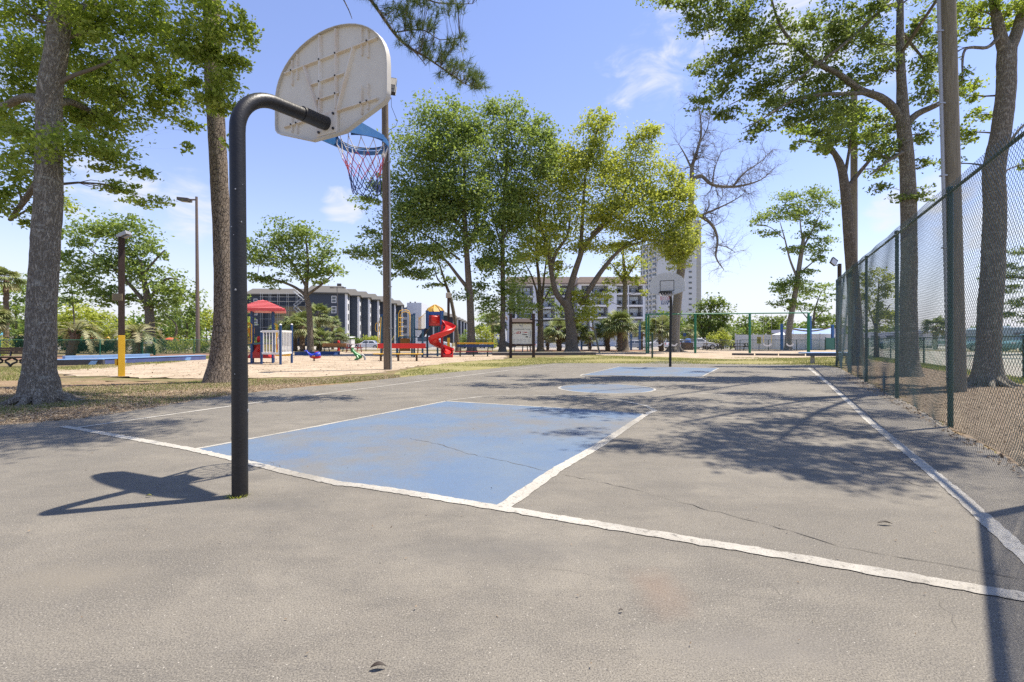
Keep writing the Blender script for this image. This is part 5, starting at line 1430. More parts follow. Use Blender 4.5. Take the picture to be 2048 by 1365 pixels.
# ---------------------------------------------------------------- poles and lamps
def gp(px, py): return P(px, py)
def wooden_pole(px, py, top, r, label, lean=(0, 0), m=M_WOODP, conduit=None, box=None):
    b = P(px, py); b.z = gz(b.y)
    t = thing('utility_pole', label, 'utility pole', b)
    tp = Vector((b.x + lean[0], b.y + lean[1], top))
    n = int(top / .5)
    MB().tube([(b - Z * .2).lerp(tp, i / n) for i in range(n + 1)], [r * (1.06 - .14 * i / n) for i in range(n + 1)], 20, lump=.006).build('pole', m, t, True)
    if conduit:
        dx, dz, rr = conduit
        o1 = Vector((dx, -.06, 0))
        mb = MB().tube([(b - Z * .1) + o1, b.lerp(tp, dz) + o1], rr, 8)
        mb.build('conduit', M_STEEL, t, True)
        mb = MB()
        for k in range(1, int(top / 1.6)):
            q = b.lerp(tp, k * 1.6 / top) + o1
            mb.box(q, (rr * 3.4, rr * 2.4, .03))
        mb.build('conduit_strap', M_STEEL, t, kind='stuff')
    return t, b, tp
t, b, tp = wooden_pole(775, 739, 10.35, .135, 'brown wooden utility pole with floodlight on top, behind the hoop net', (-.1, 0), M_WOODP, (.155, .86, .035))
q = tp + Vector((0, 0, -.05))
MB().tube([q + Vector((.02, -.1, -.15)), q + Vector((.28, -.18, .12))], .03, 8).build('bracket_arm', M_STEEL, t, True)
fc = q + Vector((.30, -.22, .52))
Mx = Matrix.Rotation(R(-24), 3, 'X') @ Matrix.Rotation(R(10), 3, 'Z')
hd = MB().box(fc, (.36, .16, .78), M=Mx).build('floodlight_head', M_BLACK, t, bevel=.015)
MB().box(fc + Mx @ Vector((0, -.083, .17)), (.30, .012, .34), M=Mx).build('lamp_glass', mat('lamp_lens', (.5, .45, .36), .3, (.3, .27, .2), 40, .8), hd)
MB().box(fc + Mx @ Vector((0, -.083, -.12)), (.30, .012, .18), M=Mx).build('driver_cover', M_DARK, hd)
MB().tube([fc + Mx @ Vector((-.2, 0, 0)), fc + Mx @ Vector((-.2, 0, -.45)), fc + Mx @ Vector((.2, 0, -.45)), fc + Mx @ Vector((.2, 0, 0))], .014, 6).build('yoke', M_BLACK, hd)
MB().tube([fc + Vector((0, 0, -.45)), fc + Vector((.02, -.05, -.8)), q + Vector((.5, -.05, -.75)), q + Vector((.42, -.05, -.95)), q + Vector((.16, -.06, -1.1))], .009, 5).build('cable', M_BLACK, t, True)
wooden_pole(1914, 782, 11.5, .165, 'thick greyed utility pole with white conduit behind the fence, right side', (-.3, 0), M_WOODG, (-.235, 1.0, .035))
wooden_pole(1708, 729, 13.2, .145, 'slimmer grey utility pole just behind the leaning tree trunk', (.0, 0), M_WOODG)
# tapered parking-lot lamp
def lamp_post(px, Y, py_top, label, r=.15, head=True, m=None):
    b = Vector(((px - 1024) / F * Y, Y, gz(Y))); tp = Q(px - 3, py_top, Y)
    t = thing('lamp_post', label, 'lamp post', b)
    MB().tube([b - Z * .1, b.lerp(tp, .5), tp], [r * 1.05, r * .85, r * .62], 14).build('post', m or M_LAMPP, t, True)
    if head:
        MB().beam(tp + Vector((0, 0, -.25)), tp + Vector((-.55, 0, -.25)), .09, .12).build('arm', m or M_LAMPP, t)
        hb = MB().box(tp + Vector((-1.0, 0, -.25)), (.95, .6, .26), M=Matrix.Rotation(R(6), 3, 'Y')).build('lamp_head', M_DARKB, t, bevel=.03)
        MB().box(tp + Vector((-1.0, 0, -.40)), (.7, .45, .03), M=Matrix.Rotation(R(6), 3, 'Y')).build('lens', M_GLASS, hb)
    return t
M_LAMPP = mat('brown_lamp_post', (.20, .15, .115), .5, (.16, .12, .09), 4, .5); M_DARKB = mat('dark_bronze', (.10, .085, .07), .5)
lamp_post(396, 40, 394, 'tall brown tapered lamp post with one boxy head pointing left', .155)
lamp_post(192, 70, 622, 'thin pale pole far behind the left pindo palm', .08, False, M_STEEL)
lamp_post(366, 66, 628, 'thin pale pole far behind the red dome', .08, False, M_STEEL)
lamp_post(677, 100, 574, 'slim pole with crossarm lights before the dark building wall', .10, False, M_DARKB)
tp = Q(676, 576, 100)
o = MB().beam(tp + Vector((-1.2, 0, 0)), tp + Vector((1.2, 0, 0)), .15, .12).box(tp + Vector((-1.3, 0, 0)), (.7, .4, .2)).box(tp + Vector((1.3, 0, 0)), (.7, .4, .2)).build('lamp_heads', M_DARKB)
o.parent = [x for x in bpy.data.objects if x.name.startswith('lamp_post')][-1]; o.location = -o.parent.location
lamp_post(1326, 120, 625, 'slim dark pole in front of the tower block, behind the far net', .09, False, M_DARKB)

def park_light(px, py, top, rz, label, kind):
    """square brown timber post with yellow painted foot"""
    b = P(px, py); b.z = gz(b.y)
    t = thing('light_pole', label, 'light pole', b, 'brown park light poles with yellow feet')
    w = .165
    MB().box(b + Z * (top + 1.3) / 2, (w, w, top - 1.3), rz).build('post', M_WOODD, t, bevel=.008)
    MB().box(b + Z * .6, (w + .008, w + .008, 1.4), rz).build('painted_foot', M_YEL, t, bevel=.008)
    if kind == 0:
        c = b + Z * (top + .06)
        hd = MB().box(c + Vector((.16, -.05, .03)), (.24, .22, .12), M=Matrix.Rotation(R(-24), 3, 'Y')).box(c + Vector((-.02, 0, -.02)), (.18, .18, .08)).build('floodlight_head', M_STEEL, t, bevel=.01)
        MB().box(c + Vector((.20, -.05, -.055)), (.18, .16, .02), M=Matrix.Rotation(R(-24), 3, 'Y')).build('lens', M_GLASS, hd)
        s = MB().box(b + Vector((-.035, -.12, 2.50)), (.32, .015, .215)).build('notice', M_NOTICE, t)
        mb = MB()
        for i in range(5): mb.box(b + Vector((-.035 + random.uniform(-.01, .01), -.129, 2.575 - i * .036)), (.25 - random.uniform(0, .05), .003, .012))
        mb.build('lettering', M_DARKB, s)
        MB().box(b + Vector((-.11, -.02, .45)), (.07, .14, .2)).build('outlet_box', M_YEL, t, bevel=.006)
    else:
        MB().box(b + Z * (top + .02), (.34, .3, .36), rz).build('box_lamp', M_BOX, t, bevel=.02)
    return t
M_NOTICE = mat('weathered_notice', (.30, .24, .13), .7, (.22, .18, .1), 9, .7); M_BOX = mat('cream_box', (.5, .44, .33), .6)
park_light(243, 752, 4.40, .72, 'brown square post with yellow foot, notice and lamp, nearest on the left', 0)
park_light(897, 712, 4.30, .3, 'brown post with cream box lamp behind the spiral slide', 1)
# floodlight pole behind the far end of the fence
b = P(1679, 722); t = thing('light_pole', 'thin dark pole with tilted floodlight at the far end of the fence', 'light pole', b)
tpp = Vector((b.x, b.y, H + 152 * b.y / F))
MB().box(b.lerp(tpp, .5), (.14, .14, tpp.z), .3).build('post', M_WOODD, t, bevel=.008)
hd = MB().box(tpp + Vector((-.38, -.1, .1)), (.34, .12, .42), M=Matrix.Rotation(R(38), 3, 'Y') @ Matrix.Rotation(R(-20), 3, 'X')).build('floodlight_head', M_BLACK, t, bevel=.015)
MB().box(tpp + Vector((-.40, -.17, .08)), (.27, .02, .33), M=Matrix.Rotation(R(38), 3, 'Y') @ Matrix.Rotation(R(-20), 3, 'X')).build('lens', M_STEEL, hd)
MB().beam(tpp - Z * .1, tpp + Vector((-.3, -.05, -.08)), .05, .05).build('arm', M_STEEL, t)

# ---------------------------------------------------------------- low chain-link fences
def low_fence(pts, h, label, pm, pitch, r, posts_every=3., extra=(), name='chain_link_fence'):
    t = thing(name, label, 'fence', Vector((pts[0].x, pts[0].y, gz(pts[0].y))))
    mm = MB()
    for a, b in zip(pts[:-1], pts[1:]):
        L = (b - a).length; k = max(1, round(L / posts_every))
        for i in range(k + 1):
            q = a.lerp(b, i / k); zz = gz(q.y)
            if i == k and b is not pts[-1]: continue
            MB().tube([Vector((q.x, q.y, zz - .1)), Vector((q.x, q.y, h))], .036, 8).build('post', pm, t, True)
        MB().tube([Vector((a.x, a.y, h - .03)), Vector((b.x, b.y, h - .03))], .022, 6).build('top_rail', pm, t, True)
        diag_mesh(mm, a, b, gz(a.y) + .04, h, pitch, r, 9, 0, 3)
    mm.build('wire_mesh', pm if pm is not M_GREENP else M_WIREG, t, kind='stuff')
    return t
M_WIREG = mat('green_low_wire', (.03, .15, .09), .45, (.04, .18, .11), 14, .5)
M_GRN2 = mat('green_fence_paint', (.012, .11, .06), .45, (.02, .14, .08), 10, .5)
low_fence([P(-260, 720.5), P(0, 717), P(200, 713.8), P(282, 711.8)], 1.16, 'low green chain-link fence behind the timber beams on the left', M_GRN2, .085, .0055)
low_fence([P(310, 711.2), P(388, 708.4), P(470, 706)], 1.16, 'low green chain-link fence right of the gate, before the clipped hedge', M_GRN2, .085, .0055)
ga, gb = P(285, 711.8), P(308, 711.2)
t = thing('gate', 'small green chain-link gate with white sign in the low fence', 'gate', ga)
for q in (ga, gb): MB().tube([q, q + Z * 1.3], .05, 8).build('post', M_GRN2, t, True)
MB().tube([ga + Z * 1.1, gb + Z * 1.1], .025, 6).tube([ga + Z * .12, gb + Z * .12], .025, 6).build('gate_frame', M_GRN2, t, True)
mb = MB(); diag_mesh(mb, ga, gb, .1, 1.1, .085, .0055, 9, 0, 3); mb.build('wire_mesh', M_GRN2, t, kind='stuff')
MB().box(ga.lerp(gb, .5) + Vector((0, -.05, .93)), (.6, .02, .17)).build('sign', M_WHITEP, t)
low_fence([FB0 - fd * 6, FB0, FB1, FB1 + fd * 9], 1.28, 'low green fence along the service road behind the tall fence', M_GREENP, .10, .0035)
M_GALV = mat('galvanised_fence', (.30, .31, .30), .5, metal=.3)
low_fence([P(640, 706) * 1.12, P(985, 703) * 1.08], 1.14, 'low dark wire fence between playground and the dark building', M_DARK, .11, .003, 4)
low_fence([P(1060, 702), P(1290, 701.5), P(1475, 701.5)], 1.14, 'low grey wire fence behind the palms and shade sail', M_GALV, .11, .003, 3)
low_fence([P(1480, 701.6), P(1650, 701.6)], 1.16, 'low dark wire fence in front of the white panel fence', M_GREENP, .11, .003, 2.6)

# ---------------------------------------------------------------- benches, beams, tables
# brown bench at the left edge
b = P(26, 733); b.z = gz(b.y)
t = thing('bench', 'long brown plank bench on curved black legs at the left edge', 'bench', b)
k = b.y / F
x0, x1 = (-110 - 1024) * k, (57 - 1024) * k
for i, z in enumerate((.66, .76)): MB().box(Vector(((x0 + x1) / 2, b.y + .24 + i * .02, z)), (x1 - x0, .03, .09)).build('back_plank', M_WOODB, t, bevel=.004)
MB().box(Vector(((x0 + x1) / 2, b.y + .26, .56)), (x1 - x0, .03, .08)).build('back_plank', M_WOODB, t, bevel=.004)
for i in range(4): MB().box(Vector(((x0 + x1) / 2, b.y - .2 + i * .115, .41)), (x1 - x0, .10, .035)).build('seat_plank', M_WOODB, t, bevel=.004)
xx = (10.5 - 1024) * k
while xx > x0:
    mb = MB()
    for s in (-1, 1):
        pts = [Vector((xx + s * .33, b.y - .1, 0.0)), Vector((xx + s * .22, b.y - .08, .12)), Vector((xx + s * .06, b.y - .05, .19)), Vector((xx + s * .05, b.y - .05, .25)), Vector((xx + s * .2, b.y - .03, .32)), Vector((xx + s * .31, b.y, .38))]
        mb.tube(pts, .042, 8)
    mb.beam(Vector((xx, b.y + .2, .38)), Vector((xx, b.y + .28, .80)), .05, .04)
    mb.beam(Vector((xx, b.y - .22, .37)), Vector((xx, b.y + .24, .37)), .05, .04)
    mb.build('leg_frame', M_DARK, t, True)
    xx -= .62
xx = (39.5 - 1024) * k
mb = MB()
for s in (-1, 1):
    pts = [Vector((xx + s * .33, b.y - .1, 0.0)), Vector((xx + s * .22, b.y - .08, .12)), Vector((xx + s * .06, b.y - .05, .19)), Vector((xx + s * .05, b.y - .05, .25)), Vector((xx + s * .2, b.y - .03, .32)), Vector((xx + s * .31, b.y, .38))]
    mb.tube(pts, .042, 8)
mb.beam(Vector((xx, b.y + .2, .38)), Vector((xx, b.y + .28, .80)), .05, .04); mb.beam(Vector((xx, b.y - .22, .37)), Vector((xx, b.y + .24, .37)), .05, .04)
mb.build('leg_frame', M_DARK, t, True)
def beam_edge(a, c, w, h, m, name, label, braces=(), cat='timber beam', mtop=None):
    a = a.copy(); c = c.copy(); a.z = c.z = 0
    t = thing(name, label, cat, Vector(((a.x + c.x) / 2, (a.y + c.y) / 2, gz(a.y))))
    d = (c - a).normalized(); nn = Vector((-d.y, d.x, 0))
    MB().beam(a + Z * (h / 2 - .02) + nn * w / 2, c + Z * (h / 2 - .02) + nn * w / 2, w, h).build('beam', m, t, bevel=.01)
    if mtop is not None: MB().beam(a + Z * (h - .005) + nn * w / 2, c + Z * (h - .005) + nn * w / 2, w + .04, .035).build('top_board', mtop, t, bevel=.006)
    for f in braces:
        q = a.lerp(c, f) - nn * .09
        MB().prism([(-.17, 0), (.10, 0), (.17, .17), (-.06, .17)], q + Z * -.01, d, Z, nn * .09).build('brace', M_LBLUE, t)
    return t
M_PURPB = mat('blue_grey_beam_paint', (.10, .13, .30), .6, (.07, .09, .2), 3, .8)
M_GREYB = mat('grey_beam', (.07, .065, .065), .7, (.11, .10, .10), 5, .8)
beam_edge(P(60, 731.5), P(206, 729), .5, .24, M_GREYB, 'timber_edging', 'dark grey low timber edging with pale blue top, left of the yellow footed post', (.86,), mtop=M_LBLUE)
beam_edge(P(210, 728.5), P(412, 719.5), .5, .25, M_PURPB, 'timber_edging', 'long blue low timber edging with pale top right of the yellow footed post', (.14, .78), mtop=M_LBLUE)
beam_edge(P(130, 718.5), P(300, 713.5), .3, .2, M_LBLUE, 'timber_edging', 'far pale blue timber edging behind the long blue one')
beam_edge(P(590, 711), P(680, 709.5), .25, .27, M_NAVY, 'timber_edging', 'dark navy timber edging behind the blue whale rider', (.9,))
beam_edge(P(985, 711), P(1192, 710), .3, .20, M_GREYB, 'timber_edging', 'dark timber edging in the shade under the live oak', mtop=mat('pale_board_top', (.45, .42, .36), .8))
for i, (a_, c_) in enumerate(((1464, 1508), (1511, 1556), (1559, 1610))):
    beam_edge(P(a_, 710.5 + i * .5), P(c_, 711 + i * .5), .2, .14, M_GREYB, 'timber_edging', ('first dark edging timber below the picnic tables', 'middle dark edging timber before the swings', 'third dark edging timber left of the pale blue bench')[i], mtop=M_CONC)
beam_edge(P(1252, 709), P(1292, 709), .2, .10, M_GREYB, 'timber_edging', 'short edging timber left of the green swing legs')
# pale blue bench on concrete foot, right
b = P(1625, 727); t = thing('bench', 'pale blue slab bench on a concrete foot beside the far fence end', 'bench', b)
k = b.y / F; x0, x1 = (1606 - 1024) * k, (1712 - 1024) * k
for i in range(3): MB().box(Vector(((x0 + x1) / 2, b.y - .15 + i * .22, .50)), (x1 - x0, .20, .06)).build('seat_plank', M_LBLUE, t, bevel=.012)
MB().box(Vector(((x0 + x1) / 2, b.y - .26, .43)), (x1 - x0, .05, .15)).build('apron', mat('slate_blue', (.06, .085, .14), .6), t, bevel=.01)
for x in (b.x, b.x + 1.7): MB().cyl(Vector((x, b.y, -.05)), Vector((x, b.y, .46)), .10, 12, .085).build('leg', M_CONC, t, True)
# round-topped dark green bollard
b = P(1304.5, 716.5); t = thing('bollard', 'thin dark green post standing in the grass left of the far hoop', 'post', b)
MB().tube([b - Z * .1, b + Z * 1.52], .055, 10).build('shaft', M_GREENP, t, True)
MB().ball(b + Z * 1.52, .056, 10, 5, zmin=0).build('cap', M_GREENP, t, True)

def bench_two(pxl, pxr, py_base, back_z, back_h, seat_z, label, mb_back, mb_seat, mb_leg, top=None, slats=1):
    b = P((pxl + pxr) / 2, py_base); b.z = gz(b.y); k = b.y / F
    x0, x1 = (pxl - 1024) * k, (pxr - 1024) * k; L = x1 - x0; xc = (x0 + x1) / 2
    t = thing('bench', label, 'bench', b, 'playground benches with painted planks')
    MB().box(Vector((xc + .12, b.y + .30, back_z)), (L, .05, back_h)).build('back_plank', mb_back, t, bevel=.008)
    if top is not None: MB().box(Vector((xc + .12, b.y + .30, back_z + back_h / 2 + .10)), (L, .05, .10)).build('top_plank', top, t, bevel=.008)
    for i in range(2): MB().box(Vector((xc, b.y - .14 + i * .2, seat_z)), (L, .18, .05)).build('seat_plank', mb_seat, t, bevel=.008)
    for f in (.14, .5, .88):
        x = x0 + L * f
        MB().box(Vector((x, b.y, seat_z / 2 - .03)), (.09, .10, seat_z)).beam(Vector((x, b.y - .2, seat_z - .045)), Vector((x, b.y + .3, seat_z - .045)), .05, .05).beam(Vector((x, b.y + .26, seat_z - .04)), Vector((x + .03, b.y + .335, back_z + back_h / 2)), .06, .04).build('leg', mb_leg, t)
    return t
bench_two(748, 845, 722, .80, .27, .375, 'red-backed bench with a yellow seat behind the wooden utility pole', M_RED, M_YEL, M_WOODB)
bench_two(910, 984, 713, .71, .17, .32, 'dark blue bench with yellow top plank and red seat right of the slide', M_NAVY, mat('dull_red', (.25, .03, .035), .55), M_GREENP, M_YEL)
def picnic(pxc, py, L, label, mt_, rz=0., leg=M_DARK, h=.76, dz=0):
    b = P(pxc, py); b.z = gz(b.y); t = thing('picnic_table', label, 'picnic table', b)
    a = R(rz); d = Vector((math.cos(a), math.sin(a), 0)); n = Vector((-d.y, d.x, 0))
    for i in range(5): MB().beam(b + n * (-.3 + .15 * i) - d * L / 2 + Z * h, b + n * (-.3 + .15 * i) + d * L / 2 + Z * h, .14, .045).build('top_plank', mt_, t)
    for s in (-1, 1):
        for i in (0, 1): MB().beam(b + n * s * (.58 + .15 * i) - d * L / 2 + Z * .44, b + n * s * (.58 + .15 * i) + d * L / 2 + Z * .44, .14, .045).build('seat_plank', leg if s > 0 else leg, t)
    for f in (-.4, .4):
        q = b + d * L * f
        mb = MB()
        for s in (-1, 1):
            mb.beam(q + n * s * .7, q + n * s * .22 + Z * (h - .03), .05, .10)
            mb.beam(q + d * (-.3 if f > 0 else .3) + Z * (h - .05), q + Z * .42, .04, .08)
        mb.beam(q - n * .75 + Z * .40, q + n * .75 + Z * .40, .05, .09)
        mb.build('leg_frame', leg, t)
    return t
M_PICN = mat('brown_picnic', (.065, .045, .035), .7, (.04, .028, .02), 5, .7)
picnic(1424, 700.5, 1.9, 'brown picnic table just right of the middle swing post, left one of the pair', mat('ochre_top', (.25, .15, .05), .7), leg=M_PICN)
picnic(1479, 700.5, 1.9, 'dark brown picnic table, right one of the pair beyond the sand', M_PICN, leg=M_PICN)
picnic(672, 703.5, 2.2, 'orange topped table with dark legs behind the navy edging', M_WOODO, leg=M_DARK)
b = P(672, 703.5)
o = MB().box(b + Vector((0, -.42, .62)), (2.3, .04, .36)).build('side_board', M_WOODO); o.parent = [x for x in bpy.data.objects if x.name.startswith('picnic_table')][-1]; o.location = -o.parent.location
picnic(708, 705, 1.2, 'pale pink picnic table on red legs left of the white parked car', mat('pink_top', (.55, .38, .36), .7), leg=mat('dark_red_metal', (.25, .04, .04), .5))
picnic(1045, 703, 2.0, 'picnic table in the shade behind the map board', mat('shade_table_top', (.25, .12, .07), .7), leg=M_STEEL)
# trash bin with wooden slats and blue dome
b = P(1376, 700); b.z = gz(b.y); t = thing('trash_can', 'square slatted wooden trash bin with blue dome lid', 'trash can', b)
w = .86
for s in range(4):
    a = s * math.pi / 2
    for i in range(7):
        x = (i - 3) * w / 7; q = Vector((x * math.cos(a) - (-w / 2) * math.sin(a) * 1, x * math.sin(a) + (-w / 2) * math.cos(a), .42))
        MB().box(b + q, (w / 7 - .015, .03, .84), a).build('slat', M_WOODO2 if 'M_WOODO2' in globals() else M_WOODB, t)
MB().box(b + Z * .42, (w - .08, w - .08, .80)).build('liner', M_DARK, t)
MB().lathe([(.34, .84), (.34, .90), (.31, 1.0), (.31, 1.22), (.2, 1.28), (.02, 1.3)], b, 16).build('lid', M_BLUE, t, True)
b = P(1363.5, 700); t = thing('bollard', 'short black bollard beside the slatted trash bin', 'post', b)
MB().cyl(b, b + Z * .8, .11, 12).ball(b + Z * .8, .11, 12, 4, zmin=0).build('shaft', M_BLACK, t, True)
b = P(1369, 700.5) * 1.03; b.z = -.02; t = thing('sign', 'small square blue sign on a pole behind the trash bin', 'sign', b)
MB().tube([b, b + Z * 1.7], .03, 6).build('post', M_DARK, t)
MB().box(b + Vector((0, -.04, 1.75)), (.36, .02, .36)).build('sign_panel', M_NAVY, t)

# ---------------------------------------------------------------- map board
b = P(1044, 715.5); Yb = b.y; k = Yb / F
t = thing('information_board', 'pale resort map board between two dark timber posts with small shingled roof', 'sign board', b)
def bx(px): return (px - 1024) * k
def bz(py): return H - (py - HY) * k
for px in (1021.3, 1067): MB().box(Vector((bx(px), Yb, bz(628) / 2)), (.19, .19, bz(628) + .04)).build('post', M_WOODD, t, bevel=.01)
for z in (bz(646), bz(691)): MB().box(Vector((bx(1044), Yb, z)), (bx(1067) - bx(1021) - .19, .12, .12)).build('rail', M_WOODD, t, bevel=.008)
ze = bz(645)
for i in range(7):
    for row in range(2):
        x = bx(1024.5) + (i + .5 + (.0 if row else .12)) * (bx(1064) - bx(1024.5)) / 7.2
        MB().box(Vector((x, Yb - .22 + row * .11, ze + .05 + row * .075)), (.19, .15, .018), M=Matrix.Rotation(R(36), 3, 'X')).build('shingle', mat('cedar_shingle', (.24, .19, .13), .85, (.13, .10, .07), 4, .8, rand=.3), t)
MB().prism([(-.34, 0), (0, .24), (.1, .2), (.02, -.02)], Vector((bx(1024.4), Yb, ze)), Vector((0, 1, 0)), Z, Vector((bx(1064) - bx(1024.4), 0, 0))).build('roof_core', M_WOODD, t)
x0, x1, z0, z1 = bx(1024.3), bx(1063.7), bz(688), bz(648)
pn_ = MB().box(Vector(((x0 + x1) / 2, Yb, (z0 + z1) / 2)), (x1 - x0, .05, z1 - z0)).build('map_panel', mat('map_panel', (.66, .65, .60), .5, (.6, .59, .54), 4, .5), t)
yf = Yb - .028
def tx(s, x, z, size, m, nm='lettering'):
    cu = bpy.data.curves.new(nm, 'FONT'); cu.body = s; cu.size = size; cu.align_x = 'CENTER'; cu.extrude = .002
    o = bpy.data.objects.new(nm, cu); COL.objects.link(o)
    me = bpy.data.meshes.new_from_object(o); bpy.data.objects.remove(o)
    me.transform(Matrix.Translation(Vector((x, yf, z)) - ORG[t.name]) @ Matrix.Rotation(R(90), 4, 'X'))
    me.materials.clear(); me.materials.append(m); me.polygons.foreach_set('use_smooth', [False] * len(me.polygons))
    o = bpy.data.objects.new(nm, me); COL.objects.link(o); o.parent = pn_; return o
M_INK = mat('ink_black', (.03, .03, .035), .6); M_INKR = mat('ink_red', (.45, .04, .04), .6); M_INKB = mat('ink_blue', (.10, .14, .28), .6)
xc = (x0 + x1) / 2
tx('COMMUNITY MAP', xc + .02, bz(660.6), .125, M_INK)
mb = MB()
for px, py, w_, h_ in ((1040, 651, .07, .06), (1043, 652.4, .12, .03), (1045, 650.3, .05, .03), (1044, 654.8, .09, .02)): mb.box(Vector((bx(px), yf, bz(py))), (w_, .004, h_))
mb.build('emblem', M_INKB, pn_)
mb = MB()
for px, w_, h_ in ((1032.8, .09, .025), (1034.8, .03, .13), (1037, .03, .12), (1040.5, .03, .11)): mb.box(Vector((bx(px), yf, bz(665.8))), (w_, .004, h_))
for px, py, w_ in ((1034, 667.6, .16), (1038.5, 664, .2), (1039, 667.4, .12), (1028.5, 667.3, .05), (1049.5, 664.8, .28), (1052, 665.6, .2)): mb.box(Vector((bx(px), yf, bz(py))), (w_, .004, .03))
mb.build('map_buildings', M_INKR, pn_)
mb = MB()
for px, py, w_, h_ in ((1041.3, 665.6, .03, .12), (1046, 669, .12, .045), (1051, 669.8, .22, .05), (1053.5, 674.2, .15, .075), (1029, 667.6, .03, .06), (1026, 664.5, .03, .05), (1026, 669, .03, .03)): mb.box(Vector((bx(px), yf, bz(py))), (w_, .004, h_))
mb.build('map_buildings', M_INK, pn_)
mb = MB()
for px, py, w_, h_ in ((1060.5, 668, .05, .36), (1057.5, 667.5, .02, .22), (1059.5, 675.5, .09, .04)): mb.box(Vector((bx(px), yf, bz(py))), (w_, .004, h_))
for i in range(5):
    for j in range(3): mb.box(Vector((bx(1029 + i * 7 + random.uniform(-1, 1)), yf, bz(679.5 + j * 2.3))), (random.uniform(.08, .17), .004, .018))
mb.build('map_key', mat('ink_grey', (.25, .26, .3), .6), pn_)

# ---------------------------------------------------------------- swing sets
def swings():
    Y = 41.0; k = Y / F; X = lambda px: (px - 1024) * k
    b = Vector((X(1455), Y, gz(Y)))
    t = thing('swing_set', 'long green arch swing set of three bays across the sand', 'swing set', b)
    M = mat('green_swing_pipe', (.012, .15, .07), .4, (.02, .2, .10), 6, .5)
    zt = H + 51.0 * k
    xs = [X(1295), X(1390.5), X(1499.5), X(1617)]
    MB().tube([Vector((xs[0] - .2, Y, zt - .06)), Vector((xs[0], Y, zt)), Vector((xs[3], Y, zt + .12)), Vector((xs[3] + .15, Y, zt + .06))], .055, 10).build('top_bar', M, t, True)
    for i, x in enumerate(xs):
        z = zt + .12 * i / 3
        for s in (-1, 1):
            off = (.32 if i == 0 else .12 if i == 3 else .04) * s
            if i in (1, 2) and s > 0: continue
            if i in (1, 2):
                MB().tube([Vector((x, Y, -.1)), Vector((x, Y, z))], .10, 12).build('leg', M, t, True); continue
            if i == 0: pts = [Vector((x + off, Y + s * .85, -.1)), Vector((x + off, Y + s * .75, z - .5)), Vector((x + off * .9, Y + s * .6, z - .2)), Vector((x + off * .5, Y + s * .3, z - .03)), Vector((x, Y, z))]
            else: pts = [Vector((x + off * .5, Y + s * .2, -.1)), Vector((x + off * .5, Y + s * .18, z - .5)), Vector((x + off * .4, Y + s * .12, z - .1)), Vector((x, Y, z))]
            MB().tube(pts, .075, 10).build('leg', M, t, True)
    M2 = mat('chain_steel', (.35, .35, .33), .4, metal=.5); M3 = mat('yellow_sleeve', (.65, .5, .08), .6)
    def swing(x, w, sz, sleeve=True, bucket=False):
        z = zt + .05
        for s in (-1, 1):
            MB().tube([Vector((x + s * w, Y, z)), Vector((x + s * w * .95, Y, z - 1.1)), Vector((x + s * w * .9, Y, sz + .25))], .012, 4).build('chain', M2, t)
            if sleeve: MB().tube([Vector((x + s * w * .94, Y, sz + .95)), Vector((x + s * w * .9, Y, sz + .25))], .02, 5).build('chain_sleeve', M3, t)
        pts = [Vector((x + w * .9 * math.cos(a), Y, sz + .20 - .20 * math.sin(a))) for a in np.linspace(0, math.pi, 9)]
        mb = MB()
        for i in range(8): mb.beam(pts[i], pts[i + 1], .12, .012, up=Vector((0, 1, 0)))
        mb.build('swing_seat', M_WHITEP, t)
        if bucket: MB().tube([Vector((x - w * .8, Y, sz + .4)), Vector((x, Y - .15, sz + .3)), Vector((x + w * .8, Y, sz + .4))], .03, 6).build('swing_belt', M_BLACK, t)
    swing(X(1535), .36, .62); swing(X(1580), .30, .62, False); swing(X(1318), .28, .66, False, True); swing(X(1348), .28, .64, False, True)
swings()
def old_swings():
    Y = 43.0; k = Y / F; X = lambda px: (px - 1024) * k; zz = lambda py: H - (py - HY) * k
    t = thing('swing_set', 'old dark pipe swing frame with splayed legs in the shade of the live oak', 'swing set', Vector((X(1120), Y, gz(Y))))
    M = mat('old_dark_pipe', (.03, .045, .035), .5, (.09, .08, .06), 8, .6)
    M2 = mat('weathered_leg', (.20, .19, .15), .6, (.10, .11, .08), 6, .7)
    MB().tube([Vector((X(1046), Y, zz(641))), Vector((X(1186), Y, zz(640)))], .05, 8).build('top_bar', M, t, True)
    for (xa, xb, s) in ((1184, 1196, -1), (1184, 1202, 1)):
        MB().tube([Vector((X(xa), Y, zz(640))), Vector((X(xb), Y + s * 1.0, -.1))], .05, 8).build('leg', M2, t, True)
    for (xa, xb, s) in ((1050, 1044, -1), (1052, 1056, 1)):
        MB().tube([Vector((X(xa), Y, zz(641))), Vector((X(xb), Y + s * 1.0, -.1))], .05, 8).build('leg', M2, t, True)
old_swings()

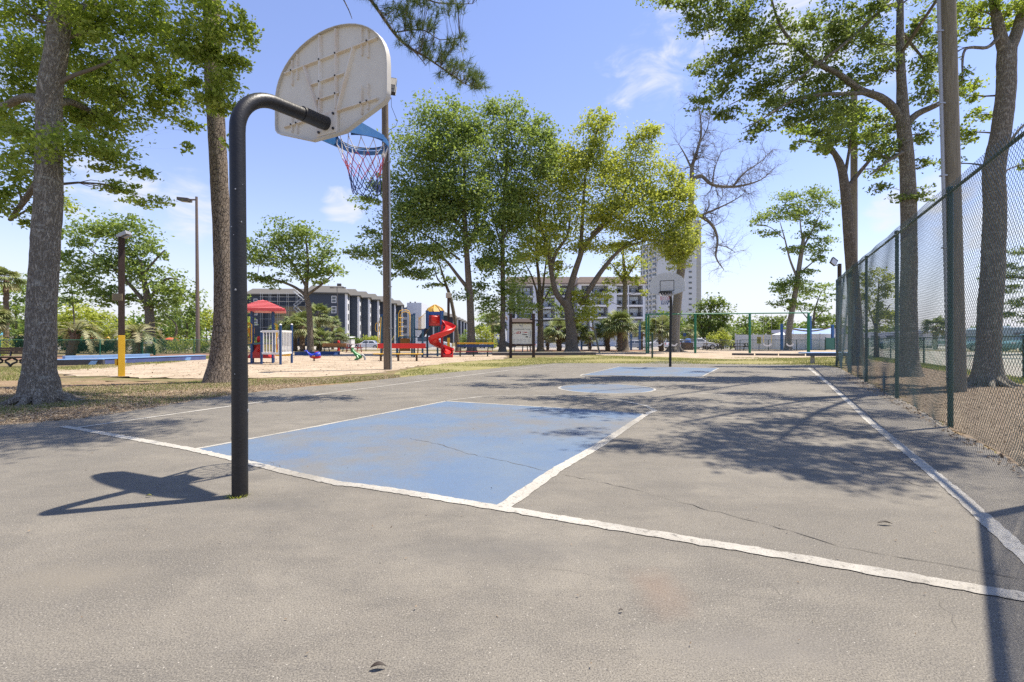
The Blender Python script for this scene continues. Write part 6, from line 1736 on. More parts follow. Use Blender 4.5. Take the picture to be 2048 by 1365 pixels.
# ---------------------------------------------------------------- shade sail on blue posts
def sail():
    Y = 53.0
    posts = [(1163, 651, 701), (1262, 663, 702), (1279.5, 646, 701)]
    labs = ['blue square post right of the big live oak trunk', 'shorter blue post under the right end of the shade sail', 'tallest blue post holding the right corner of the shade sail']
    for (px, pt, pb_), lab in zip(posts, labs):
        a = Q(px, 700, Y); a.z = -.1; c = Q(px, pt, Y)
        t = thing('sail_post', lab, 'post', Vector((a.x, a.y, gz(Y))), 'blue posts of the shade sails')
        MB().box(Vector((a.x, Y, c.z / 2 - .05)), (.20, .20, c.z + .1)).build('shaft', M_BLUEP, t, bevel=.01)
        MB().box(Vector((a.x, Y, c.z)), (.23, .23, .04)).build('cap', M_BLUEP, t)
    cs = [Q(1178, 653, Y - 2), Q(1281, 647, Y), Q(1262, 664, Y), Q(1185, 661, Y + 2)]
    n = 14; v = []; f = []
    for i in range(n + 1):
        for j in range(n + 1):
            s, u_ = i / n, j / n
            p = (cs[0] * (1 - s) + cs[1] * s) * (1 - u_) + (cs[3] * (1 - s) + cs[2] * s) * u_
            sag = .75 * math.sin(math.pi * s) * (1 - .3 * u_)
            p = p - Z * sag + Vector((0, .0, 0)); v.append(p)
    f = [(i * (n + 1) + j, (i + 1) * (n + 1) + j, (i + 1) * (n + 1) + j + 1, i * (n + 1) + j + 1) for i in range(n) for j in range(n)]
    v2 = [p + Z * .02 for p in v]; m = len(v)
    MBs = MB().add(v, np.array(f)).add(v2, np.array([x[::-1] for x in f]))
    o = MBs.build('shade_sail', M_SAIL, None, True, org=Vector((cs[0].x, Y, 0)))
    tag(o, 'tan fabric shade sail drooping between blue posts in front of the palms', 'shade sail')
M_BLUEP = mat('blue_square_post', (.035, .14, .36), .5, (.03, .11, .3), 5, .5)
M_SAIL = mat('tan_sail_cloth', (.38, .31, .235), .8, (.31, .25, .19), 3, .6)
sail()

# ---------------------------------------------------------------- white panel fence, awnings
Y = 54.5; k = Y / F
t = thing('panel_fence', 'white vinyl panel fence across the back right of the playground', 'fence', Q(1570, 700, Y))
xs_ = [1471, 1506.5, 1532, 1562, 1585, 1612, 1640, 1672, 1706]
for a_, c_ in zip(xs_[:-1], xs_[1:]):
    zt = H + (10.5 + (1.5 if a_ > 1580 else 0)) * k
    MB().box(Vector((((a_ + c_) / 2 - 1024) * k, Y, zt / 2)), ((c_ - a_) * k - .12, .05, zt - .04)).build('fence_panel', M_VINYL if 'M_VINYL' in globals() else M_WHITEP, t)
for a_ in xs_:
    zt = H + 12.5 * k
    MB().box(Vector(((a_ - 1024) * k, Y - .01, zt / 2)), (.13, .13, zt)).build('post', M_WHITEP, t, bevel=.01)
for (px, pt, lab) in ((1563.5, 648, 'blue square post left of the open-crowned tree trunk'), (1620.5, 633, 'blue post hidden behind the right swing legs'), (1665, 650, 'blue square post near the right end of the white fence')):
    c = Q(px, pt, 53.5); tt = thing('sail_post', lab, 'post', Vector((c.x, c.y, -.02)), 'blue posts of the shade sails')
    MB().box(Vector((c.x, c.y, c.z / 2)), (.22, .22, c.z)).build('shaft', M_BLUEP, tt, bevel=.01)
    MB().box(Vector((c.x, c.y, c.z)), (.25, .25, .04)).build('cap', M_BLUEP, tt)
def cloth(name, cs, m, label, cat, sag=.3, th=.02):
    n = 10; v = []
    for i in range(n + 1):
        for j in range(n + 1):
            s, u_ = i / n, j / n
            p = (cs[0] * (1 - s) + cs[1] * s) * (1 - u_) + (cs[3] * (1 - s) + cs[2] * s) * u_
            v.append(p - Z * sag * math.sin(math.pi * s) * 1.0)
    f = [(i * (n + 1) + j, (i + 1) * (n + 1) + j, (i + 1) * (n + 1) + j + 1, i * (n + 1) + j + 1) for i in range(n) for j in range(n)]
    o = MB().add(v, np.array(f)).add([p + Z * th for p in v], np.array([x[::-1] for x in f])).build(name, m, None, True, org=v[0])
    return tag(o, label, cat)
cloth('shade_sail', [Q(1585, 657, 53.5), Q(1664, 653, 53.5), Q(1664, 656, 56), Q(1585, 660, 56)], M_SAIL, 'thin tan shade sail strung above the blue awning at the right', 'shade sail', .35)
cloth('awning', [Q(1587, 657, 58), Q(1662, 657, 58), Q(1666, 672, 56), Q(1582, 672, 56)], mat('sky_blue_canvas', (.22, .33, .62), .7), 'light blue canvas awning above the white fence', 'awning', .1)
cloth('awning', [Q(1543, 661, 60), Q(1590, 658, 60), Q(1590, 670, 59), Q(1543, 667, 59)], mat('navy_canvas', (.012, .022, .08), .7), 'dark navy awning left of the light blue one', 'awning', .02)
cloth('canopy', [Q(1540, 671, 58.5), Q(1566, 664, 58), Q(1572, 671, 57), Q(1545, 671.5, 57)], M_WHITEP, 'small white canopy peak left of the blue post', 'canopy', .0)
cloth('awning', [Q(1666, 658, 59), Q(1690, 656, 59), Q(1690, 672, 58), Q(1668, 670, 58)], mat('navy_canvas', (.012, .022, .08), .7), 'dark navy awning partly behind the fence end', 'awning', .02)
# yellow notice on a post
b = Q(1518, 700, 52); b.z = -.02; t = thing('sign', 'yellow notice board on a thin post before the white fence', 'sign', b)
MB().tube([b - Z * .05, Q(1518, 676, 52)], .03, 6).build('post', M_DARK, t)
pnl = MB().box(Q(1518, 681, 51.95), (.44, .03, .74)).build('sign_panel', mat('yellow_notice', (.5, .42, .05), .6, (.4, .33, .04), 6, .6), t)
mb = MB()
for i in range(6): mb.box(Q(1518, 675.6 + i * 2, 51.92), (.3, .004, .03))
mb.build('lettering', M_INK, pnl)
# green windscreen gate
a_, c_ = Q(1651, 701, 53), Q(1670, 701, 53)
t = thing('gate', 'green mesh gate at the right end of the white fence', 'gate', a_)
for q in (a_, c_): MB().tube([Vector((q.x, q.y, -.1)), Vector((q.x, q.y, 1.45))], .04, 8).build('post', M_GREENP, t, True)
MB().box(Vector(((a_.x + c_.x) / 2, 53, .7)), (c_.x - a_.x - .1, .015, 1.3)).build('screen', mat('green_screen', (.05, .16, .12), .7, (.08, .2, .15), 9, .6), t)

# ---------------------------------------------------------------- low play tower with red roof
def W_(px, py, Y): return Q(px, py, Y)
Yt = 23.2; k = Yt / F
root = thing('play_structure', 'low play tower with red striped roof, yellow rails and white picket panels', 'play structure', Vector(((520 - 1024) * k, Yt, -.02)))
ax = R(24); e1 = Vector((math.cos(ax), math.sin(ax), 0)); e2_ = Vector((-math.sin(ax), math.cos(ax), 0))
tc_ = Vector(((516 - 1024) * k, Yt + .45, 0)); hwid = .46
corners = [tc_ + e1 * a * hwid + e2_ * c * hwid for a, c in ((-1, -1), (1, -1), (1, 1), (-1, 1))]
dz = .95
for i, c in enumerate(corners): MB().tube([c - Z * .1, c + Z * 2.75], .05, 12).build('post', M_NAVY, root, True)
MB().box(tc_ + Z * dz, (2 * hwid, 2 * hwid, .07), ax).build('deck', mat('slate_deck', (.06, .13, .19), .6), root)
# roof: pyramid of stepped ribs
ap = tc_ + Z * 3.12; rw = 1.02
rc4 = [tc_ + e1 * a * rw + e2_ * c * rw + Z * 2.62 for a, c in ((-1, -1), (1, -1), (1, 1), (-1, 1))]
M_ROOFR = mat('red_roof_plastic', (.58, .045, .05), .45, (.55, .10, .10), 2, .8); M_RIBR = mat('highlight_roof_rib', (.60, .15, .14), .45, (.55, .10, .10), 4, .6)  # pinkish highlights of the red ribs are put into the rib colour
mb = MB(); mb.add(rc4 + [ap] + [p - Z * .10 for p in rc4], [(0, 1, 4), (1, 2, 4), (2, 3, 4), (3, 0, 4), (0, 5, 6, 1), (1, 6, 7, 2), (2, 7, 8, 3), (3, 8, 5, 0), (5, 8, 7, 6)])
rf = mb.build('roof', M_ROOFR, root)
for s in range(4):
    for j in range(6):
        f = .06 + j * .145; a = rc4[s].lerp(ap, f); c = rc4[(s + 1) % 4].lerp(ap, f)
        n = ((rc4[(s + 1) % 4] - rc4[s]).cross(ap - rc4[s])).normalized()
        MB().beam(a.lerp(c, .03) + n * .02, a.lerp(c, .97) + n * .02, .07, .045, up=n).build('roof_rib', M_RIBR, rf, label='raised rib')
def guard(a, c, z0, z1, n, m, r=.016, name='guard_rail'):
    mb = MB()
    mb.tube([a + Z * z0, a + Z * (z1 - .08), a.lerp(c, .06) + Z * z1, a.lerp(c, .94) + Z * z1, c + Z * (z1 - .08), c + Z * z0], r * 1.4, 8)
    mb.tube([a + Z * z0, c + Z * z0], r * 1.2, 6)
    for i in range(1, n): mb.tube([a.lerp(c, i / n) + Z * z0, a.lerp(c, i / n) + Z * z1], r, 6, False)
    mb.build(name, m, root, True)
# left wing deck with yellow rails
wl = corners[0] + Vector((-1.35, -.05, 0)); wl2 = corners[3] + Vector((-1.35, -.05, 0))
guard(wl, corners[0] + Vector((.05, -.07, 0)), dz + .03, dz + 1.0, 7, M_YEL)
guard(wl2, corners[3], dz + .03, dz + 1.0, 7, M_YEL)
MB().add([p + Z * z for z in (dz - .05, dz + .02) for p in (wl, corners[0], corners[3], wl2)], np.array([(3, 2, 1, 0), (4, 5, 6, 7), (0, 1, 5, 4), (1, 2, 6, 5), (2, 3, 7, 6), (3, 0, 4, 7)])).build('deck', mat('slate_deck', (.06, .13, .19), .6), root)
for p in (wl, wl2): MB().tube([p - Z * .1, p + Z * 2.0], .045, 10).build('post', M_NAVY, root, True)
# climbing arches on the right side of the tower
for a, c in ((corners[1], corners[1] + e1 * .16), (corners[2], corners[2] + e1 * .16)):
    MB().tube([a + Z * (dz + .9), a + e1 * .05 + Z * (dz + .98), c + Z * (dz + .95), c + Z * (dz + .8), c + Z * .35], .022, 8).build('climbing_bar', M_YEL, root, True)
# picket panels round the lower deck
p1 = W_(523, 700, 22.6); p2 = W_(561, 700, 22.1); p3 = W_(583.5, 700, 23.6); p4 = W_(546, 700, 24.3)
for p in (p1, p2, p3, p4): p.z = 0
for p, h in ((p2, 1.82), (p3, 1.88), (p1, 1.5)):
    MB().tube([p - Z * .1, p + Z * h], .055, 12).build('post', M_NAVY, root, True)
    MB().ball(p + Z * h, .06, 12, 5, zmin=0).build('post_cap', M_WHITEP, root, True)
def pickets(a, c, n, z0=.50, z1=1.58):
    for z in (z0, z1 - .05): MB().beam(a.lerp(c, .02) + Z * z, a.lerp(c, .98) + Z * z, .05, .10).build('rail', M_WHITEP, root, bevel=.012)
    for i in range(n):
        q = a.lerp(c, (i + .7) / (n + .4)); MB().tube([q + Z * z0, q + Z * (z1 - .05)], .027, 8).build('picket', M_WHITEP, root, True)
pickets(p1, p2, 6); pickets(p2, p3, 7)
M_PYEL = mat('pale_yellow_plastic', (.68, .60, .17), .5)
MB().box(W_(534, 692, 23.6), (.55, .06, .38), ax).build('play_panel', M_PYEL, root, bevel=.02)
MB().box(W_(554, 687, 23.8), (.12, .08, .62), ax).build('play_panel', M_REDF, root, bevel=.03)
MB().box(W_(556, 682, 23.7), (.08, .07, .34), ax).build('play_panel', M_WHITEP, root, bevel=.02)
# slides and crawl pieces
MB().prism([(-.4, 0), (.75, 0), (.75, .07), (.1, .35), (.35, .62), (.15, .72), (-.1, .30), (-.4, .12)], W_(510, 717, 23.6), Vector((1, 0, 0)), Z, Vector((0, .45, 0))).build('slide', M_RED, root, bevel=.02)
MB().box(W_(536, 711, 24.1), (.58, .5, .19), ax).build('crawl_step', M_REDF, root, bevel=.05)
MB().box(W_(566, 709, 24.6), (.72, .4, .17), ax).build('crawl_step', M_YEL, root, bevel=.05)
for (px_, py_, w_, h_, m_) in ((498, 662, .5, .3, M_YEL), (497, 679, .5, .16, M_PYEL), (513, 700, .3, .5, M_RED), (548, 700, .1, .5, M_NAVY)):
    MB().box(W_(px_, py_, 24.1), (w_, .05, h_), ax).build('play_panel', m_, root, bevel=.02)
MB().box(W_(503, 668, 23.9), (.24, .05, .30), ax).build('play_panel', mat('orange_panel', (.72, .32, .02), .5), root, bevel=.02)
MB().prism([(0, 0), (.45, .06), (.45, .20), (0, .12)], W_(484, 690, 23.8), Vector((1, 0, 0)), Z, Vector((0, .4, 0))).build('slide_lip', M_PYEL, root, bevel=.02)
MB().ball(W_(517, 679, 23.5), (.10, .05, .16), 10, 6).build('bubble_panel', M_RED, root, True)

# ---------------------------------------------------------------- spiral-slide play tower
Ys = 31.6; k2 = Ys / F
root = thing('play_structure', 'tall play tower with red spiral slide and yellow dome roof', 'play structure', Vector(((830 - 1024) * k2, Ys, -.02)))
X2 = lambda px: (px - 1024) * k2
Z2 = lambda py: H - (py - HY) * k2
for (px, pt, dy) in ((762.5, 630, 0), (785, 632, 1.2), (795.6, 630, -.1), (817, 628, 1.1), (829, 628, -.1), (848.5, 660, -.6), (852.5, 622, .4), (884, 622, .3), (869, 622, 1.3)):
    MB().tube([Vector((X2(px), Ys + dy, -.1)), Vector((X2(px), Ys + dy, Z2(pt)))], .065, 10).build('post', M_TEAL, root, True)
    MB().cyl(Vector((X2(px), Ys + dy, Z2(pt) - .06)), Vector((X2(px), Ys + dy, Z2(pt) + .02)), .085, 10).build('post_cap', M_NAVY, root, True)
MB().box(Vector((X2(812), Ys + .5, Z2(674.5))), (X2(829) - X2(795), 1.2, .08)).build('deck', M_TEAL, root)
MB().box(Vector((X2(840), Ys + .5, Z2(659))), (X2(852) - X2(829), 1.1, .08)).build('deck', M_TEAL, root)
MB().box(Vector((X2(868), Ys + .75, Z2(652))), (X2(884) - X2(852), 1.0, .08)).build('deck', M_TEAL, root)
MB().box(Vector((X2(806), Ys + .6, Z2(690))), (X2(816) - X2(797), .08, .85)).build('crawl_panel', mat('brown_orange', (.30, .14, .03), .6), root)
def arch(px0, px1, y0, yt, dy, m=M_YEL):
    a = Vector((X2(px0), Ys + dy, Z2(y0))); c = Vector((X2(px1), Ys + dy, Z2(y0))); z = Z2(yt)
    mb = MB().tube([a, Vector((a.x, a.y, z - .25)), Vector((a.x + .08, a.y, z - .07)), Vector((a.x + .25, a.y, z)), Vector((c.x - .25, c.y, z)), Vector((c.x - .08, c.y, z - .07)), Vector((c.x, c.y, z - .25)), c], .025, 8)
    mb.build('hoop_rail', m, root, True)
arch(798, 821, 675, 620.5, -.12); arch(800, 819, 675, 624, .1)
for i in range(5):
    z = Z2(672 - i * 9); MB().tube([Vector((X2(798), Ys - .1, z)), Vector((X2(806), Ys + .1, z))], .02, 6).build('ladder_rung', M_YEL, root)
for i in range(6):
    x = X2(838 + i * 2.2); MB().tube([Vector((x, Ys - .05, Z2(660))), Vector((x, Ys - .05, Z2(634 - i * .6)))], .016, 6).build('barrier_bar', M_YEL, root)
MB().tube([Vector((X2(837), Ys - .05, Z2(640))), Vector((X2(851), Ys - .05, Z2(627)))], .022, 6).build('hand_rail', M_YEL, root)
for (a, c) in (((757, 646), (757, 664)),):
    pts = [Vector((X2(755) + .12 * math.cos(q), Ys - .1, Z2(655) + .3 * math.sin(q))) for q in np.linspace(0, 6.283, 15)]
    MB().tube(pts, .02, 6, False).build('ring_handle', M_YEL, root, True)
MB().tube([Vector((X2(758), Ys, Z2(642))), Vector((X2(758), Ys - .4, Z2(700)))], .02, 6).tube([Vector((X2(763), Ys - .1, Z2(635))), Vector((X2(763), Ys - .5, Z2(700)))], .02, 6).build('climbing_pole', M_YEL, root)
MB().tube([Vector((X2(790), Ys - .2, Z2(672))), Vector((X2(782), Ys - .3, Z2(688)))], .02, 6).build('brace', M_PYEL, root)
# tower box and dome
MB().box(Vector((X2(855), Ys + .2, Z2(640))), (.16, .9, Z2(624) - Z2(660))).build('side_panel', M_NAVYD if 'M_NAVYD' in globals() else M_NAVY, root)
MB().box(Vector((X2(882.5), Ys + .2, Z2(640))), (.10, .9, Z2(624) - Z2(660))).build('side_panel', M_NAVY, root)
MB().box(Vector((X2(869), Ys + .1, Z2(627))), (X2(885) - X2(852), .07, Z2(624) - Z2(630))).build('front_panel', M_BLUE, root)
MB().box(Vector((X2(867), Ys + .16, Z2(641))), (X2(882) - X2(857), .06, Z2(631) - Z2(652))).build('slide_hood', M_REDF, root, bevel=.1)
MB().ball(Vector((X2(868), Ys + .08, Z2(640))), (.27, .12, .28), 12, 6, zmin=-.9).build('bubble_window', M_REDF, root, True)
MB().add([Vector((X2(838), Ys - .35, Z2(676))), Vector((X2(846), Ys - .35, Z2(676))), Vector((X2(858), Ys - .1, Z2(655))), Vector((X2(852), Ys - .1, Z2(655))),
          Vector((X2(838), Ys + .25, Z2(676))), Vector((X2(846), Ys + .25, Z2(676))), Vector((X2(858), Ys + .45, Z2(655))), Vector((X2(852), Ys + .45, Z2(655)))],
         np.array([(0, 1, 2, 3), (7, 6, 5, 4), (0, 4, 5, 1), (1, 5, 6, 2), (2, 6, 7, 3), (3, 7, 4, 0)])).build('crawl_tube', M_BLACK, root)
mb = MB(); dc = Vector((X2(867), Ys + .65, Z2(623.5))); N8 = 8
for ring_i, (r0, z0_, r1, z1_) in enumerate(((.62, 0, .46, .22), (.46, .22, .06, .46))):
    for s in range(N8):
        a0, a1 = 2 * math.pi * s / N8, 2 * math.pi * (s + 1) / N8
        mb.add([dc + Vector((r0 * math.cos(a0), r0 * math.sin(a0), z0_)), dc + Vector((r0 * math.cos(a1), r0 * math.sin(a1), z0_)), dc + Vector((r1 * math.cos(a1), r1 * math.sin(a1), z1_)), dc + Vector((r1 * math.cos(a0), r1 * math.sin(a0), z1_))], np.array([(0, 1, 2, 3)]))
mb.build('dome_roof', mat('ochre_dome', (.55, .30, .03), .5, (.4, .22, .04), 5, .8), root)
for s in range(N8):
    a0 = 2 * math.pi * s / N8
    MB().tube([dc + Vector((r * math.cos(a0), r * math.sin(a0), z_ + .02)) for r, z_ in ((.63, 0), (.47, .23), (.06, .47))], .035, 6).build('dome_rib', mat('ochre_rib', (.60, .36, .05), .5), root, True)
# spiral slide: U-shaped trough swept along a helix
sc = Vector((X2(885), Ys - .25, 0)); zt_, zb_ = Z2(641), .30
pts = []; N = 46
hx = Vector((X2(866), Ys + .05, zt_))
pts.append((hx, Vector((.6, -.25, -.5)).normalized()))
path = []
for i in range(N + 1):
    s = i / N
    a = R(150) - R(470) * s                      # clockwise seen from above
    rr = .56
    path.append(sc + Vector((rr * math.cos(a), rr * math.sin(a), zt_ * (1 - s) + zb_ * s - .02)))
path = [hx] + path
end = path[-1]; dlast = (path[-1] - path[-3]).normalized(); dlast.z = 0
path += [end + Vector((-.02, -.28, -.05)), end + Vector((-.03, -.55, -.07))]
prof = [(-.34, .26), (-.30, .30), (-.27, .24), (-.22, .06), (-.10, .0), (.10, .0), (.22, .06), (.27, .24), (.30, .30), (.34, .26), (.27, .02), (.12, -.05), (-.12, -.05), (-.27, .02)]
mb = MB(); v = []
for i, p in enumerate(path):
    a = path[max(i - 1, 0)]; c = path[min(i + 1, len(path) - 1)]
    d = (c - a); d.z *= .3; d.normalize(); side = d.cross(Z).normalized()
    bank = 0.0
    for (x, y) in prof: v.append(p + side * x + Z * y)
n = len(prof); f = [(i * n + j, i * n + (j + 1) % n, (i + 1) * n + (j + 1) % n, (i + 1) * n + j) for i in range(len(path) - 1) for j in range(n)]
mb.add(v, np.array(f)); mb.build('spiral_slide', M_RED, root, True)
MB().tube([Vector((sc.x, sc.y, -.1)), Vector((sc.x, sc.y, zt_ - .3))], .08, 12).build('slide_column', mat('slide_post', (.35, .012, .02), .5), root, True)
MB().box(path[-1] + Vector((0, -.02, -.13)), (.66, .07, .18)).box(path[-1] + Vector((-.31, .08, -.08)), (.06, .12, .46)).box(path[-1] + Vector((.31, .08, -.08)), (.06, .12, .46)).build('slide_end', M_RED, root, bevel=.02)

# ---------------------------------------------------------------- spring riders
b = P(628, 722); b.z = -.02; Yw = b.y; k3 = Yw / F
t = thing('spring_rider', 'blue whale spring rider with a red belly in the left sand', 'spring rider', b)
def loftx(secs, kk=14):
    """secs: (x, zc, ry, rz)"""
    v = []; 
    for (x, zc, ry, rz) in secs:
        for j in range(kk):
            a = 2 * math.pi * j / kk; v.append(b + Vector((x, ry * math.cos(a), zc + rz * math.sin(a))))
    n = len(secs); f = [(i * kk + j, i * kk + (j + 1) % kk, (i + 1) * kk + (j + 1) % kk, (i + 1) * kk + j) for i in range(n - 1) for j in range(kk)]
    return MB().add(v, [tuple(q) for q in f] + [tuple(range(kk - 1, -1, -1)), tuple(range((n - 1) * kk, n * kk))])
loftx([(.36, .34, .03, .04), (.34, .35, .10, .11), (.26, .36, .14, .15), (.12, .35, .15, .14), (-.02, .31, .13, .10), (-.16, .31, .11, .09), (-.28, .40, .08, .07), (-.36, .50, .04, .035)]).build('whale_body', mat('whale_blue', (.025, .06, .55), .3), t, True)
loftx([(.365, .24, .02, .03), (.33, .24, .11, .08), (.18, .22, .15, .09), (0, .21, .14, .075), (-.16, .22, .10, .05), (-.24, .24, .04, .02)]).build('whale_belly', mat('whale_red', (.5, .015, .03), .35), t, True)
for s in (-1, 1): MB().add([b + Vector(q) for q in ((-.34, 0, .50), (-.44, s * .16, .58), (-.50, s * .10, .54), (-.40, 0, .48), (-.34, 0, .53), (-.44, s * .16, .61), (-.50, s * .10, .57), (-.40, 0, .51))], np.array([(0, 1, 2, 3), (7, 6, 5, 4), (0, 4, 5, 1), (1, 5, 6, 2), (2, 6, 7, 3), (3, 7, 4, 0)])).build('tail_fluke', MATS['whale_blue'], t)
MB().ball(b + Vector((.04, -.15, .27)), (.10, .03, .045), 10, 5).build('fin', M_WOODO, t, True)
for s in (-1, 1): MB().ball(b + Vector((.28, s * .13, .40)), .022, 8, 5).build('eye', M_WHITEP, t, True)
MB().tube([b + Vector((.05 * math.cos(a), .05 * math.sin(a), .0 + .17 * a / 25)) for a in np.linspace(0, 25, 60)], .011, 6).build('spring', M_DARK, t, True)
MB().tube([b + Vector((.12, -.2, .50)), b + Vector((.12, 0, .50)), b + Vector((.12, .2, .50))], .018, 6).build('handle', MATS['whale_red'], t, True)
b = P(714, 720.5); b.z = -.02
t = thing('spring_rider', 'green crouching frog spring rider with a grey wheel arch, left of the red bench', 'spring rider', b)
M_FROG = mat('frog_green', (.03, .22, .06), .4, (.02, .15, .04), 5, .6)
loftx([(-.34, .56, .05, .05), (-.30, .56, .11, .10), (-.20, .52, .13, .12), (-.10, .38, .13, .14), (.02, .28, .15, .15), (.18, .24, .14, .12), (.28, .20, .05, .05)]).build('frog_body', M_FROG, t, True)
for s in (-1, 1):
    MB().ball(b + Vector((-.25, s * .09, .66)), .055, 10, 6).build('eye', M_FROG, t, True)
    MB().tube([b + Vector((.05, s * .14, .26)), b + Vector((.15, s * .24, .14)), b + Vector((-.05, s * .25, .05))], [.06, .05, .04], 8).build('leg', M_FROG, t, True)
MB().tube([b + Vector((.24 + .22 * math.cos(a), -.02, .02 + .30 * math.sin(a))) for a in np.linspace(0, math.pi, 12)], .055, 8).build('wheel_arch', M_STEEL, t, True)
MB().tube([b + Vector((.05 * math.cos(a), .05 * math.sin(a), .0 + .17 * a / 25)) for a in np.linspace(0, 25, 60)], .011, 6).build('spring', M_DARK, t, True)
# red hydrant-like figure by the orange table
b = P(677, 703) * 1.05; b.z = -.02
t = thing('fire_hydrant', 'small red and white hydrant shape behind the orange table', 'hydrant', b)
MB().lathe([(.16, 0), (.16, .1), (.11, .12), (.11, .75), (.15, .8), (.15, .9), (.12, 1.0), (.04, 1.12)], b, 14).build('barrel', M_RED, t, True)
MB().tube([b + Vector((-.2, 0, .7)), b + Vector((.2, 0, .7))], .06, 10).build('nozzle', M_WHITEP, t, True)

# ---------------------------------------------------------------- mini-park play pieces far left
def far_arch(px0, px1, pyt, Y, m, label):
    k = Y / F; z = H - (pyt - HY) * k; a = Vector(((px0 - 1024) * k, Y, gz(Y))); c = Vector(((px1 - 1024) * k, Y, gz(Y)))
    o = MB().tube([a, Vector((a.x, Y, z - .15)), Vector((a.x + .15, Y, z)), Vector((c.x - .15, Y, z)), Vector((c.x, Y, z - .15)), c], .08, 8).build('play_arch', m, None, True, org=a)
    tag(o, label, 'play arch', 'coloured arches beyond the low fence')
far_arch(183, 193, 675, 58, M_RED, 'red arch beyond the dark hedge, left of the turquoise one')
far_arch(194, 201, 676, 58.5, mat('turquoise', (.05, .3, .45), .5), 'turquoise arch between the red and the yellow one')
far_arch(210, 219, 675, 58, M_YEL, 'yellow arch at the right of the row of coloured arches')
far_arch(162, 176, 675, 59, M_GRN2, 'green arch left of the coloured arches')
b = Vector(((343 - 1024) * 60 / F, 60, gz(60)))
t = thing('umbrella', 'low orange-red dome canopy beyond the clipped hedge', 'umbrella', b)
MB().ball(b + Z * 1.15, (.78, .78, .38), 16, 6, zmin=0).build('canopy', mat('orange_red', (.60, .10, .04), .5), t, True)
MB().tube([b, b + Z * 1.2], .04, 8).build('pole', M_STEEL, t)
for i, (p0, p1, yt, m, lab) in enumerate(((-40, 30, 665, mat('turquoise2', (.10, .36, .48), .5), 'turquoise roofed booth at the far left edge'), (33, 57, 665, M_PYEL, 'cream and yellow booth left of the oak trunk'))):
    Y = 66; k = Y / F; x0, x1 = (p0 - 1024) * k, (p1 - 1024) * k; z1 = H - (yt - HY) * k
    t = thing('booth', lab, 'booth', Vector(((x0 + x1) / 2, Y, gz(Y))))
    MB().box(Vector(((x0 + x1) / 2, Y, (z1 + gz(Y)) / 2 - .2)), (x1 - x0, 2, z1 - gz(Y) - .4)).build('wall', M_WHITEP, t)
    MB().prism([(-1.3, 0), (1.3, 0), (0, .45)], Vector((x0 - .2, Y, z1 - .4)), Vector((0, 1, 0)), Z, Vector((x1 - x0 + .4, 0, 0))).build('roof', m, t)
    MB().box(Vector(((x0 + x1) / 2, Y - 1.01, .6)), ((x1 - x0) * .6, .03, .8)).build('window', M_GLASS, t)
b = Vector(((678 - 1024) * 62 / F, 62, gz(62)))
x0, x1 = (677 - 1024) * 62 / F, (703 - 1024) * 62 / F
t = thing('container', 'white shed-like container with slanted top in front of the dark building', 'container', Vector(((x0 + x1) / 2, 62, gz(62))))
z1 = H + 4 * 62 / F
MB().box(Vector(((x0 + x1) / 2 + .35, 62.6, (z1 - .25 + gz(62)) / 2)), (x1 - x0 - .7, 1.4, z1 - .05)).build('wall', M_WHITEP, t)
MB().box(Vector((x0 + .33, 62.3, (z1 - .25 + gz(62)) / 2)), (.62, 1.2, z1 - .12)).build('side_wall', mat('pale_green_grey', (.30, .36, .33), .6), t)
MB().box(Vector(((x0 + x1) / 2, 62.5, z1 + .06)), (x1 - x0 + .15, 1.6, .06), M=Matrix.Rotation(R(4), 3, 'X')).build('roof', M_WHITEP, t)
# ---------------------------------------------------------------- buildings
M_SLATE = mat('slate_siding', (.050, .061, .080), .85, (.042, .052, .068), .6, .6, .5, 3, stretch=(.3, .3, 8))
M_MANS = mat('grey_shingle_roof', (.17, .16, .14), .9, (.12, .11, .097), 3, .7, stretch=(1, 1, 4))
M_TRIM = mat('white_trim', (.74, .74, .74), .6, (.62, .62, .62), 2, .5)
M_STUC = mat('white_stucco', (.64, .66, .70), .8, (.58, .60, .64), 1.5, .5)
M_TOWER = mat('tower_concrete', (.70, .70, .69), .85, (.64, .64, .62), 1.5, .5)
M_TOWER2 = mat('tower_tan_strip', (.52, .50, .44), .85, (.46, .44, .38), .15, .8)
M_BRR = mat('brown_mansard', (.27, .21, .165), .9, (.21, .16, .125), 2, .7)
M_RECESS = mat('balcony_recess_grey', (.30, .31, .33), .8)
M_DOORW = mat('lit_look_door_glass', (.66, .72, .78), .3, (.4, .46, .5), .5, .8)  # whitish tone puts the lit look of the door glass into its colour
M_SHEATH = mat('tan_sheathing', (.36, .30, .17), .8, (.16, .14, .08), .5, .7)
M_SCAF = mat('scaffold_tube', (.55, .57, .58), .5, metal=.3)

